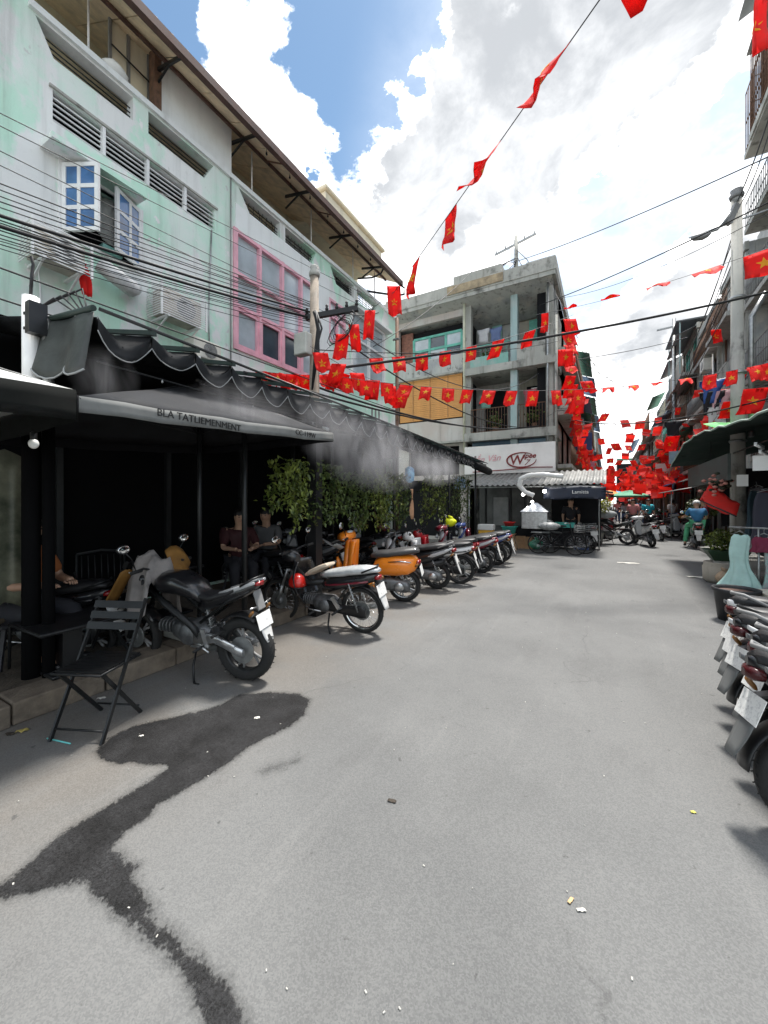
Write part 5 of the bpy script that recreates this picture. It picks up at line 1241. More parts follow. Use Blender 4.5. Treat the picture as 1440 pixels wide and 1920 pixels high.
def find(f, px):
    best = min((abs(proj(f(i / 400))[0] - px), i / 400) for i in range(401) if proj(f(i / 400))[2] > .3); return best[1]
DN = Vector((0, 0, -1))
# S1 overhead string
f1 = string((1.0, 1.9, 4.75), (-3.0, 5.6, 5.0), .0, 'long string of flags running overhead from the pole to the upper right', .005)
near = ((1192, .30, .30, (.2, -.1, -1), 'flag at the top edge, cut off, nearest on the overhead string'), (1045, .26, .34, (-.35, -.3, -.55), 'narrow folded flag high on the overhead string'), (920, .34, .46, (-.25, -.35, -.6), 'flag with tilted star in the middle of the overhead string'),
        (845, .28, .40, (.05, -.1, -1), 'pointed flag on the overhead string over the corner block'), (781, .26, .48, (-.2, 0, -1), 'long flag on the overhead string beside the roof end'))
for i, (px, w_, h_, dn, lb) in enumerate(near):
    t = find(f1, px); al = (f1(min(1, t + .01)) - f1(max(0, t - .01)))
    flag(f1(t), al, Vector(dn), w_, h_, lb, 'flags on the overhead string', .05, i * 1.3)
f1b = string((-3.0, 5.6, 5.0), (-4.2, 5.04, 3.9), -.05, 'string dropping from the overhead line to the pole')
for i, (px, w_, h_, lb) in enumerate(((738, .22, .5, 'long hanging flag in front of the corner of the green building'), (694, .17, .46, 'narrow twisted flag hanging above the crossarm end'), (663, .17, .42, 'narrow flag hanging right of the pole'), (643, .22, .42, 'flag hanging closest to the pole on the dropping string'))):
    t = find(f1b, px); al = Vector((CA, SA, 0)); p = f1b(t); p.z += .1 * (i == 0)
    flag(p, al, Vector((.05 * (-1) ** i, 0, -1)), w_, h_, lb, 'flags dropping to the pole', .06, i * 2.1)
flag(at(1428, -12, 5.2), Vector((.5, .6, .5)), Vector((-.1, -.05, -1)), .26, .62, 'large flag hanging at the top right corner', 'flags on the overhead string', .05, .6)
# S2 from the pole to the upper right, two spans
f2 = string((-4.2, 5.04, 3.95), at(1075, 590, 9.6), .28, 'string of flags rising from the pole past the corner block')
for i, px in enumerate((705, 747, 790, 835, 884, 935, 995)):
    t = find(f2, px); al = f2(t + .01) - f2(t - .01); sc_ = 1 + .22 * (i > 4)
    flag(f2(t), al, Vector((.3 - .1 * i, -.1, -1)), .26 * sc_, .3 * sc_, 'flag on the string rising past the corner block, ' + ('first from the pole', 'second from the pole', 'third from the pole', 'over the orange blind', 'by the green rail', 'large one before the top balcony', 'last, by the right column')[i], 'flags on the rising string', .04, i * 1.9)
f2b = string(at(1005, 590, 9.2), at(1470, 455, 7.0), .1, 'string of flags high across the sky on the right')
for i, (px, w_, h_, dn) in enumerate(((1022, .2, .42, (.0, 0, -1)), (1069, .3, .22, (.1, -1, -.35)), (1145, .36, .25, (.0, -1, -.3)), (1233, .36, .28, (.0, -1, -.45)), (1322, .37, .3, (0, -.9, -.55)), (1430, .42, .40, (0, -.3, -1)))):
    t = find(f2b, px); al = f2b(min(1, t + .01)) - f2b(max(0, t - .01))
    flag(f2b(t), al, Vector(dn), w_, h_, 'flag high across the sky, ' + ('against the corner block eaves', 'nearest the corner block', 'second in the sky, almost flat', 'third in the sky, blown up', 'fourth in the sky beside the lamp pole', 'large one right of the lamp pole')[i], 'flags high across the sky', .03, i * 1.1)
# S3 long level string at awning height
f3 = string((-4.2, 5.04, 3.72), at(1462, 675, 9.8), .42, 'long level string of flags from the pole across to the right-hand houses')
names3 = ('first right of the pole', 'second', 'third', 'fourth, over the awning end', 'under the orange blind, leftmost', 'under the orange blind, second', 'under the orange blind, twisted', 'at the cream pipe', 'at the loggia, left', 'at the loggia, middle', 'at the loggia, right', 'at the block corner', 'first over the street', 'second over the street', 'third over the street', 'fourth over the street', 'left of the lamp pole', 'touching the lamp pole', 'right of the lamp pole', 'at the right edge')
for i, px in enumerate((650, 688, 725, 762, 800, 841, 878, 918, 960, 1000, 1041, 1086, 1140, 1188, 1232, 1283, 1332, 1372, 1412, 1438)):
    t = find(f3, px); al = f3(min(1, t + .01)) - f3(max(0, t - .01)); over = 1130 < px < 1300
    flag(f3(t), al, Vector((.0, -1, -.45)) if over else Vector((R.uniform(-.2, .2), R.uniform(-.5, .1), -1)), (.20 if px < 1250 else .28) * R.uniform(.85, 1.15), (.27 if px < 1250 else .3) * R.uniform(.9, 1.12), 'flag on the long level string, ' + names3[i], 'flags on the long level string', .035, i * 2.3)
# S4 short string along the facade to the pole, flags crowded
f4 = string((-5.95, 5.42, 4.15), (-4.3, 6.2, 4.05), .05, 'short string of crowded flags between the green facade and the pole')
for i in range(12):
    t = (i + .5) / 12
    flag(f4(t), Vector((.25, 1, 0)) if i % 2 else Vector((1, .6, 0)), Vector((.3 * (-1) ** i * (i % 3), 0, -1)), .22, .30, 'flag in the crowded cluster left of the pole', 'crowded flags left of the pole', .06, i * 1.7)
f4b = string((-4.0, 4.7, 4.0), (-3.2, 6.6, 3.65), .1, 'short string of flags right behind the pole')
for i in range(6): flag(f4b((i + .5) / 6), Vector((.9, .7, 0)), Vector((.25 * (-1) ** i, 0, -1)), .24, .34, 'flag in the small cluster right of the pole', 'crowded flags right of the pole', .06, i * 2.7)
# strings running down the street and across it
rr = random.Random(5)
def run(a, b, n, sag, label, glabel, group, w_=.34, h_=.36, jit=.3, face=False):
    f = string(a, b, sag, label, .006, 16); a, b = Vector(a), Vector(b); al = b - a
    for i in range(n):
        t = (i + .5 + rr.uniform(-.15, .15)) / n; p = f(t)
        d = Vector((rr.uniform(-jit, jit), rr.uniform(-1.0, .1), -1)); far = proj(p)[2] > 14
        flag(p, Vector((1, rr.uniform(-.9, .9), 0)) if face else al + Vector((rr.uniform(-1, 1), rr.uniform(-1, 1), 0)) * al.length * .35, d, w_ * rr.uniform(.85, 1.1), h_ * rr.uniform(.85, 1.15), glabel, group, .05, rr.uniform(0, 6), simple=far)
run((-1.0, 12.2, 6.6), (-1.1, 16.5, 5.2), 10, .3, 'string of flags bending down along the corner block flank', 'flag hanging along the right edge of the corner block', 'flags along the corner block flank', .38, .4, .4, True)
run((-1.1, 16.5, 5.2), (-.7, 40, 3.2), 32, 1.0, 'string of flags receding along the left side of the street', 'flag receding along the left side of the street', 'flags receding on the left', .42, .42, .4, True)
run((-1.2, 16.5, 4.6), (-.6, 34, 3.0), 18, .8, 'lower string of flags receding on the left', 'flag on the lower left string down the street', 'flags on the lower left string', .42, .42)
run((3.4, 15, 5.6), (3.2, 42, 4.2), 24, .8, 'string of flags receding along the right side of the street', 'flag receding along the right side of the street', 'flags receding on the right', .45, .45, .3, True)
run((3.0, 16, 4.3), (2.8, 44, 3.2), 24, .7, 'lower string of flags receding on the right', 'flag on the lower right string down the street', 'flags on the lower right string', .45, .45)
ordn = ('nearest', 'second nearest', 'third', 'fourth', 'fifth', 'sixth', 'seventh', 'farthest')
for k, (Y, z, n, sg) in enumerate(((18, 6.2, 7, 1.5), (22, 5.4, 8, 1.2), (26, 4.9, 9, 1.1), (31, 4.4, 10, .9), (36, 4.0, 11, .7), (41, 3.6, 11, .5), (46, 3.4, 12, .4), (52, 3.2, 12, .3))):
    run((-1.2, Y, z), (3.6, Y + 2.5, z + .4), n, sg, ordn[k] + ' of the strings of flags crossing the far street', 'flag on the ' + ordn[k] + ' string crossing the far street', 'flags on the %s far cross string' % ordn[k], .36, .36, .5)
for k, (Y, X0, X1, z, n) in enumerate(((20, 1.4, 3.6, 3.1, 9), (25, 1.0, 3.6, 3.0, 10), (30, .2, 3.4, 2.9, 11), (17.5, -1.1, 1.0, 3.4, 7))):
    nm = ('by the rider', 'beyond the rider', 'over the green parasol', 'by the corner stall end')[k]
    run((X0, Y, z), (X1, Y + 5, z - .1), n, .3, 'low sagging string of flags ' + nm, 'flag on the low string ' + nm, 'low string of flags ' + nm, .42, .40, .5)

for px, py, Y, w_, h_, dn, lb in ((1262, 818, 15.5, .5, .5, (-.3, 0, -1), 'large flag with clear star beside the corner of the right-hand stall roof'), (1342, 618, 15, .34, .42, (.1, 0, -1), 'single flag high before the right-hand houses'), (1418, 728, 10.2, .55, .5, (-.2, 0, -1), 'large red flag draped right of the lamp pole above the stall roof'), (1375, 752, 11.8, .5, .4, (-.3, 0, -1), 'red flag half hidden behind the lamp pole'), (1060, 655, 11.5, .42, .45, (.1, 0, -1), 'large flag at the corner block edge under the thick cable'), (1085, 745, 12, .4, .45, (-.1, 0, -1), 'large flag at the corner block edge by the lower loggia'), (1098, 715, 12.4, .36, .36, (.5, 0, -1), 'tilted flag right of the corner block edge'), (1068, 598, 11, .34, .42, (.3, 0, -1), 'diamond shaped flag in the sky right of the corner block')):
    flag(at(px, py, Y), Vector((CA, SA + .1, .1)), Vector(dn), w_, h_, lb, 'larger flags around the street mouth', .06, px * .01)
def polystring(pts, label): MB().tube([Vector(p) for p in pts], .005, 4).build('flag_string', m_cablegrey, label=label, cat='string')
polystring([(-1.9, 15.0, 9.6), at(1068, 598, 11), at(1060, 655, 11.5), at(1098, 715, 12.4), at(1085, 745, 12), (-1.9, 15.0, 4.6)], 'loose string of large flags looping beside the corner block edge')
polystring([(-1.0, 14.6, 4.2), at(1262, 818, 15.5), (LX, LY + .2, 5.0), (4.7, 12.5, 5.2)], 'string carrying the large flag beside the stall roof corner')
polystring([(LX, LY + .2, 6.4), at(1342, 618, 15), (4.1, 19, 7.2)], 'string of the single high flag before the right-hand houses')
polystring([at(1375, 752, 11.8) + Vector((-.3, .2, 0)), at(1375, 752, 11.8), at(1418, 728, 10.2), (4.7, 9.8, 4.6)], 'string of the red flags behind the lamp pole')
polystring([at(1100, -320, 4.6), at(1428, -12, 5.2), (4.72, 9.2, 8.6)], 'string of the large flag at the top right corner')
# beyond those: the far mass of bunting nobody could count
fm = MB(); fy = MB(); rq = random.Random(21)
for k in range(380):
    Y = rq.uniform(24, 62); e_ = rq.random() ** 1.5; side = rq.choice((0, 1, 1)); X = (-1.2 + e_ * 1.5) if side == 0 else (3.7 - e_ * 2.6)
    zc = (6.0 - 3.2 * (Y - 24) / 38) if rq.random() < .15 else rq.uniform(2.4, 3.3)
    p = Vector((X, Y, zc + rq.gauss(0, .25))); a = rq.uniform(-.9, .9); al = Vector((math.cos(a), math.sin(a), rq.uniform(-.2, .2))); dn = Vector((rq.uniform(-.4, .4), rq.uniform(-.7, .2), -1)).normalized()
    w2, h_ = rq.uniform(.2, .3), rq.uniform(.36, .52); m_ = p + dn * h_ * .5 + al.cross(dn) * rq.uniform(-.08, .08)
    fm.add([p - al * w2, p + al * w2, m_ + al * w2, p + dn * h_ + al * w2 * .9, p + dn * h_ - al * w2 * .9, m_ - al * w2], [(0, 1, 2, 5), (5, 2, 3, 4)])
fm.build('far_bunting', m_red, label='far mass of red bunting filling the end of the street', cat='bunting', kind='stuff')
print('FLAGS', FLAGS)
# ---------------------------------------------------------------- motorbikes (x forward from the rear axle, y left, z up)
def paint(name, c, coat=.6, rough=.3): return M('paint_' + name, c, rough, 0, var=.06, vsc=3, coat=coat)
p_black = paint('black', (.012, .012, .014)); p_orange = paint('orange', (.92, .26, .02)); p_white = paint('white', (.72, .72, .72)); p_red = paint('red', (.42, .012, .02))
p_silver = paint('silver', (.42, .43, .44)); p_grey = paint('grey', (.12, .125, .13)); p_maroon = paint('maroon', (.16, .012, .025)); p_blue = paint('blue', (.03, .06, .22)); p_dgreen = paint('dark_green', (.02, .05, .04))
m_seat = M('seat_vinyl', (.022, .022, .024), .5, var=.25, bump=.08, bsc=200); m_seatsilver = M('silver_seat_cover', (.52, .54, .55), .35, .35, var=.12, vsc=9, bump=.15, bsc=30)
m_tail = M('tail_light_red', (.22, .006, .008), .2, spec=.8); m_amber = M('indicator_smoked', (.22, .10, .03), .25); m_lens = M('headlight_lens', (.6, .62, .64), .1, spec=.9)
m_mirror = M('mirror_glass', (.75, .77, .78), .05, 1., var=.03); m_flap = M('pale_mudflap', (.58, .58, .57), .5, var=.1); m_flapgrey = M('grey_mudflap', (.13, .135, .135), .5, var=.15)
m_engine = M('engine_casting', (.16, .165, .17), .45, .6, var=.3, vsc=14)
RX = Matrix.Rotation(PI / 2, 4, 'X')      # lathe axis z -> along y
def arc(cx, cz, r, a0, a1, n, y=0.): return [Vector((cx + r * math.cos(math.radians(a0 + (a1 - a0) * i / n)), y, cz + r * math.sin(math.radians(a0 + (a1 - a0) * i / n)))) for i in range(n + 1)]
def fender(mb, cx, cz, r, a0, a1, w_, n=12, th=.006):
    gr = []
    for i in range(n + 1):
        a = math.radians(a0 + (a1 - a0) * i / n)
        gr.append([(cx + (r - .35 * abs(y) ** 1.6 * 3) * math.cos(a), y, cz + (r - .35 * abs(y) ** 1.6 * 3) * math.sin(a)) for y in (-w_, -w_ * .6, 0, w_ * .6, w_)])
    return mb.sheet(gr, th)
def wheel(t, x, r, w_, kind):
    T = Matrix.Translation((x, 0, r)) @ RX
    h = w_ / 2; ri = r - w_ * .62
    ty = MB().lathe([(ri, -h * .62), (r - w_ * .3, -h), (r - w_ * .1, -h * .72), (r, -h * .2), (r, h * .2), (r - w_ * .1, h * .72), (r - w_ * .3, h), (ri, h * .62)], 36, T, caps=False)
    wo_ = ty.build('tyre', m_rubber, t)
    q = MB()
    for k in range(30):
        a = 2 * PI * k / 30
        for s_ in (-1, 1):
            c = T @ Vector(((r + .001) * math.cos(a), (r + .001) * math.sin(a), s_ * h * .42))
            q.cbox(c, (w_ * .06, h * .5, .0025), Matrix.Rotation(-a - PI / 2 , 4, 'Y') @ Matrix.Rotation(.5 * s_, 4, 'Z'))
    q.build('tread', m_rubber, wo_, kind='stuff')
    rim_m = {'spoke': m_chrome, 'alloy': m_blkmetal, 'alloys': m_alu}[kind]
    MB().lathe([(ri + .004, -h * .6), (ri - .012, -h * .55), (ri - .018, 0), (ri - .012, h * .55), (ri + .004, h * .6), (ri + .002, 0)], 36, T, caps=False).build('rim', rim_m, wo_)
    q = MB()
    if kind == 'spoke':
        for k in range(28):
            a = 2 * PI * k / 28; s_ = 1 if k % 2 else -1; b = a + .35 * (1 if k % 4 < 2 else -1)
            q.tube([T @ Vector((.05 * math.cos(b), .05 * math.sin(b), s_ * .03)), T @ Vector(((ri - .01) * math.cos(a), (ri - .01) * math.sin(a), 0))], .0022, 4)
        q.build('spokes', m_chrome, wo_)
        MB().lathe([(.012, -.07), (.055, -.055), (.06, -.02), (.06, .02), (.055, .055), (.012, .07)], 16, T).build('hub', m_engine, wo_)
    else:
        for k in range(5):
            a = 2 * PI * k / 5
            for d_ in (-.16, .16):
                q.tube([T @ Vector((.035 * math.cos(a), .035 * math.sin(a), .012)), T @ Vector((ri * .55 * math.cos(a + d_ * .5), ri * .55 * math.sin(a + d_ * .5), .016)), T @ Vector(((ri - .008) * math.cos(a + d_), (ri - .008) * math.sin(a + d_), .006))], [.017, .013, .014], 6)
        q.build('spokes', m_alu if kind == 'alloys' else m_greyp, wo_)
        MB().lathe([(.012, -.06), (.05, -.05), (.055, 0), (.05, .05), (.012, .06)], 14, T).build('hub', m_engine, wo_)
    MB().lathe([(r * .42, -.004), (r * .42, .004), (r * .2, .004), (r * .2, -.004)], 24, Matrix.Translation((x, h * .75, r)) @ RX).build('brake_disc', m_steel, wo_)
    return wo_
def plate(t, x, z, tilt, flap=None, w_=.215, h_=.155, fl=.2):
    w_, h_ = .215, .155
    T = Matrix.Translation((x, 0, z)) @ Matrix.Rotation(tilt, 4, 'Y')
    p = MB().box(-.004, .002, -w_ / 2, w_ / 2, -h_ / 2, h_ / 2, T).build('number_plate', m_plate, t, bevel=.003)
    if flap:
        gr = [[T @ Vector((.012 - .0 * j - .02 * (j / 4) ** 2, y * (1 - .35 * (j / 4) ** 2), -h_ * .35 - j * fl / 4)) for y in (-.075, -.04, 0, .04, .075)] for j in range(5)]
        MB().sheet(gr, .005).build('mudflap', flap, t)
    q = MB().beam(T @ Vector((.01, 0, h_ / 2)), T @ Vector((.12, 0, h_ / 2 + .1)), .07, .012); q.build('plate_bracket', m_blk, t)
    for s_ in (-1, 1): MB().loft([(-.05, 0, .012, .012), (-.02, 0, .02, .018), (.03, 0, .018, .016), (.05, 0, .006, .006)], M=T @ Matrix.Translation((.05, s_ * .13, h_ / 2 + .05))).build('indicator', m_amber, t)
def bars(t, x, z, wd=.33, rise=.03, back=.08, mat=None):
    q = MB().tube([(x - back, -wd, z + rise), (x - back * .4, -wd * .5, z + rise), (x, -.06, z), (x, .06, z), (x - back * .4, wd * .5, z + rise), (x - back, wd, z + rise)], .012, 8)
    b = q.build('handlebar', mat or m_blkmetal, t)
    for s_ in (-1, 1):
        MB().tube([(x - back * .85, s_ * (wd - .12), z + rise), (x - back, s_ * wd, z + rise)], .018, 8).build('grip', m_rubber, b)
        MB().tube([(x - back * .55, s_ * (wd - .13), z + rise), (x - back * .4 + .03, s_ * (wd - .05), z + rise - .01)], .006, 6).build('lever', m_alu, b)
def mirrors(t, x, z, wd, h=.2, head=(.05, .02, .035), mat=m_blk, out=.1):
    for s_ in (-1, 1):
        c = Vector((x + .01, s_ * (wd + out), z + h))
        m_ = MB().tube([(x, s_ * wd, z), (x + .01, s_ * (wd + out * .3), z + h * .6), c], .006, 6).build('mirror_stem', m_blkmetal, t)
        MB().ball(c + Vector((.012, 0, .02)), (.018, head[0] * 1.4, head[2] * 1.3), 12, 8).build('mirror_head', mat, m_)
        MB().ball(c + Vector((-.003, 0, .02)), (.006, head[0] * 1.25, head[2] * 1.12), 12, 8).build('mirror_glass', m_mirror, m_)
def fork(t, x0, z0, x1, z1, off=.075, r=.017, mat=None):
    q = MB()
    for s_ in (-1, 1): q.tube([(x0, s_ * off, z0), ((x0 + x1) / 2, s_ * off, (z0 + z1) / 2)], r * 1.35, 8); q.tube([((x0 + x1) / 2, s_ * off, (z0 + z1) / 2), (x1, s_ * off, z1)], r, 8)
    q.tube([(x1, -off, z1 - .03), (x1, off, z1 - .03)], .02, 6)
    q.build('fork', mat or m_steel, t)
def shock(t, a, b, y):
    a, b = Vector((a[0], y, a[1])), Vector((b[0], y, b[1])); q = MB().tube([a, b], .011, 8); n = 40; pts = []
    d = (b - a).normalized(); u = Vector((0, 1, 0)); v = d.cross(u)
    for i in range(n + 1): p = a.lerp(b, .2 + .7 * i / n); pts.append(p + (u * math.cos(i * .95) + v * math.sin(i * .95)) * .022)
    q.tube(pts, .005, 4); q.build('shock_absorber', m_steel, t)
def engine(t, cx, cz, s_=1.):
    q = MB().loft([(cx - .2 * s_, cz, .07, .06), (cx - .12 * s_, cz, .1, .1), (cx + .05 * s_, cz, .11, .11), (cx + .12 * s_, cz + .01, .09, .08)])
    q.lathe([(.001, -.135), (.07 * s_, -.13), (.085 * s_, -.1), (.085 * s_, .1), (.07 * s_, .13), (.001, .135)], 16, Matrix.Translation((cx - .05, 0, cz)) @ RX)
    for k in range(6): q.loft([(cx + .12 + k * .032 * s_, cz + .03, .075, .07), (cx + .135 + k * .032 * s_, cz + .03, .075, .07)], n=10)
    q.build('engine', m_engine, t)
def exhaust(t, pts, r): MB().tube(pts[:3], [r * .4] * 3, 8).tube(pts[2:], [r * .6] + [r] * (len(pts) - 4) + [r * .8], 12).build('exhaust', m_steel, t)
def stand(t, x, z): MB().tube([(x, .08, z), (x - .03, .17, z * .5), (x - .09, .23, -.02 + .03)], .011, 6).tube([(x - .09, .23, .012), (x - .15, .24, .012)], .014, 6).build('side_stand', m_blkmetal, t)
def pegs(t, x, z): 
    for s_ in (-1, 1): MB().tube([(x, s_ * .1, z), (x, s_ * .27, z)], .014, 8).build('foot_peg', m_rubber, t)
def sidecover(t, secs, mat, name='tail_cover'): return MB().loft(secs).build(name, mat, t)

def underbone(name, label, body=p_black, accent=p_red, seat=m_seat, flap=m_flap, wk='spoke', rack=False):
    t = thing(name, label, 'motorbike'); wb = 1.23; r = .283
    wheel(t, 0, r, .078, wk); wheel(t, wb, r, .068, wk)
    fork(t, wb, r, wb - .20, .74, .065)
    q = fender(MB(), wb, r, r + .03, 25, 165, .055); q.build('front_fender', body, t)
    q = fender(MB(), 0, r, r + .045, 20, 172, .07); q.build('rear_fender', m_blk, t)
    sidecover(t, [(-.40, .725, .02, .025), (-.30, .71, .065, .05), (-.08, .67, .1, .075), (.2, .62, .118, .085), (.42, .585, .105, .07), (.52, .57, .05, .04)], body)
    MB().loft([(-.2, .665, .104, .02), (.0, .645, .118, .03), (.3, .60, .126, .03), (.45, .58, .112, .02)], e=2.).build('side_stripe', accent, t)
    MB().loft([(-.33, .79, .05, .016), (-.24, .80, .09, .035), (-.05, .785, .118, .05), (.12, .765, .125, .052), (.2, .745, .12, .055), (.34, .725, .11, .05), (.46, .70, .085, .045), (.54, .69, .05, .025)]).build('seat', seat, t)
    MB().tube([(.5, 0, .6), (.75, 0, .55), (1.0, 0, .76)], .045, 8).build('frame_spine', m_blkmetal, t)
    q = MB().tube([(.42, -.07, .5), (.1, -.08, .60), (-.28, -.06, .69)], .014, 6).tube([(.42, .07, .5), (.1, .08, .60), (-.28, .06, .69)], .014, 6); q.build('subframe', m_blkmetal, t)
    rg = []                                                     # leg shield: bent plate, open at the back
    for j in range(9):
        z = .34 + j * .065; x = .86 + .10 * (j / 8) + .05 * math.sin(j / 8 * PI); w_ = .13 + .13 * math.sin((j + 1.2) / 9.6 * PI)
        rg.append([(x - .16 * abs(s_) ** 1.6, s_ * w_, z) for s_ in (-1, -.75, -.4, 0, .4, .75, 1)])
    MB().sheet(rg, .012).build('leg_shield', body, t)
    MB().loft([(.9, .86, .05, .05), (.97, .9, .1, .09), (1.04, .91, .11, .085), (1.1, .90, .075, .06)]).build('headlight_cowl', body, t)
    MB().ball((1.09, 0, .9), (.03, .08, .05)).build('headlight', m_lens, t)
    bars(t, .97, .965, .33); mirrors(t, .95, .99, .25, .17)
    engine(t, .52, .32); exhaust(t, [(.66, -.08, .34), (.6, -.11, .24), (.4, -.14, .22), (.1, -.15, .25), (-.2, -.15, .30), (-.3, -.15, .31)], .042)
    q = MB()
    for s_ in (-1, 1): q.beam((.42, s_ * .085, .34), (-.01, s_ * .085, r), .028, .035)
    q.build('swingarm', m_blkmetal, t)
    MB().loft([(-.1, r, .012, .055), (-.04, r + .005, .018, .075), (.2, r + .01, .018, .06), (.42, .33, .018, .07), (.47, .33, .01, .04)], M=Matrix.Translation((0, .1, 0))).build('chain_case', m_blk, t)
    for s_ in (-1, 1): shock(t, (.0, r + .01), (.11, .63), s_ * .115)
    for s_ in (-1, 1): MB().beam((.24, s_ * .13, .3), (.34, s_ * .13, .45), .02, .05).build('foot_bracket', m_alu, t)
    pegs(t, .26, .29); pegs(t, .6, .25); stand(t, .42, .22)
    MB().loft([(-.43, .705, .02, .02), (-.40, .71, .06, .03), (-.34, .71, .07, .03)]).build('tail_light', m_tail, t)
    plate(t, -.43, .56, .42, flap)
    MB().tube([(-.1, -.115, .78), (-.3, -.1, .83), (-.36, 0, .835), (-.3, .1, .83), (-.1, .115, .78)], .012, 6).build('grab_rail', m_blkmetal, t)
    MB().tube([(.74, .12, .29), (.66, .15, .27), (.5, .15, .26)], .008, 6).build('gear_pedal', m_alu, t)
    return t
def sportbike(name, label, body=p_black):
    t = thing(name, label, 'motorbike'); wb = 1.34; r = .305
    wheel(t, 0, r, .14, 'alloy'); wheel(t, wb, r - .005, .1, 'alloy')
    fork(t, wb, r, wb - .24, .92, .09, .022, m_blkmetal)
    fender(MB(), wb, r, r + .035, 40, 150, .065).build('front_fender', body, t)
    fender(MB(), 0, r, r + .05, 40, 120, .085).build('rear_hugger', m_blk, t)
    MB().loft([(.42, .77, .10, .05), (.5, .84, .14, .09), (.68, .90, .16, .12), (.88, .90, .15, .11), (1.0, .86, .09, .07)], e=2.4).build('fuel_tank', body, t)
    MB().loft([(-.2, .93, .03, .012), (-.12, .925, .075, .022), (.04, .885, .10, .03), (.1, .85, .11, .03), (.3, .79, .13, .035), (.46, .79, .10, .04), (.52, .80, .06, .03)]).build('seat', m_seat, t)
    MB().loft([(-.36, .955, .02, .02), (-.27, .925, .06, .04), (-.05, .87, .09, .06), (.15, .80, .10, .07), (.35, .73, .10, .07), (.48, .7, .06, .05)]).build('tail_cover', body, t)
    for s_ in (-1, 1): MB().loft([(-.34, .965, .008, .012), (-.2, .945, .012, .02), (.02, .895, .012, .022), (.2, .845, .01, .015)], M=Matrix.Translation((0, s_ * .085, 0))).build('side_stripe', p_silver, t)
    MB().tube([(-.05, -.1, .93), (-.3, -.09, 1.0), (-.34, 0, 1.005), (-.3, .09, 1.0), (-.05, .1, .93)], .012, 6).build('grab_rail', m_blkmetal, t)
    q = MB()
    for s_ in (-1, 1): q.tube([(1.08, s_ * .05, .82), (.8, s_ * .14, .72), (.5, s_ * .13, .52), (.42, s_ * .11, .40)], .032, 8); q.tube([(.42, s_ * .1, .55), (.1, s_ * .09, .78), (-.2, s_ * .06, .88)], .016, 6)
    q.build('frame', m_blkmetal, t)
    engine(t, .62, .42, 1.35)
    q = MB()
    for s_ in (-1, 1): q.loft([(-.06, r, .018, .035), (.02, r + .02, .02, .04), (.25, r + .11, .022, .045), (.48, .40, .03, .06)], M=Matrix.Translation((0, s_ * .115, 0)))
    q.build('swingarm', m_alu, t)
    MB().loft([(.02, .36, .01, .02), (.2, .41, .012, .03), (.42, .44, .01, .02)], M=Matrix.Translation((0, .13, 0))).build('chain_guard', m_alu, t)
    shock(t, (.36, .42), (.42, .7), 0); shock(t, (.35, .42), (.41, .7), .03)
    exhaust(t, [(.8, -.08, .45), (.75, -.1, .25), (.5, -.1, .2), (.3, -.14, .26), (-.05, -.17, .40), (-.2, -.17, .44)], .055)
    for s_ in (-1, 1): MB().beam((.33, s_ * .13, .33), (.37, s_ * .14, .5), .02, .04).build('foot_bracket', m_alu, t)
    pegs(t, .36, .34); pegs(t, .15, .5); stand(t, .5, .28)
    MB().tube([(.5, .15, .33), (.36, .17, .34), (.28, .17, .30)], .009, 6).build('gear_pedal', m_alu, t)
    bars(t, 1.04, 1.02, .36, .04, .1); mirrors(t, 1.0, 1.06, .26, .2)
    MB().loft([(1.06, .9, .07, .07), (1.14, .9, .11, .09), (1.24, .88, .1, .08), (1.28, .87, .06, .05)]).build('headlight_cowl', body, t)
    MB().ball((1.26, 0, .875), (.03, .08, .055)).build('headlight', m_lens, t)
    MB().loft([(-.39, .945, .02, .015), (-.35, .945, .06, .022), (-.3, .94, .06, .02)]).build('tail_light', m_tail, t)
    MB().beam((-.26, 0, .87), (-.36, 0, .70), .1, .03).build('plate_arm', m_greyp, t)
    plate(t, -.41, .60, .5, m_flap, .19, .14, .17)
    for s_ in (-1, 1): MB().tube([(-.33, s_ * .03, .73), (-.34, s_ * .16, .75)], .008, 5).build('indicator_stem', m_alu, t)
    return t
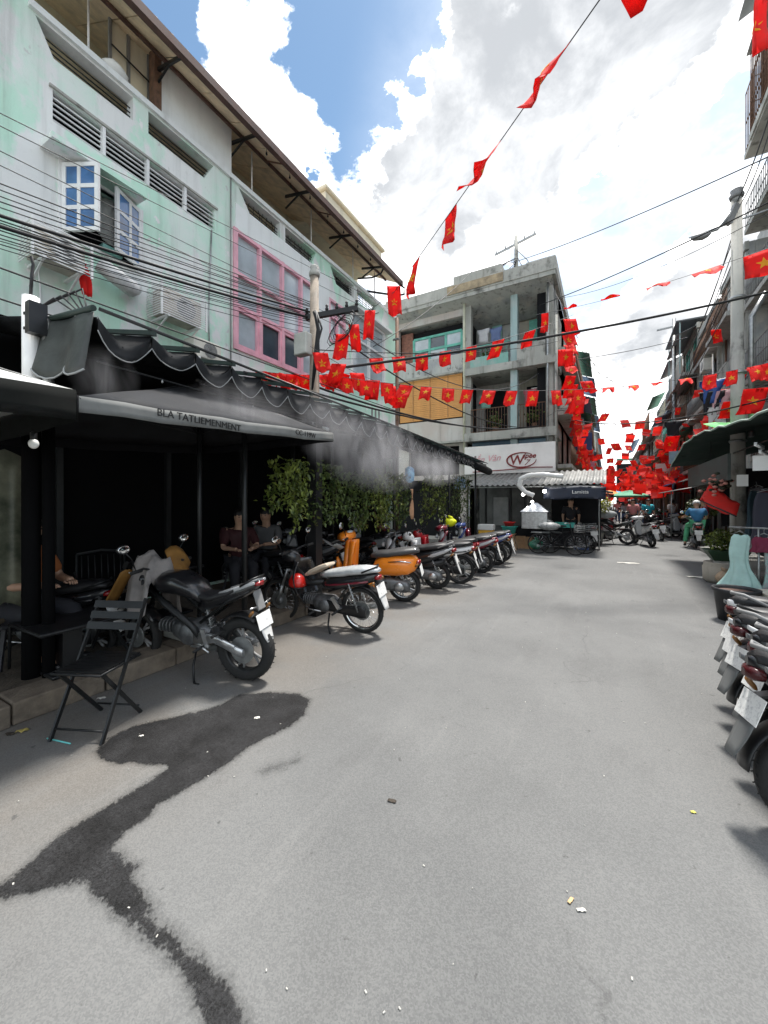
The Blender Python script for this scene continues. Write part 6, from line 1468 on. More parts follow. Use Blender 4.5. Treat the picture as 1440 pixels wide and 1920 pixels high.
def scooter(name, label, body=p_white, trim=p_grey, seat=m_seat, retro=False, flap=m_flapgrey, bw=1., pofs=0., ptilt=.38):
    t = thing(name, label, 'scooter'); wb = 1.27; r = .25
    wheel(t, 0, r, .105, 'alloys' if retro else 'alloy'); wheel(t, wb, r, .095, 'alloys' if retro else 'alloy')
    fork(t, wb, r, wb - .2, .62, .07)
    fender(MB(), wb, r, r + .04, 10, 175, .07).build('front_fender', body, t)
    if retro:
        MB().loft([(-.33, .62, .04, .05), (-.27, .60, .13, .11), (-.1, .58, .19, .15), (.1, .57, .205, .165), (.3, .56, .18, .16), (.42, .52, .13, .14), (.47, .48, .08, .1)], e=2.3).build('rear_body', body, t)
        for s_ in (-1, 1): MB().loft([(-.2, .655, .01, .008), (0, .665, .012, .01), (.2, .65, .01, .008)], M=Matrix.Translation((0, s_ * .185, 0))).build('trim_line', m_chrome, t)
    else:
        MB().loft([(-.44, .80, .015, .02), (-.36, .77, .06, .05), (-.15, .70, .12, .09), (.1, .62, .145, .12), (.3, .56, .14, .14), (.42, .5, .12, .14), (.46, .46, .08, .1)]).build('rear_body', body, t)
        for s_ in (-1, 1): MB().loft([(-.40, .79, .012, .015), (-.2, .72, .02, .03), (.05, .645, .02, .035), (.25, .6, .012, .02)], M=Matrix.Translation((0, s_ * .125, 0))).build('side_stripe', trim, t)
        MB().loft([(-.2, .52, .10, .06), (.1, .46, .12, .08), (.4, .4, .12, .08)]).build('lower_cover', m_blk, t)
    z0 = .79 if not retro else .77
    MB().loft([(-.30, z0 + .02, .06, .02), (-.2, z0 + .03, .12, .045), (0, z0 + .01, .15, .055), (.14, z0 - .01, .15, .05), (.22, z0 - .03, .145, .05), (.4, z0 - .045, .12, .05), (.5, z0 - .07, .06, .03)]).build('seat', seat, t)
    MB().loft([(.4, .27, .15, .05), (.5, .26, .19, .05), (.8, .26, .19, .05), (.9, .3, .17, .06)], e=5).build('floorboard', m_blk if not retro else body, t)
    rg = []
    for j in range(10):
        f = j / 9; z = .27 + f * .66; x = 1.0 - .12 * f + .05 * math.sin(f * PI); w_ = (.2 * math.sin((f * .8 + .22) * PI) + .04) * bw
        if retro: w_ = (.23 - .11 * f ** 1.6); x = .96 - .1 * f
        rg.append([(x - .13 * abs(s_) ** 1.8, s_ * w_, z) for s_ in (-1, -.75, -.4, 0, .4, .75, 1)])
    MB().sheet(rg, .02).build('leg_shield', body, t)
    if retro:
        rg = []
        for z, w_, dp, x in ((.30, .17, .05, .90), (.42, .165, .055, .90), (.55, .135, .06, .89), (.68, .095, .06, .88), (.80, .068, .055, .87), (.90, .058, .05, .86), (.97, .06, .05, .86)):
            rg.append([Vector((x + dp * math.cos(k / 16 * 2 * PI), w_ * math.copysign(abs(math.sin(k / 16 * 2 * PI)) ** .8, math.sin(k / 16 * 2 * PI)), z)) for k in range(16)])
        MB().rings(rg).build('steering_column_cover', body, t)
        MB().loft([(.80, .46, .05, .07), (.85, .47, .055, .085), (.89, .47, .03, .06)]).build('glovebox', m_blk, t)
    else: MB().loft([(.80, .62, .10, .26), (.88, .64, .12, .32), (.93, .64, .08, .28)]).build('inner_shield', trim, t)
    if retro:
        MB().loft([(.98, .45, .03, .08), (1.04, .5, .055, .16), (1.07, .52, .04, .14)]).build('nose_cover', body, t)
    MB().loft([(.76, 1.0, .06, .03), (.81, 1.01, .19, .055), (.88, 1.0, .235, .068), (.95, .99, .16, .07), (1.02, .98, .07, .05)]).build('handlebar_cowl', body, t)
    MB().ball((1.0, 0, .98 if retro else .8), (.035, .07, .055)).build('headlight', m_lens, t)
    MB().ball((.84, 0, 1.06), (.045, .09, .025)).build('dial', m_lens if retro else m_blk, t)
    bars(t, .86, 1.0, .34, .0, .06); mirrors(t, .84, 1.03, .2, .16, (.055, .02, .042), m_chrome if retro else m_blk, .14)
    MB().loft([(-.14, .25, .05, .05), (-.05, .26, .06, .09), (.15, .29, .06, .1), (.4, .30, .08, .08), (.46, .3, .05, .05)], M=Matrix.Translation((0, .1, 0))).build('engine', m_engine, t)
    MB().lathe([(.001, -.02), (.06, -.015), (.075, 0), (.06, .02), (.001, .03)], 14, Matrix.Translation((.05, .17, .27)) @ RX).build('clutch_cover', m_alu, t)
    exhaust(t, [(.4, -.1, .25), (.3, -.12, .2), (.22, -.14, .2), (.05, -.15, .24), (-.2, -.15, .3), (-.26, -.15, .31)], .05)
    for s_ in (-1, 1): shock(t, (-.04, r + .02), (.06, .56), s_ * .1)
    stand(t, .45, .2); pegs(t, .25, .33)
    zt = .62 if retro else .74
    MB().loft([(-.40 if retro else -.47, zt, .02, .02), (-.36 if retro else -.43, zt, .07, .035), (-.3 if retro else -.36, zt, .08, .035)]).build('tail_light', m_tail, t)
    fender(MB(), 0, r, r + .06, 60, 175, .06).build('rear_fender', m_blk, t)
    plate(t, (-.42 if retro else -.47) + pofs, .5 if retro else .57, ptilt, flap, .19, .14, .24)
    if not retro: MB().tube([(-.05, -.14, .79), (-.32, -.1, .87), (-.4, 0, .875), (-.32, .1, .87), (-.05, .14, .79)], .014, 6).build('grab_rail', m_greyp, t)
    else: MB().tube([(-.15, -.1, .76), (-.28, -.08, .83), (-.32, 0, .84), (-.28, .08, .83), (-.15, .1, .76)], .01, 6).build('grab_rail', m_chrome, t)
    return t
LEAN = math.radians(-6)
def trim_tail(t, k=.6):
    for o in t.children:
        if o.type == 'MESH' and not o.name.startswith(('tyre', 'rear_fender', 'rear_hugger', 'swingarm', 'chain', 'seat', 'shock')):
            for v in o.data.vertices:
                if v.co.x < -.04: v.co.x = -.04 + (v.co.x + .04) * k
        if o.name.startswith(('seat',)):
            for v in o.data.vertices:
                if v.co.x < -.04: v.co.x = -.04 + (v.co.x + .04) * .75
    return t
def park(t, x, y, heading, lean=LEAN, steer=None):
    t.location = (x, y, 0); t.rotation_euler = (lean, 0, heading)
    return t
HL = PI       # nose towards the café
GRP = 'motorbikes parked nose-in along the café'
b_sport = park(trim_tail(sportbike('motorbike', 'black sporty motorbike with upswept tail and white plate nearest the viewer on the left'), .5), -2.83, 2.46, HL + .22, math.radians(-4)); b_sport['group'] = GRP; b_sport.scale = (.94, .94, .94)
b_ub = underbone('motorbike', 'black underbone motorbike with silver seat cover and wire wheels beside the orange scooter', p_black, p_maroon, m_seatsilver)
b_ub['group'] = GRP; trim_tail(b_ub)
# child's cushion board in front of its seat, and a red helmet hung at the leg shield
park(b_ub, -2.6, 4.04, HL + .1)
b_vs = park(scooter('scooter', 'bright orange retro scooter with round rear body and chrome mirrors', p_orange, p_orange, M('dark_grey_seat', (.05, .05, .052), .5), True, None), -2.83, 5.62, HL + .30); trim_tail(b_vs, .6); b_vs.scale = (1.05, 1.05, 1.05); b_vs['group'] = GRP
b_s1 = park(scooter('scooter', 'black scooter with silver stripe parked just beyond the orange one', p_black, p_silver, m_seat, False, m_flap), -2.72, 6.72, HL + .22); b_s1['group'] = GRP; trim_tail(b_s1, .75)
b_u2 = underbone('motorbike', 'white and black underbone motorbike fifth along the café', p_white, p_black, m_seat, m_flap, 'alloy'); park(b_u2, -2.5, 7.35, HL + .2); b_u2['group'] = GRP; trim_tail(b_u2, .65)
sw = lambda a, b, c=None, d=None: {a.name: b, **({c.name: d} if c else {})}
def row(src, x, y, hd, label, swap=None, lean=LEAN, group=GRP):
    return copy_tree(src, (x, y, 0), (lean, 0, hd), label, swap, group)
row(b_u2, -2.62, 8.05, HL + .24, 'red underbone motorbike sixth along the café', sw(p_white, p_red, p_black, p_grey))
row(b_s1, -2.45, 8.7, HL + .16, 'maroon scooter seventh along the café', sw(p_black, p_maroon))
row(b_u2, -2.55, 9.35, HL + .2, 'black underbone motorbike with white plate, eighth along the café', sw(p_white, p_black))
row(b_s1, -2.42, 9.95, HL + .14, 'blue and silver scooter, last but one along the café', sw(p_black, p_blue))
row(b_u2, -2.45, 10.5, HL + .18, 'dark maroon motorbike at the far end of the café row', sw(p_white, p_maroon))
# second row, deeper in the shade, nose outwards
for i, (x, y, sc_, lb, swp) in enumerate(((-4.0, 6.1, b_s1, 'grey scooter in the shade behind the orange scooter', sw(p_black, p_grey)), (-3.9, 7.2, b_u2, 'black motorbike in the shade under the vines', sw(p_white, p_black)),
        (-3.95, 8.4, b_s1, 'silver scooter in the shade under the vines', sw(p_black, p_silver)), (-3.8, 9.6, b_u2, 'maroon motorbike in the shade near the awning end', sw(p_white, p_maroon)), (-3.9, 4.9, b_u2, 'black motorbike in deep shade behind the silver-seated one', sw(p_white, p_black)))):
    row(sc_, x - .7, y, HL + .1, lb, swp, group='motorbikes in the shade')
# red motorbike in deep shade behind the folding chair
row(b_u2, -4.5, 1.95, HL + .5, 'dark motorbike with red tail light in deep shade behind the folding chair', sw(p_white, p_black), group='motorbikes in the shade')
# right-hand row, tails to the road
HRT = .16
GR2 = 'scooters parked at the right edge'
b_r1 = scooter('scooter', 'nearest scooter at the right edge, grey mudflap and white plate, half out of view', p_black, p_grey, m_seat, False, m_flapgrey, 1., .04, .6); trim_tail(b_r1, .55)
park(b_r1, .88, 2.62, HRT, math.radians(-5)); b_r1['group'] = GR2
for o in b_r1.children:
    if o.name.startswith('tail_light'): o.data.materials[0] = M('smoked_tail_lens', (.05, .006, .008), .25)
row(b_r1, 1.0, 3.04, HRT - .04, 'second scooter at the right edge, black with white plate', None, math.radians(-5), GR2)
row(b_r1, 1.0, 3.42, HRT + .02, 'third scooter at the right edge, black tail with pale stripe', sw(p_grey, p_white), math.radians(-5), GR2)
row(b_u2, 1.08, 3.74, HRT - .05, 'red motorbike tail fourth at the right edge', {**sw(p_white, p_maroon, p_black, p_red), m_flap.name: m_flapgrey, m_tail.name: M('smoked_tail_lens', (.05, .006, .008), .25)}, math.radians(-5), GR2)
row(b_r1, 1.1, 4.06, HRT, 'white tailed scooter farthest of the right edge row', sw(p_black, p_white), math.radians(-5), GR2)
# in the street beyond
b_far1 = row(b_s1, -.42, 14.85, PI / 2 + .25, 'black scooter parked at the right end of the corner stall, rear towards the viewer', None, LEAN, None)
row(b_sport, .62, 17.0, PI - .25, 'black naked motorbike parked side-on with a grey bag on its tank', None, LEAN, None)
row(b_s1, 1.35, 16.6, PI / 2 + .35, 'white and black scooter parked at an angle in the street', sw(p_black, p_white), LEAN, None)
b_ride = row(b_s1, 2.62, 16.75, PI / 2 - .05, 'dark scooter being ridden away along the street', sw(p_black, p_dgreen), 0, None)
row(b_u2, 2.6, 21.5, PI * .75, 'dark motorbike parked beyond the rider at the kerb', sw(p_white, p_black), LEAN, None)
row(b_u2, 2.9, 24.2, PI * .8, 'maroon motorbike parked farther along the right kerb', sw(p_white, p_maroon), LEAN, None)
row(b_s1, 2.2, 29, PI / 2, 'far scooter in the middle of the market street', sw(p_black, p_red), 0, None)
row(b_s1, .2, 23.5, PI / 2 + .3, 'grey scooter parked beyond the angled white scooter', sw(p_black, p_grey), LEAN, None)
for i, (x, y, sc_, hd, lb, sp) in enumerate(((1.9, 19.4, b_u2, PI / 2 + .2, 'black motorbike beyond the angled white scooter', sw(p_white, p_black)), (3.05, 20.0, b_s1, PI * .7, 'silver scooter parked at the kerb beyond the rider', sw(p_black, p_silver)), (-.2, 19.2, b_u2, PI / 2 - .3, 'red motorbike parked by the yellow green shrub', sw(p_white, p_red)), (.9, 26.5, b_s1, -PI / 2, 'oncoming black scooter under the green parasol', None), (2.0, 31.5, b_u2, -PI / 2 + .1, 'oncoming white motorbike deep in the far street', None), (-.4, 17.6, b_s1, PI / 2 - .4, 'maroon scooter parked behind the black one at the stall end', sw(p_black, p_maroon)))):
    row(sc_, x, y, hd, lb, sp, LEAN if i not in (3, 4) else 0, None)
# things on the bikes
def helmet(c, mat, label, rz=0, visor=True, s_=1.):
    t = thing('helmet', label, 'helmet', c, rz)
    q = MB(); rg = []
    for i in range(9):
        a = -.35 + (PI / 2 + .35) * i / 8; rg.append([Vector((.135 * math.cos(a) * math.cos(k / 18 * 2 * PI) * s_, .115 * math.cos(a) * math.sin(k / 18 * 2 * PI) * s_, (.125 * math.sin(a) + .05) * s_)) for k in range(18)])
    q.rings(rg, True, True); o = bpy.data.objects.new('shell', q.mesh('shell', mat)); COL.objects.link(o); o.parent = t
    q = MB().loft([(.1 * s_, .03 * s_, .1 * s_, .01), (.16 * s_, .02 * s_, .08 * s_, .008), (.2 * s_, .005, .05 * s_, .006)]); o = bpy.data.objects.new('peak', q.mesh('peak', m_blk)); COL.objects.link(o); o.parent = t
    q = MB().lathe([(.137 * s_, -.004), (.14 * s_, .004), (.137 * s_, .012)], 18, Matrix.Scale(.86, 4, (0, 1, 0)), caps=False); o = bpy.data.objects.new('trim', q.mesh('trim', m_blk)); COL.objects.link(o); o.parent = t
    return t
helmet(Vector((-3.48, 3.84, .50)), paint('helmet_red', (.65, .02, .012)), 'glossy red helmet hung at the front of the silver-seated motorbike', 2.4)
q = MB().loft([(-.20, 0, .11, .02), (-.1, .005, .13, .03), (.06, .005, .13, .028), (.17, 0, .10, .02)], e=4, M=Matrix.Translation((-3.20, 3.97, .74)) @ Matrix.Rotation(-.45, 4, 'Y') )
q.build('seat_cushion', M('beige_cushion', (.55, .46, .36), .7, var=.12), label='beige child cushion in front of the silver motorbike seat', cat='cushion', bevel=.01)
# rain cape draped over the sport bike's handlebars
q = MB(); gr = []
for i in range(15):
    row_ = []
    for j in range(13):
        u = i / 14 - .5; v = j / 12 - .5
        x = -3.84 + v * .42; y = 2.2 + u * .42; d_ = max(abs(u) * 1.3, abs(v) * .9)
        z = 1.13 - 1.3 * d_ ** 2 - .06 * abs(math.sin(u * 13 + v * 6)) - .03 * math.sin(v * 17) - (.1 if v > .2 else 0) * u
        row_.append((x + .05 * math.sin(u * 9), y + .03 * math.sin(v * 11), z))
    gr.append(row_)
rc = MB().sheet(gr, .006).build('rain_cape', M('grey_cape_cloth', (.22, .20, .19), .75, var=.3, vsc=4), label='grey rain cape with ochre lining draped over the sporty motorbike handlebars', cat='rain cape')
q = MB(); q.sheet([[(-3.76 + .03 * math.sin(j * 2) + .10 * j / 5, 2.26 + .06 * i, 1.16 - .06 * j - .05 * (i - 1.5) ** 2 * .4) for i in range(5)] for j in range(6)], .005); q.build('lining', M('ochre_lining', (.20, .095, .018), .75, var=.2), rc)
q = MB(); q.sheet([[(-4.0 - .04 * j, 1.98 + .04 * i - .02 * j, .95 - .08 * j - .01 * (i - 1.5) ** 2) for i in range(4)] for j in range(5)], .005); q.build('loose_corner', M('ochre_lining', (.20, .095, .018), .75), rc)
sack(Vector((-.05, 17.0, .95)), (.3, .22, .16), M('grey_cover', (.32, .34, .35), .6, var=.25), 'grey covered bundle on the side-on motorbike', 'bundle', 'bundle')
gr = [[(-3.98 + .09 * i, 4.75 + .05 * j, .99 + .06 * math.sin(i * 1.2) - .02 * j) for i in range(6)] for j in range(5)]
MB().sheet(gr, .006).build('newspaper', M('grey_newsprint', (.26, .26, .25), .85, var=.15), label='grey newspaper spread on a seat in the shade left of the orange scooter', cat='newspaper')
sack(Vector((-3.35, 9.1, .98)), (.15, .13, .11), M('fluorescent_yellow', (.72, .78, .01), .6), 'fluorescent yellow cap bag on a motorbike under the awning end', 'bag', 'bag')

# bicycle with a silver load before the corner stall
bc = thing('bicycle', 'old bicycle with baskets and a silver plastic load before the corner stall', 'bicycle', (0, 0, 0))
def thin_wheel(x, r):
    T = Matrix.Translation((x, 0, r)) @ RX
    o = MB().lathe([(r - .03, -.012), (r, 0), (r - .03, .012), (r - .036, 0)], 28, T, caps=False).build('wheel', m_rubber, bc); q = MB()
    for k in range(18): a = k * PI / 9; q.tube([T @ Vector((0, 0, 0)), T @ Vector(((r - .03) * math.cos(a), (r - .03) * math.sin(a), 0))], .0025, 4)
    q.build('spokes', m_chrome, o)
thin_wheel(0, .31); thin_wheel(1.02, .31)
MB().tube([(0, 0, .31), (.42, 0, .28), (.9, 0, .72), (.36, 0, .66), (.42, 0, .28)], .016, 7).tube([(0, 0, .31), (.36, 0, .66), (.33, 0, .82)], .012, 7).tube([(1.02, 0, .31), (.92, 0, .7), (.87, 0, .95)], .016, 7).build('frame', m_blkmetal, bc)
MB().tube([(.72, -.26, .98), (.86, -.1, .96), (.87, .1, .96), (.72, .26, .98)], .012, 7).build('handlebar', m_chrome, bc)
MB().loft([(.2, .85, .1, .025), (.32, .85, .09, .03), (.45, .85, .03, .02)]).build('saddle', m_seat, bc)
MB().tube([(-.2, -.1, .66), (.3, -.1, .66), (.3, .1, .66), (-.2, .1, .66)], .008, 6, closed=True).build('carrier', m_steel, bc)
q = MB()
for z in (.72, .78, .84, .9): q.tube([(.98, -.18, z), (1.26, -.18, z), (1.26, .18, z), (.98, .18, z)], .005, 5, closed=True)
for k in range(8): q.tube([(.98 + .04 * k, -.18, .70), (.98 + .04 * k, -.18, .92)], .004, 4)
q.build('basket', m_steel, bc); MB().tube([(.42, -.08, .28), (.46, -.12, .14)], .012, 6).tube([(.46, -.08, .14), (.46, -.2, .14)], .016, 6).build('pedal', m_blkmetal, bc)
bc.location = (-1.85, 12.75, 0); bc.rotation_euler = (math.radians(4), 0, .1)
bc2 = copy_tree(bc, (-1.55, 12.98, 0), (math.radians(5), 0, .35), 'second old bicycle leaning behind the first before the corner stall')
sack(Vector((-1.55, 12.8, .72)), (.3, .2, .13), M('silver_plastic', (.3, .31, .31), .45, var=.5, vsc=14), 'silver plastic load on the bicycle before the corner stall', 'bundle', 'bundle')
# ---------------------------------------------------------------- people
def skin_mesh(name, vs, es, rad, mat, levels=1):
    me = bpy.data.meshes.new(name); me.from_pydata([tuple(v) for v in vs], es, [])
    o = bpy.data.objects.new('tmp', me); COL.objects.link(o)
    o.modifiers.new('s', 'SKIN'); sv = me.skin_vertices[0].data
    for i, r in enumerate(rad): sv[i].radius = (r, r) if not isinstance(r, tuple) else r; sv[i].use_root = (i == 0)
    sb = o.modifiers.new('d', 'SUBSURF'); sb.levels = levels; sb.render_levels = levels
    dg = bpy.context.evaluated_depsgraph_get(); dg.update()
    m2 = bpy.data.meshes.new_from_object(o.evaluated_get(dg)); bpy.data.objects.remove(o)
    m2.name = name; m2.materials.clear(); m2.materials.append(mat); m2.polygons.foreach_set('use_smooth', [True] * len(m2.polygons))
    return m2
def lerp(a, b, t): return tuple(a[i] + (b[i] - a[i]) * t for i in range(3))
def person(label, loc, rz, J, shirt, trousers, hair=m_hair, sleeve=.55, hat=None, shorts=False, shoes=m_blk, s_=1., female=False):
    """J: hip, chest, neck, head, and per side (l, r) shoulder elbow hand, hipj knee foot (local, x forward)"""
    t = thing('person', label, 'person', loc, rz)
    V = []; E_ = []; Rr = []
    def add(p, r, prev=None):
        V.append(p); Rr.append(r)
        if prev is not None: E_.append((prev, len(V) - 1))
        return len(V) - 1
    hip = add(J['hip'], .115); ch = add(lerp(J['hip'], J['chest'], .5), .105, hip); c2 = add(J['chest'], .12, ch); nk = add(J['neck'], .05, c2)
    hd0 = add(lerp(J['neck'], J['head'], .55), .062, nk); hd = add(J['head'], .085, hd0); add(tuple(J['head'][i] + (J['head'][i] - J['neck'][i]) * .5 for i in range(3)), .06, hd)
    fingers = MB()
    for sd_ in ('l', 'r'):
        sh = add(J['sh' + sd_], .055, c2); el = add(J['el' + sd_], .038, sh); hn = add(J['ha' + sd_], .027, el)
        d = Vector(J['ha' + sd_]) - Vector(J['el' + sd_]); d.normalize(); palm = Vector(J['ha' + sd_]) + d * .07; add(tuple(palm), .032, hn)
        sx = d.cross(Vector((0, 0, 1))); sx = sx.normalized() if sx.length > .1 else Vector((0, 1, 0)); dn = sx.cross(d).normalized()
        if dn.z > 0: dn = -dn
        for k, l in enumerate((.062, .075, .07, .055)):
            b = palm + sx * (.012 * (k - 1.5) * 1.35) + d * .018; fingers.tube([b, b + d * l * .55 + dn * .006, b + d * l * .85 + dn * .026], [.0085, .008, .006], 6)
        b = palm + sx * .03 * (1 if sd_ == 'l' else -1) - d * .03; fingers.tube([b, b + d * .03 + sx * .02 * (1 if sd_ == 'l' else -1) + dn * .01, b + d * .05 + dn * .02], [.01, .009, .007], 6)
        hj = add(J['hj' + sd_], .09, hip); kn = add(J['kn' + sd_], .058, hj); ft = add(J['ft' + sd_], .037, kn)
        f = Vector(J['ft' + sd_]); add((f.x + .13, f.y, f.z - .03), .034, ft)
    body = skin_mesh('body', V, E_, [r * s_ * (1.15 if i_ > 6 or i_ < 4 else 1.32) for i_, r in enumerate(Rr)], m_skin)
    # nose, ears, eyes and fingers join the same mesh
    h = Vector(J['head']); up_ = (Vector(J['head']) - Vector(J['neck'])).normalized(); fw_ = Vector((1, 0, 0)) - up_ * up_.x; fw_.normalize(); lf = up_.cross(fw_)
    q = fingers; q.ball(h + fw_ * .092 - up_ * .012, (.016, .013, .02), 7, 5)
    for sgn in (-1, 1): q.ball(h + lf * sgn * .083 - up_ * .01, (.014, .01, .028), 7, 5)
    bm = bmesh.new(); bm.from_mesh(body); m2 = q.mesh('f', m_skin); bm.from_mesh(m2); bm.to_mesh(body); bm.free(); body.polygons.foreach_set('use_smooth', [True] * len(body.polygons))
    link_mesh('body', body, t)
    def part(nm, mb, mat): o = bpy.data.objects.new(nm, mb.mesh(nm, mat)); COL.objects.link(o); o.parent = t; return o
    e = MB()
    for sgn in (-1, 1): e.ball(h + fw_ * .078 + lf * sgn * .032 + up_ * .012, (.008, .012, .008), 6, 5)
    part('eyes', e, m_blk); e = MB().loft([(-.02, 0, .022, .006), (.0, 0, .024, .007)], M=Matrix.Translation(h + fw_ * .082 - up_ * .05)); part('mouth', e, M('lips', (.35, .14, .11), .5))
    # clothes: a looser skin over the trunk and sleeves, and over the legs
    V = [J['hip'], lerp(J['hip'], J['chest'], .5), J['chest'], lerp(J['chest'], J['neck'], .6)]; E_ = [(0, 1), (1, 2), (2, 3)]; Rr = [.135, .125, .137, .07]
    for sd_ in ('l', 'r'):
        V.append(J['sh' + sd_]); Rr.append(.075); E_.append((2, len(V) - 1)); V.append(lerp(J['sh' + sd_], J['el' + sd_], min(1, sleeve * 1.6))); Rr.append(.058); E_.append((len(V) - 2, len(V) - 1))
        if sleeve > .7: V.append(lerp(J['el' + sd_], J['ha' + sd_], .9)); Rr.append(.042); E_.append((len(V) - 2, len(V) - 1))
    link_mesh('shirt', skin_mesh('shirt', V, E_, [r * s_ * 1.2 for r in Rr], shirt), t)
    V = [J['hip']]; E_ = []; Rr = [.128]
    for sd_ in ('l', 'r'):
        V.append(J['hj' + sd_]); Rr.append(.105); E_.append((0, len(V) - 1)); V.append(J['kn' + sd_]); Rr.append(.075); E_.append((len(V) - 2, len(V) - 1))
        if not shorts: V.append(lerp(J['kn' + sd_], J['ft' + sd_], .93)); Rr.append(.06); E_.append((len(V) - 2, len(V) - 1))
    link_mesh('trousers', skin_mesh('trousers', V, E_, [r * s_ * 1.18 for r in Rr], trousers), t)
    for sd_ in ('l', 'r'):
        f = J['ft' + sd_]; part('shoe', MB().loft([(-.06, f[2] - .035, .035, .035), (0, f[2] - .03, .042, .045), (.1, f[2] - .045, .045, .03), (.18, f[2] - .05, .03, .02)], M=Matrix.Translation((f[0], f[1], 0))), shoes)
    if hat: 
        q = MB(); rg = []
        for i in range(9):
            a = -.25 + (PI / 2 + .25) * i / 8; rg.append([h + fw_ * (.125 * math.cos(a) * math.cos(k / 16 * 2 * PI)) + lf * (.112 * math.cos(a) * math.sin(k / 16 * 2 * PI)) + up_ * (.115 * math.sin(a) + .035) for k in range(16)])
        part('helmet', q.rings(rg, True, True), hat)
    else:
        q = MB(); rg = []
        for i in range(8):
            a = -.1 + (PI / 2 + .1) * i / 7; rg.append([h - fw_ * .016 + fw_ * (.098 * math.cos(a) * math.cos(k / 16 * 2 * PI)) + lf * (.094 * math.cos(a) * math.sin(k / 16 * 2 * PI)) + up_ * (.095 * math.sin(a) + .028) for k in range(16)])
        q.rings(rg, True, True); q.ball(h - fw_ * .05 - up_ * .02, (.055, .08, .075), 10, 7); part('hair', q, hair)
    return t
SIT = dict(hip=(0, 0, .48), chest=(.06, 0, .86), neck=(.10, 0, 1.04), head=(.14, 0, 1.20), shl=(.07, .19, .96), shr=(.07, -.19, .96), ell=(.16, .26, .72), elr=(.16, -.26, .72), hal=(.38, .14, .72), har=(.38, -.14, .72),
           hjl=(.03, .1, .46), hjr=(.03, -.1, .46), knl=(.44, .14, .47), knr=(.44, -.14, .47), ftl=(.42, .13, .085), ftr=(.42, -.13, .085))
STAND = dict(hip=(0, 0, .92), chest=(.01, 0, 1.28), neck=(.02, 0, 1.46), head=(.04, 0, 1.60), shl=(0, .19, 1.38), shr=(0, -.19, 1.38), ell=(-.04, .25, 1.12), elr=(.03, -.25, 1.12), hal=(.06, .24, .90), har=(.16, -.22, .92),
             hjl=(0, .09, .88), hjr=(0, -.09, .88), knl=(.10, .10, .48), knr=(-.03, -.10, .48), ftl=(.10, .11, .085), ftr=(-.16, -.11, .10))
RIDE = dict(hip=(.05, 0, .86), chest=(.14, 0, 1.20), neck=(.20, 0, 1.37), head=(.26, 0, 1.50), shl=(.15, .19, 1.30), shr=(.15, -.19, 1.30), ell=(.34, .29, 1.08), elr=(.34, -.29, 1.08), hal=(.72, .34, 1.03), har=(.72, -.34, 1.03),
            hjl=(.1, .1, .84), hjr=(.1, -.1, .84), knl=(.50, .22, .76), knr=(.5, -.17, .72), ftl=(.42, .30, .12), ftr=(.62, -.16, .40))
c_blue = M('blue_shirt', (.04, .17, .34), .8, var=.15); c_dkred = M('dark_red_shirt', (.035, .006, .008), .8); c_dark = M('dark_clothes', (.02, .02, .025), .85); c_green = M('green_trousers', (.10, .42, .22), .8); c_teal = M('turquoise_shirt', (.03, .42, .52), .8)
c_pinks = M('pink_shirt', (.55, .22, .22), .8); c_white = M('white_shirt', (.62, .62, .6), .8); c_orange = M('rust_orange_shirt', (.32, .10, .03), .8); c_greyt = M('grey_trousers', (.12, .12, .13), .85); c_jean = M('jeans', (.05, .09, .18), .85)
person('rider from behind in blue shirt, green trousers and white helmet on the dark scooter', (2.62, 16.72, .0), PI / 2 - .05, RIDE, c_blue, c_green, hat=m_white_p, sleeve=.5)
person('seated customer in rust orange top at the far left of the café', (-4.62, 1.42, .16), .4, SIT, c_orange, c_dark)
m_stoolw = M('stool_plastic', (.03, .03, .035), .6)
def stool(x, y, label, z=.16, h=.42):
    t = thing('stool', label, 'stool', (x, y, z)); q = MB().box(x - .15, x + .15, y - .15, y + .15, z + h - .04, z + h); q.build('seat', m_stoolw, t, bevel=.01)
    for sx in (-1, 1):
        for sy in (-1, 1): MB().beam((x + sx * .16, y + sy * .16, z), (x + sx * .11, y + sy * .11, z + h - .04), .03, .03).build('leg', m_stoolw, t)
stool(-4.62, 1.42, 'dark stool under the customer in the rust orange top', h=.38)
stool(-5.15, 4.3, 'dark stool under the dark red shirted customer', h=.38); stool(-5.25, 5.05, 'dark stool under the pale shirted customer', h=.38)
person('seated customer in dark red shirt in the shade behind the sporty motorbike', (-5.15, 4.3, .16), -.5, SIT, c_dkred, c_dark)
person('seated customer in pale shirt in the shade beside the dark red one', (-5.25, 5.05, .16), -1.2, SIT, M('pale_shirt_worn', (.11, .11, .115), .8), c_dark)
person('pedestrian in turquoise shirt walking in the far street', (1.7, 23, 0), -PI / 2 + .3, STAND, c_teal, c_dark)
person('pedestrian in pink shirt beside the turquoise one in the far street', (1.05, 22.2, 0), -PI / 2 - .4, STAND, c_pinks, c_dark)
person('shopper in white top and blue jeans at the far right stalls', (2.95, 25.6, 0), 2.2, STAND, c_white, c_jean)
person('vendor in dark clothes behind the corner stall counter', (-1.1, 14.78, 0), -PI / 2, STAND, c_dark, c_dark)
person('seated rider in white shirt on the far scooter', (2.2, 28.95, 0), PI / 2, RIDE, c_white, c_jean, hat=m_redp)
person('vendor in maroon shirt by the red tarpaulin', (2.95, 17.6, 0), PI, STAND, M('maroon_shirt', (.14, .01, .02), .8), c_dark)
person('oncoming rider in grey on the black scooter under the green parasol', (.9, 26.5, 0), -PI / 2, RIDE, M('grey_shirt', (.3, .3, .32), .8), c_jean, hat=m_redp)
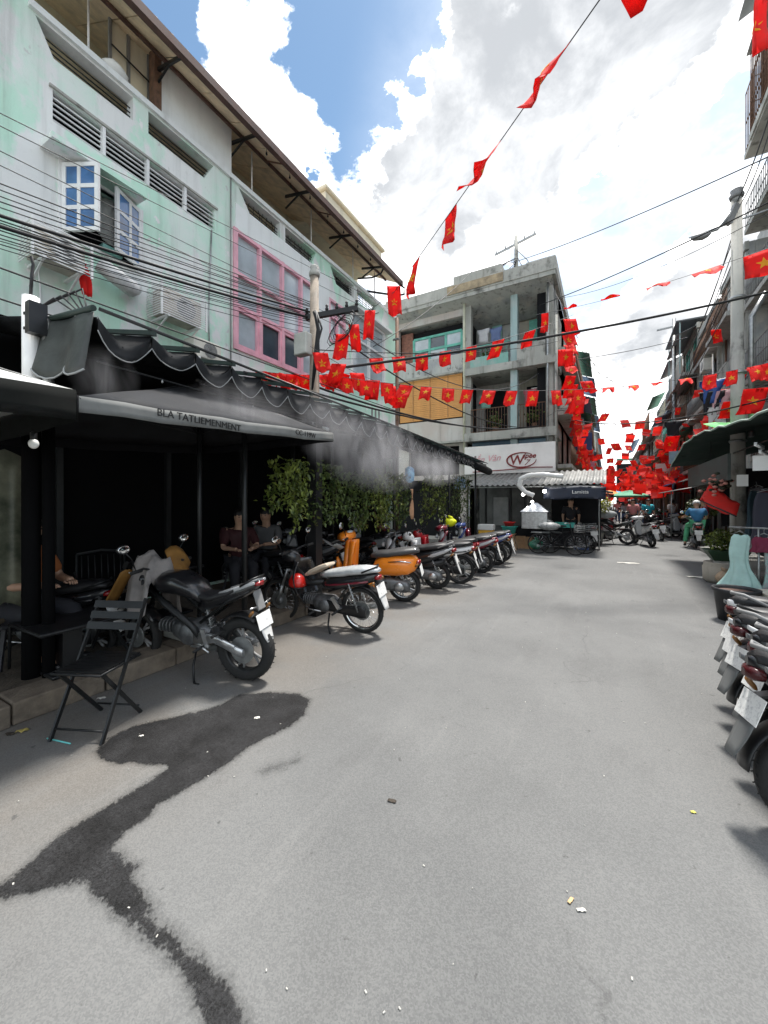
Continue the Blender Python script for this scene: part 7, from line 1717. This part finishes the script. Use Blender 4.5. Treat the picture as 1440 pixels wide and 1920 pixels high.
for i, (x, y, mt, ht, lb) in enumerate(((.6, 33, c_pinks, None, 'shopper in pink top among the far umbrellas'), (1.5, 36, c_dark, m_white_p, 'shopper with white helmet among the far umbrellas'), (2.3, 40, c_blue, None, 'shopper in blue among the far umbrellas, deepest in the street'))):
    person(lb, (x, y, 0), PI / 2 + i, STAND, mt, c_jean, hat=ht)
# ---------------------------------------------------------------- café furniture
def folding_chair(label, x, y, rz, z=0.):
    t = thing('folding_chair', label, 'chair', (x, y, z), rz); w_ = .185
    def part(nm, mb, mat=m_blkmetal): o = bpy.data.objects.new(nm, mb.mesh(nm, mat)); COL.objects.link(o); o.parent = t; return o
    for s_ in (-1, 1):
        part('leg', MB().beam((-.2, s_ * w_, 0), (.22, s_ * w_, .86), .014, .026))       # long leg from front foot to backrest
        part('leg', MB().beam((.2, s_ * (w_ - .025), 0), (-.17, s_ * (w_ - .025), .45), .014, .024))
    part('stretcher', MB().tube([(-.17, -w_, .07), (-.17, w_, .07)], .007, 6)); part('stretcher', MB().tube([(.17, -w_ + .02, .07), (.17, w_ - .02, .07)], .007, 6))
    part('seat_frame', MB().tube([(-.2, -w_ + .01, .45), (-.2, w_ - .01, .45), (.17, w_ - .01, .45), (.17, -w_ + .01, .45)], .009, 6, closed=True))
    s0 = None
    for k in range(7):
        xx = -.18 + k * .052
        if s0 is None: s0 = part('seat_slat', MB().box(xx, xx + .046, -w_ + .015, w_ - .015, .452, .466)); x0 = xx
        else:
            o = s0.copy(); COL.objects.link(o); o.location = (xx - x0, 0, 0)
    for k in range(3):
        z_ = .66 + k * .07; xx = -.2 + .42 * z_ / .86
        part('back_slat', MB().cbox((xx - .012, 0, z_ + .02), (.012, w_ * 2 + .02, .052), Matrix.Rotation(.35, 4, 'Y')))
    return t
folding_chair('black slatted folding chair standing on the road by the kerb', -3.14, 1.42, 2.0)
folding_chair('second black folding chair in the shade beyond the low table', -4.25, 2.15, .3, .165)
tb = thing('cafe_table', 'low dark square café table on the platform', 'table', (-4.02, 1.58, .165))
MB().box(-4.32, -3.72, 1.28, 1.88, .56, .59).build('top', m_blk, tb, bevel=.008); MB().tube([(-4.32, 1.28, .578), (-3.72, 1.28, .578), (-3.72, 1.88, .578), (-4.32, 1.88, .578)], .008, 6, closed=True).build('rim', m_blkmetal, tb)
MB().box(-4.09, -3.95, 1.51, 1.65, .19, .56).build('column', m_blk, tb); MB().box(-4.2, -3.84, 1.4, 1.76, .165, .195).build('foot', m_blk, tb, bevel=.01)
def armchair(label, x, y, rz, z=.165):
    t = thing('armchair', label, 'chair', (x, y, z), rz)
    def part(nm, mb, mat=m_blkmetal): o = bpy.data.objects.new(nm, mb.mesh(nm, mat)); COL.objects.link(o); o.parent = t
    part('seat', MB().loft([(-.22, .42, .2, .02), (0, .42, .23, .025), (.22, .43, .22, .02)], e=5), M('woven_seat', (.08, .06, .04), .8, var=.4, vsc=40))
    for s_ in (-1, 1):
        part('leg', MB().tube([(.22, s_ * .24, 0), (.22, s_ * .25, .4), (.2, s_ * .26, .62), (.1, s_ * .26, .66), (-.2, s_ * .25, .66)], .012, 7)); part('leg', MB().tube([(-.25, s_ * .22, 0), (-.22, s_ * .23, .45), (-.28, s_ * .22, .85)], .012, 7))
    for k in range(7): part('back_rod', MB().tube([(-.22, -.18 + k * .06, .45), (-.28, -.18 + k * .06, .83)], .006, 5))
    part('back_top', MB().tube([(-.28, -.22, .85), (-.3, 0, .88), (-.28, .22, .85)], .014, 7))
armchair('dark metal armchair at the far left beside the platform edge', -4.5, 1.0, .6)
armchair('dark metal armchair in the shade behind the low table', -4.75, 2.2, -.3)
for i, (x, y) in enumerate(((-4.9, 3.0), (-5.2, 5.2), (-5.1, 6.6))):
    t = thing('cafe_table', ('dark table deep in the café behind the sporty motorbike', 'dark table deep in the café behind the seated pair', 'dark table deep in the café below the vines')[i], 'table', (x, y, .165))
    MB().box(x - .3, x + .3, y - .3, y + .3, .74, .77).build('top', m_blk, t, bevel=.008); MB().tube([(x, y, .17), (x, y, .74)], .03, 8).build('column', m_blkmetal, t); MB().box(x - .2, x + .2, y - .2, y + .2, .165, .19).build('foot', m_blkmetal, t)
# hanging vines along the awning edge
def vine(x, y, ztop, zbot, wid, n, label, mat, dens=1.):
    t = thing('hanging_vine', label, 'plant', (x, y, zbot)); q = MB(); st = MB(); rv = random.Random(int(x * 100 + y * 77))
    ns = max(3, int(wid / .09))
    for s_ in range(ns):
        yy = y + (s_ / (ns - 1) - .5) * wid; pts = []; zb = zbot + rv.uniform(0, .35) * (ztop - zbot); xx = x + rv.uniform(-.08, .08)
        for k in range(9):
            f = k / 8; pts.append(Vector((xx + .03 * math.sin(f * 7 + s_), yy + .04 * math.sin(f * 5 + s_ * 2), ztop + (zb - ztop) * f)))
        st.tube(pts, .004, 4)
        for k in range(int(n / ns)):
            f = rv.random(); p = pts[min(7, int(f * 8))].lerp(pts[min(8, int(f * 8) + 1)], (f * 8) % 1) + Vector((rv.gauss(0, .05), rv.gauss(0, .05), rv.gauss(0, .02)))
            l = rv.uniform(.045, .095); Q = Matrix.Translation(p) @ Matrix.Rotation(rv.uniform(0, 6.3), 4, 'Z') @ Matrix.Rotation(rv.uniform(-.3, 1.3), 4, 'Y')
            q.add([Q @ Vector(v) for v in ((0, 0, 0), (l * .45, l * .32, .01), (l, 0, -l * .25), (l * .45, -l * .32, .01))], [(0, 1, 2), (0, 2, 3)])
    st.build('stem', M('vine_stem', (.06, .05, .025), .8), t); q.build('foliage', mat, t)
VL = ((545, 880, 1000, -3.5, .35, 'vine beside the dark post, nearest of the curtain'), (615, 885, 995, -3.55, .4, 'second vine curtain, behind the orange scooter'), (668, 900, 1000, -3.6, .35, 'third vine curtain, veiled by mist'), (715, 895, 995, -3.5, .6, 'bright fourth vine curtain in the middle of the awning'), (752, 900, 990, -3.55, .5, 'fifth vine curtain left of the blue lantern'), (815, 900, 985, -3.5, .9, 'vine curtain right of the blue lantern'), (862, 898, 985, -3.5, 1.0, 'last vine curtain at the awning end'))
for i, (px, ya, yb, X, wd_, lb) in enumerate(VL):
    d = raydir(px, 940); t = X / d.x; Y = d.y * t; vine(X, Y, EYE + (940 - ya) / 735 * t + .12, EYE + (940 - yb) / 735 * t, wd_ * 1.35, 600, lb, m_leaf2 if i in (0, 3, 5) else m_leaf)
dk = thing('square_post', 'dark square post under the awning left of the orange scooter', 'post', (-3.62, 4.35, 0)); MB().box(-3.70, -3.54, 4.28, 4.42, 0, 2.9).build('shaft', m_blk, dk); MB().box(-3.74, -3.5, 4.24, 4.46, 0, .12).build('foot', m_blk, dk)
# blue lantern and tan hanging cloth
d = raydir(768, 890); t = 3.45 / -d.x; c = Vector((d.x * t, d.y * t, EYE + d.z * t))
ln = thing('lantern', 'bright blue paper lantern hanging under the awning', 'lantern', c)
MB().lathe([(.03, -.16), (.09, -.12), (.1, 0), (.09, .12), (.03, .16)], 10, Matrix.Translation(c)).build('shade', M('blue_paper', (.03, .26, .62), .6, var=.3, vsc=14, col2=(.3, .6, .8)), ln); MB().tube([c + Vector((0, 0, .16)), (c.x, c.y, 2.8)], .005, 5).build('cord', m_cable, ln)
d = raydir(772, 945); c2 = Vector((d.x * t, d.y * t, EYE + d.z * t))
gr = [[(c2.x + .03 * math.sin(j + i), c2.y + (i / 4 - .5) * .14 * (1 - .08 * j) + .02 * math.sin(j * 1.3), c2.z + .3 - j * .1) for i in range(5)] for j in range(7)]
MB().sheet(gr, .006).build('hanging_cloth', M('tan_cloth', (.46, .26, .15), .8, var=.2), label='tan cloth hanging below the blue lantern', cat='cloth')
bn = thing('banner', 'blue and white banner under the far awning end', 'banner', (-3.7, 11.2, 2.0))
MB().box(-3.72, -3.70, 10.4, 11.4, 1.95, 2.3).build('cloth', M('blue_white_banner', (.12, .32, .6), .7, var=0, vsc=3, col2=(.6, .66, .7)), bn); MB().tube([(-3.71, 10.35, 2.32), (-3.71, 11.45, 2.32)], .012, 6).build('rod', m_steel, bn)
# ---------------------------------------------------------------- right-hand stall
rs = thing('market_stall', 'right-hand market stall under a sagging dark green tarpaulin roof', 'stall', (2.4, 9.5, 0))
gr = []
for j in range(9):
    f = j / 8; row_ = []
    for k in range(25):
        g_ = k / 24; y = 4.9 + g_ * 9.3
        z = 2.60 + .40 * math.sin(g_ ** 1.7 * PI) * (1 - .1 * f) + .5 * f + .02 * math.sin(k * 2.2 + j) - .08 * math.sin(f * PI)
        row_.append((1.62 + .12 * (1 - g_) * 0 + f * 2.6 + .015 * math.sin(k * 1.3), y, z))
    gr.append(row_)
rf = MB().sheet(gr, .008).build('tarpaulin_roof', M('dark_green_tarpaulin', (.018, .034, .028), .8, var=.3, vsc=3, spec=.2), rs)
MB().tube([Vector(p) + Vector((-.012, 0, .004)) for p in gr[0]], .016, 6).build('hem', M('pale_green_hem', (.36, .46, .40), .7), rf)
for p in (gr[7][1], gr[7][12], gr[7][23]): MB().tube([(p[0] + .06, p[1], 0), (p[0] + .06, p[1], p[2] - .02)], .028, 8).build('post', m_steel, rs)
MB().tube([(2.4, 5.0, 2.66), (2.4, 14, 2.66)], .014, 6).build('rail', m_blkmetal, rs)
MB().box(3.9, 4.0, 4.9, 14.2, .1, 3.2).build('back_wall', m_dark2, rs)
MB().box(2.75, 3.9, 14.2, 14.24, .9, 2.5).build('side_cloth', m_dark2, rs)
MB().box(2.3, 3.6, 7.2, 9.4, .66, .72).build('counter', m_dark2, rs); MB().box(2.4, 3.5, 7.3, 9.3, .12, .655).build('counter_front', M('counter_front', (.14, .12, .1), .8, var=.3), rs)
MB().box(1.95, 2.0, 9.6, 13.8, 2.0, 2.5).build('name_board', M('dull_name_board', (.06, .075, .07), .6, var=.4, vsc=5), rs)
gp = at(1365, 793, 10.5)
MB().sheet([[(2.0 + k * .22, 10.6 + j * .5, 3.12 + j * .12 + .02 * math.sin(k * 2)) for k in range(8)] for j in range(4)], .006).build('tarpaulin_patch', M('bright_green_tarpaulin', (.14, .52, .16), .6, var=.15), rs)
# red sheet, garland, card, tube lamps
rt = thing('red_canopy_cloth', 'bright red cloth canopy tilted under the right-hand stall', 'canopy', (2.3, 9.6, 1.5))
gr = [[Vector((2.02 + .02 * k + .05 * j, 0, 0)) for k in range(2)] for j in range(2)]
A_, B_, C_, D_ = at(1312, 938, 10.6), at(1333, 902, 11.4), at(1388, 945, 10.2), at(1380, 968, 9.4)
gr = []
for j in range(7):
    a = A_.lerp(B_, j / 6); b = D_.lerp(C_, j / 6)
    gr.append([a.lerp(b, k / 8) + Vector((0, 0, -.05 * math.sin(k / 8 * PI) + .015 * math.sin(k * 2 + j))) for k in range(9)])
MB().sheet(gr, .006).build('cloth', M('red_canopy_cloth', (.72, .02, .012), .7, var=.1), rt)
MB().tube([A_, D_], .014, 6).build('bar', m_blkmetal, rt); MB().tube([B_, B_ + Vector((0, 0, .9))], .006, 5).build('cord', m_cable, rt)
gl = thing('garland', 'pink and dark garland of paper flowers over the red cloth canopy', 'garland', at(1348, 908, 10))
q = MB(); q2 = MB(); rv = random.Random(4)
for k in range(40):
    p = at(1348 + rv.gauss(0, 14), 908 + rv.gauss(0, 8), 10 + rv.uniform(-.2, .2)); (q if k % 2 else q2).ball(p, (.045, .045, .03), 7, 5)
q.build('pink_blooms', M('faded_pink_paper', (.5, .22, .18), .8), gl); q2.build('dark_leaves', M('dark_garland_leaf', (.03, .035, .02), .8), gl)
c = at(1392, 901, 9.5); mc = MB().cbox(c, (.16, .012, .21)); mc.build('price_card', m_white_p, label='small white card hanging under the right-hand stall roof', cat='card')
for i, (px, py) in enumerate(((1424, 838), (1432, 851))):
    c = at(px, py, 6.6 + i * .25); t = thing('tube_lamp', ('upper tube lamp under the right-hand stall roof', 'lower tube lamp under the right-hand stall roof')[i], 'lamp', c)
    MB().tube([c + Vector((-.1, -.25, 0)), c + Vector((.1, .25, .0))], .014, 8).build('tube', m_white_p, t); MB().beam(c + Vector((-.1, -.26, .022)), c + Vector((.1, .26, .022)), .03, .018).build('batten', m_steel, t)
c = at(1432, 868, 7.0); MB().cbox(c, (.22, .012, .2)).build('notice_card', m_white_p, label='white notice card near the tube lamps at the right edge', cat='card')
# hanging clothes
rk = thing('clothes_rail', 'clothes rail on two uprights at the right edge', 'rail', (2.0, 7.4, 0))
MB().tube([(1.55, 7.55, 1.22), (2.6, 7.15, 1.22)], .012, 8).build('rail', m_steel, rk)
for x, y in ((1.85, 7.44), (2.58, 7.16)): MB().tube([(x, y, 0), (x, y, 1.22)], .014, 8).build('upright', m_steel, rk)
def garment(cx, cy, zt, L_, prof, mat, label, name, cat, rz=.0, slit=False):
    t = thing(name, label, cat, (cx, cy, zt), rz); rg = []
    prof = [(lambda f: (f, next(w0 + (w1 - w0) * (f - f0) / (f1 - f0) for (f0, w0), (f1, w1) in zip(prof, prof[1:]) if f <= f1 + 1e-6)))(i / 18) for i in range(19)]
    ph = rz * 9 + cx * 3
    for j, (f, w_) in enumerate(prof):
        row_ = []
        for k in range(40):
            a = k / 40 * 2 * PI; rf = 1 + (.05 + .16 * f) * math.sin(7 * a + ph + f * .8) + .06 * f * math.sin(12 * a + ph * 2)
            neck = .02 * max(0, 1 - abs(math.cos(a)) * 2.2) * (f < .01)
            row_.append(Vector((w_ * rf * math.cos(a) + .012 * math.sin(f * 8 + ph), (.03 + .30 * w_ * f) * rf * math.sin(a), -f * L_ * (1 + .03 * f * math.sin(3 * a + ph)) - neck)))
        rg.append(row_)
    q = MB().rings(rg, True, False)
    o = bpy.data.objects.new('cloth', q.mesh('cloth', mat)); COL.objects.link(o); o.parent = t; s_ = o.modifiers.new('thick', 'SOLIDIFY'); s_.thickness = .004
    q = MB().tube([(-prof[0][1], 0, 0), (0, 0, .05), (prof[0][1], 0, 0)], .006, 6).tube([(0, 0, .05), (.0, 0, .1), (.02, 0, .12)], .004, 5)
    o = bpy.data.objects.new('hanger', q.mesh('hanger', m_steel)); COL.objects.link(o); o.parent = t
    return t
garment(1.66, 7.50, 1.12, .80, ((0, .07), (.06, .10), (.3, .10), (.5, .09), (.62, .10), (.78, .15), (.92, .2), (1, .225)), m_mint, 'pale mint dress flaring at the hem on the near end of the rail', 'dress', 'dress', -.35)
garment(2.02, 7.36, 1.10, .85, ((0, .1), (.2, .11), (.5, .11), (1, .13)), M('patterned_pale_cloth', (.45, .42, .44), .8, var=.3, vsc=22, col2=(.3, .55, .5)), 'patterned pale shift dress on the rail', 'dress', 'dress', -.35)
garment(2.2, 7.29, .95, .6, ((0, .1), (.4, .1), (1, .12)), M('pink_cloth', (.6, .3, .36), .8), 'pink top on the rail behind the patterned dress', 'top', 'top', -.35)
garment(1.9, 7.42, 1.10, .22, ((0, .1), (.5, .12), (1, .12)), M('maroon_cloth', (.16, .02, .05), .8), 'maroon folded cloth on the rail', 'cloth', 'cloth', -.35)
for i, (x, y, z, L_, c_, nm) in enumerate(((2.35, 8.9, 1.75, .8, (.05, .05, .07), 'dark grey'), (2.5, 9.4, 1.8, .7, (.10, .03, .04), 'dull maroon'), (2.45, 10.0, 1.8, .85, (.04, .07, .09), 'slate blue'), (2.9, 8.4, 1.85, .8, (.12, .11, .1), 'taupe'), (3.0, 9.8, 1.9, .8, (.03, .06, .04), 'bottle green'), (2.75, 11.2, 1.9, .8, (.09, .09, .1), 'mid grey'))):
    garment(x, y, z, L_, ((0, .16), (.15, .2), (.6, .19), (1, .22)), M('stall_cloth_%s' % nm.replace(' ', '_'), c_, .85), nm + ' garment hanging inside the right-hand stall', 'garment', 'garment', .4 * i)
# black tub, pale box, pots and planter
p = G(1380, 1163); tb3 = thing('tub', 'round black rubber tub at the right road edge', 'tub', p)
MB().lathe([(.19, 0), (.235, .38), (.255, .39), (.26, .43), (.24, .435), (.225, .4), (.18, .03), (.001, .03)], 28, Matrix.Translation(p)).build('body', M('black_tub_rubber', (.022, .023, .026), .55, var=.25), tb3)
MB().lathe([(.215, .37), (.21, .39), (.001, .40)], 20, Matrix.Translation(p)).build('contents', M('brown_rubbish', (.16, .10, .08), .9, var=.4, vsc=12), tb3)
p2 = Vector((2.0, 6.75, 0)); bx = thing('box', 'pale cream box on the ground right of the black tub', 'box', p2)
MB().box(1.74, 2.3, 6.6, 7.05, 0, .40).build('body', M('cream_box', (.55, .53, .43), .7, var=.1, vsc=3), bx, bevel=.012); MB().box(1.73, 2.31, 6.59, 7.06, .401, .43).build('lid', M('cream_box_lid', (.58, .56, .47), .7), bx, bevel=.01)
p = G(1350, 1092); pt = thing('stone_pot', 'squat stone pot with rubbish on top behind the black tub', 'pot', p)
MB().lathe([(.2, 0), (.27, .06), (.28, .3), (.25, .36), (.27, .40), (.24, .41), (.22, .36), (.001, .36)], 22, Matrix.Translation(p)).build('body', m_grey2, pt)
sack(p + Vector((.25, -.25, 0)), (.14, .13, .22), m_bluep, 'blue plastic bag beside the stone pot')
sack(p + Vector((.0, -.3, 0)), (.12, .12, .14), M('pale_brown_bag', (.45, .33, .22), .7, var=.3), 'crumpled pale brown bag at the foot of the stone pot')
pl = thing('planter', 'dark green planter box with bright clipped leaves on the stone pot', 'plant', (2.05, 10.3, .42))
MB().add([(1.72, 9.95, .62), (2.38, 9.95, .62), (2.38, 10.6, .62), (1.72, 10.6, .62), (1.84, 10.05, .42), (2.26, 10.05, .42), (2.26, 10.5, .42), (1.84, 10.5, .42)], [(0, 1, 2, 3), (7, 6, 5, 4), (0, 4, 5, 1), (1, 5, 6, 2), (2, 6, 7, 3), (3, 7, 4, 0)]).build('trough', M('dark_green_plastic', (.02, .05, .025), .5), pl)
q = MB(); rv = random.Random(9)
def leaves(q, c, r, n, l0, l1, rv):
    for k in range(n):
        a = rv.uniform(0, 6.3); b = math.acos(rv.uniform(-1, 1)); rr_ = rv.random() ** .4
        p = Vector((c[0] + r[0] * rr_ * math.sin(b) * math.cos(a), c[1] + r[1] * rr_ * math.sin(b) * math.sin(a), c[2] + r[2] * rr_ * math.cos(b)))
        l = rv.uniform(l0, l1); Q = Matrix.Translation(p) @ Matrix.Rotation(rv.uniform(0, 6.3), 4, 'Z') @ Matrix.Rotation(rv.uniform(-1, 1), 4, 'Y')
        q.add([Q @ Vector(v) for v in ((0, 0, 0), (l * .45, l * .3, .01), (l, 0, -l * .2), (l * .45, -l * .3, .01))], [(0, 1, 2), (0, 2, 3)])
leaves(q, (2.05, 10.28, .80), (.36, .36, .24), 900, .04, .08, rv); q.build('foliage', m_leaf2, pl)
pe = thing('planter_stand', 'grey block under the dark green planter', 'block', (2.05, 10.28, 0)); MB().box(1.85, 2.25, 10.06, 10.5, 0, .418).build('block', m_conc, pe, bevel=.02)
MB().sheet([[(3.0 + .1 * k, 15.0 + .02 * math.sin(k), 2.35 - .12 * j) for k in range(6)] for j in range(7)], .006).build('hanging_cloth', M('teal_cloth', (.06, .22, .24), .8), label='teal cloth hanging behind the red canopy', cat='cloth')
# ---------------------------------------------------------------- far market: umbrellas, stalls, shrubs, washing
def far_umbrella(x, y, z, r, mat, label):
    t = thing('parasol', label, 'parasol', (x, y, 0), group='far market parasols')
    q = MB(); rg = [[Vector((x + r * f * math.cos(k / 8 * 2 * PI), y + r * f * math.sin(k / 8 * 2 * PI), z - .32 * f ** 1.5)) for k in range(8)] for f in (.03, .4, .75, 1)]
    q.rings(rg, False, False); q.rings([rg[-1], [p + Vector((0, 0, -.1)) for p in rg[-1]]], False, False); q.build('canopy', mat, t); MB().tube([(x, y, 0), (x, y, z)], .025, 6).build('pole', m_steel, t)
m_ug = M('green_parasol_cloth', (.10, .36, .22), .7); m_uo = M('orange_parasol_cloth', (.6, .25, .05), .7); m_ur = M('red_parasol_cloth', (.6, .04, .03), .7); m_ub = M('blue_parasol_cloth', (.1, .3, .5), .7); m_uy = M('yellow_parasol_cloth', (.6, .5, .1), .7)
for x, y, z, r, mt, lb in ((1.1, 27, 2.25, 1.0, m_ug, 'green parasol over the far market street'), (-.2, 30, 2.4, 1.0, m_uo, 'orange parasol on the left of the far street'), (2.4, 32, 2.3, 1.0, m_ur, 'red parasol on the right of the far street'), (.4, 38, 2.5, 1.2, m_ub, 'blue parasol deep in the far street'), (1.8, 44, 2.5, 1.2, m_uy, 'yellow parasol deep in the far street'), (-.4, 48, 2.5, 1.2, m_ur, 'red parasol deepest on the left'), (2.6, 52, 2.6, 1.2, m_ug, 'green parasol deepest on the right')): far_umbrella(x, y, z, r, mt, lb)
sh = thing('shrub', 'yellow green potted shrub at the end of the corner stall', 'plant', (-.35, 16.6, 0)); q = MB(); leaves(q, (-.35, 16.6, 1.5), (.5, .45, .35), 900, .06, .13, rv); q.build('foliage', M('yellow_green_leaf', (.26, .30, .03), .5, var=.4, vsc=9, col2=(.5, .5, .08)), sh)
MB().lathe([(.16, 0), (.22, .4), (.24, .42), (.001, .42)], 14, Matrix.Translation((-.35, 16.6, 0))).build('pot', m_conc, sh); MB().tube([(-.35, 16.6, .4), (-.33, 16.6, 1.4)], .03, 6).build('stem', m_rust, sh)
sh = thing('shrub', 'dark green potted shrub by the right kerb beyond the rider', 'plant', (3.1, 19, 0)); q = MB(); leaves(q, (3.1, 19, 1.35), (.5, .5, .45), 700, .06, .14, rv); q.build('foliage', m_leaf, sh); MB().lathe([(.16, 0), (.22, .4), (.24, .42), (.001, .42)], 14, Matrix.Translation((3.1, 19, .1))).build('pot', m_conc, sh); MB().tube([(3.1, 19, .5), (3.1, 19, 1.2)], .03, 6).build('stem', m_rust, sh)
# roadside stalls down the right and left
for i, (x, y, mt, lb) in enumerate(((3.2, 21.5, m_zinc, 'zinc-roofed roadside stall beyond the rider'), (3.1, 27.5, m_cblue, 'blue-roofed roadside stall on the right'), (3.1, 34, m_cgreen, 'green-roofed roadside stall on the right'), (-.9, 21, m_zinc, 'zinc-roofed roadside stall on the left beyond the corner block'), (-.8, 28, m_cred, 'red-roofed roadside stall on the left'), (-.8, 35, m_corg, 'orange-roofed roadside stall on the left'))):
    t = thing('market_stall', lb, 'stall', (x, y, 0)); sg_ = 1 if x > 1 else -1
    MB().sheet([[(x + sg_ * (.7 - .6 * j), y - 1.4 + k * .12, 2.35 - j * .12 + .02 * math.sin(k * 2)) for k in range(25)] for j in range(4)], .01).build('roof', mt, t)
    for yy in (y - 1.3, y + 1.3): MB().tube([(x - sg_ * .9, yy, 0), (x - sg_ * .9, yy, 2.05)], .025, 6).build('post', m_steel, t)
    MB().box(x - .35, x + .35, y - 1.2, y + 1.2, .12, .8).build('counter', m_dark2, t)
    q = MB()
    for k in range(22): q.ball((x + rv.uniform(-.3, .3), y + rv.uniform(-1.1, 1.1), .88), (.1, .1, .08), 7, 5)
    q.build('goods', (m_uo, m_ur, m_ug, m_ub, m_uy, m_card)[i], t)
# washing on the right balconies
cl = ((1335, 735, m_bluep, 'blue shirt hung high on a right-hand balcony'), (1335, 757, c_dark, 'black shirt on the balcony line below the blue shirt'), (1352, 755, M('pink_white_shirt', (.6, .36, .38), .8), 'pink and white shirt on the balcony line'), (1262, 806, c_dark, 'black garment hung on a right-hand balcony farther along'), (1345, 785, c_white, 'white garment low on the right balcony line'))
for i, (px, py, mt, lb) in enumerate(cl):
    c = at(px, py, 16.5 if i != 3 else 22)
    MB().tube([(4.76 if i != 3 else 4.06, c.y + .1, c.z + .43), (c.x - .35, c.y, c.z + .39)], .014, 6).build('washing_pole', m_steel, label='thin washing pole holding the ' + lb, cat='pole', group='washing poles on the right balconies')
    q = MB(); gr = [[c + Vector((.05 * math.sin(k + j), (k / 6 - .5) * .55, .45 - j * .16)) if False else c + Vector(((k / 6 - .5) * .5 * (1.3 if j < 2 else .9), .03 * math.sin(k * 2 + j), .38 - j * .15)) for k in range(7)] for j in range(6)]
    q.sheet(gr, .006); q.build('shirt', mt, label=lb, cat='shirt', group='washing on the right balconies')
# ---------------------------------------------------------------- drifting mist from the misting nozzles
def mist_material(name, dens, scale, seed, r):
    m = bpy.data.materials.new(name); m.use_nodes = True; nt = m.node_tree; nt.nodes.remove(nt.nodes['Principled BSDF'])
    v = nt.nodes.new('ShaderNodeVolumePrincipled'); v.inputs['Color'].default_value = (.95, .95, 1, 1); v.inputs['Anisotropy'].default_value = .2
    t = nt.nodes.new('ShaderNodeTexCoord')
    n = nt.nodes.new('ShaderNodeTexNoise'); mp = nt.nodes.new('ShaderNodeMapping'); nt.links.new(t.outputs['Object'], mp.inputs[0]); mp.inputs['Location'].default_value = (seed, seed, seed); mp.inputs['Scale'].default_value = (1, 1, .38)
    nt.links.new(mp.outputs[0], n.inputs['Vector']); n.inputs['Scale'].default_value = scale; n.inputs['Detail'].default_value = 7; n.inputs['Roughness'].default_value = .6; n.inputs['Distortion'].default_value = 1.2
    a = nt.nodes.new('ShaderNodeMapRange'); nt.links.new(n.outputs['Fac'], a.inputs[0]); a.inputs[1].default_value = .40; a.inputs[2].default_value = .78; a.inputs[3].default_value = 0; a.inputs[4].default_value = dens
    g_ = nt.nodes.new('ShaderNodeVectorMath'); g_.operation = 'DIVIDE'; nt.links.new(t.outputs['Object'], g_.inputs[0]); g_.inputs[1].default_value = r
    l = nt.nodes.new('ShaderNodeVectorMath'); l.operation = 'LENGTH'; nt.links.new(g_.outputs[0], l.inputs[0])
    f = nt.nodes.new('ShaderNodeMapRange'); nt.links.new(l.outputs['Value'], f.inputs[0]); f.inputs[1].default_value = .0; f.inputs[2].default_value = 1; f.inputs[3].default_value = 1; f.inputs[4].default_value = 0
    mu = nt.nodes.new('ShaderNodeMath'); mu.operation = 'MULTIPLY'; nt.links.new(a.outputs[0], mu.inputs[0]); nt.links.new(f.outputs[0], mu.inputs[1])
    nt.links.new(mu.outputs[0], v.inputs['Density']); nt.links.new(v.outputs[0], nt.nodes['Material Output'].inputs['Volume'])
    return m
def mist(px, py, X, r, dens, sc_, label, seed):
    d = raydir(px, py); t = X / d.x; c = Vector((d.x * t, d.y * t, EYE + d.z * t))
    q = MB().ball((0, 0, 0), r, 18, 12); o = bpy.data.objects.new('mist', q.mesh('mist', mist_material('mist_%d' % seed, dens, sc_, seed, r))); COL.objects.link(o); o.location = c
    tag(o, label, 'mist', kind='stuff')
mist(715, 855, -3.25, (.45, 1.9, .65), 4.5, 2.6, 'white mist drifting below the middle of the black awning', 3)
mist(610, 800, -3.2, (.3, 1.0, .45), 2.5, 3., 'thin mist at the tip of the black parasol', 5)
mist(200, 715, -3.2, (.16, .25, .26), 2.2, 5., 'small puff of mist under the near awning end', 8)
mist(455, 770, -2.95, (.25, .6, .3), 2, 4., 'mist drifting over the black parasol slope', 12)
mist(820, 880, -3.2, (.3, 1.4, .4), 5, 3., 'mist near the far rolled awning end', 15)
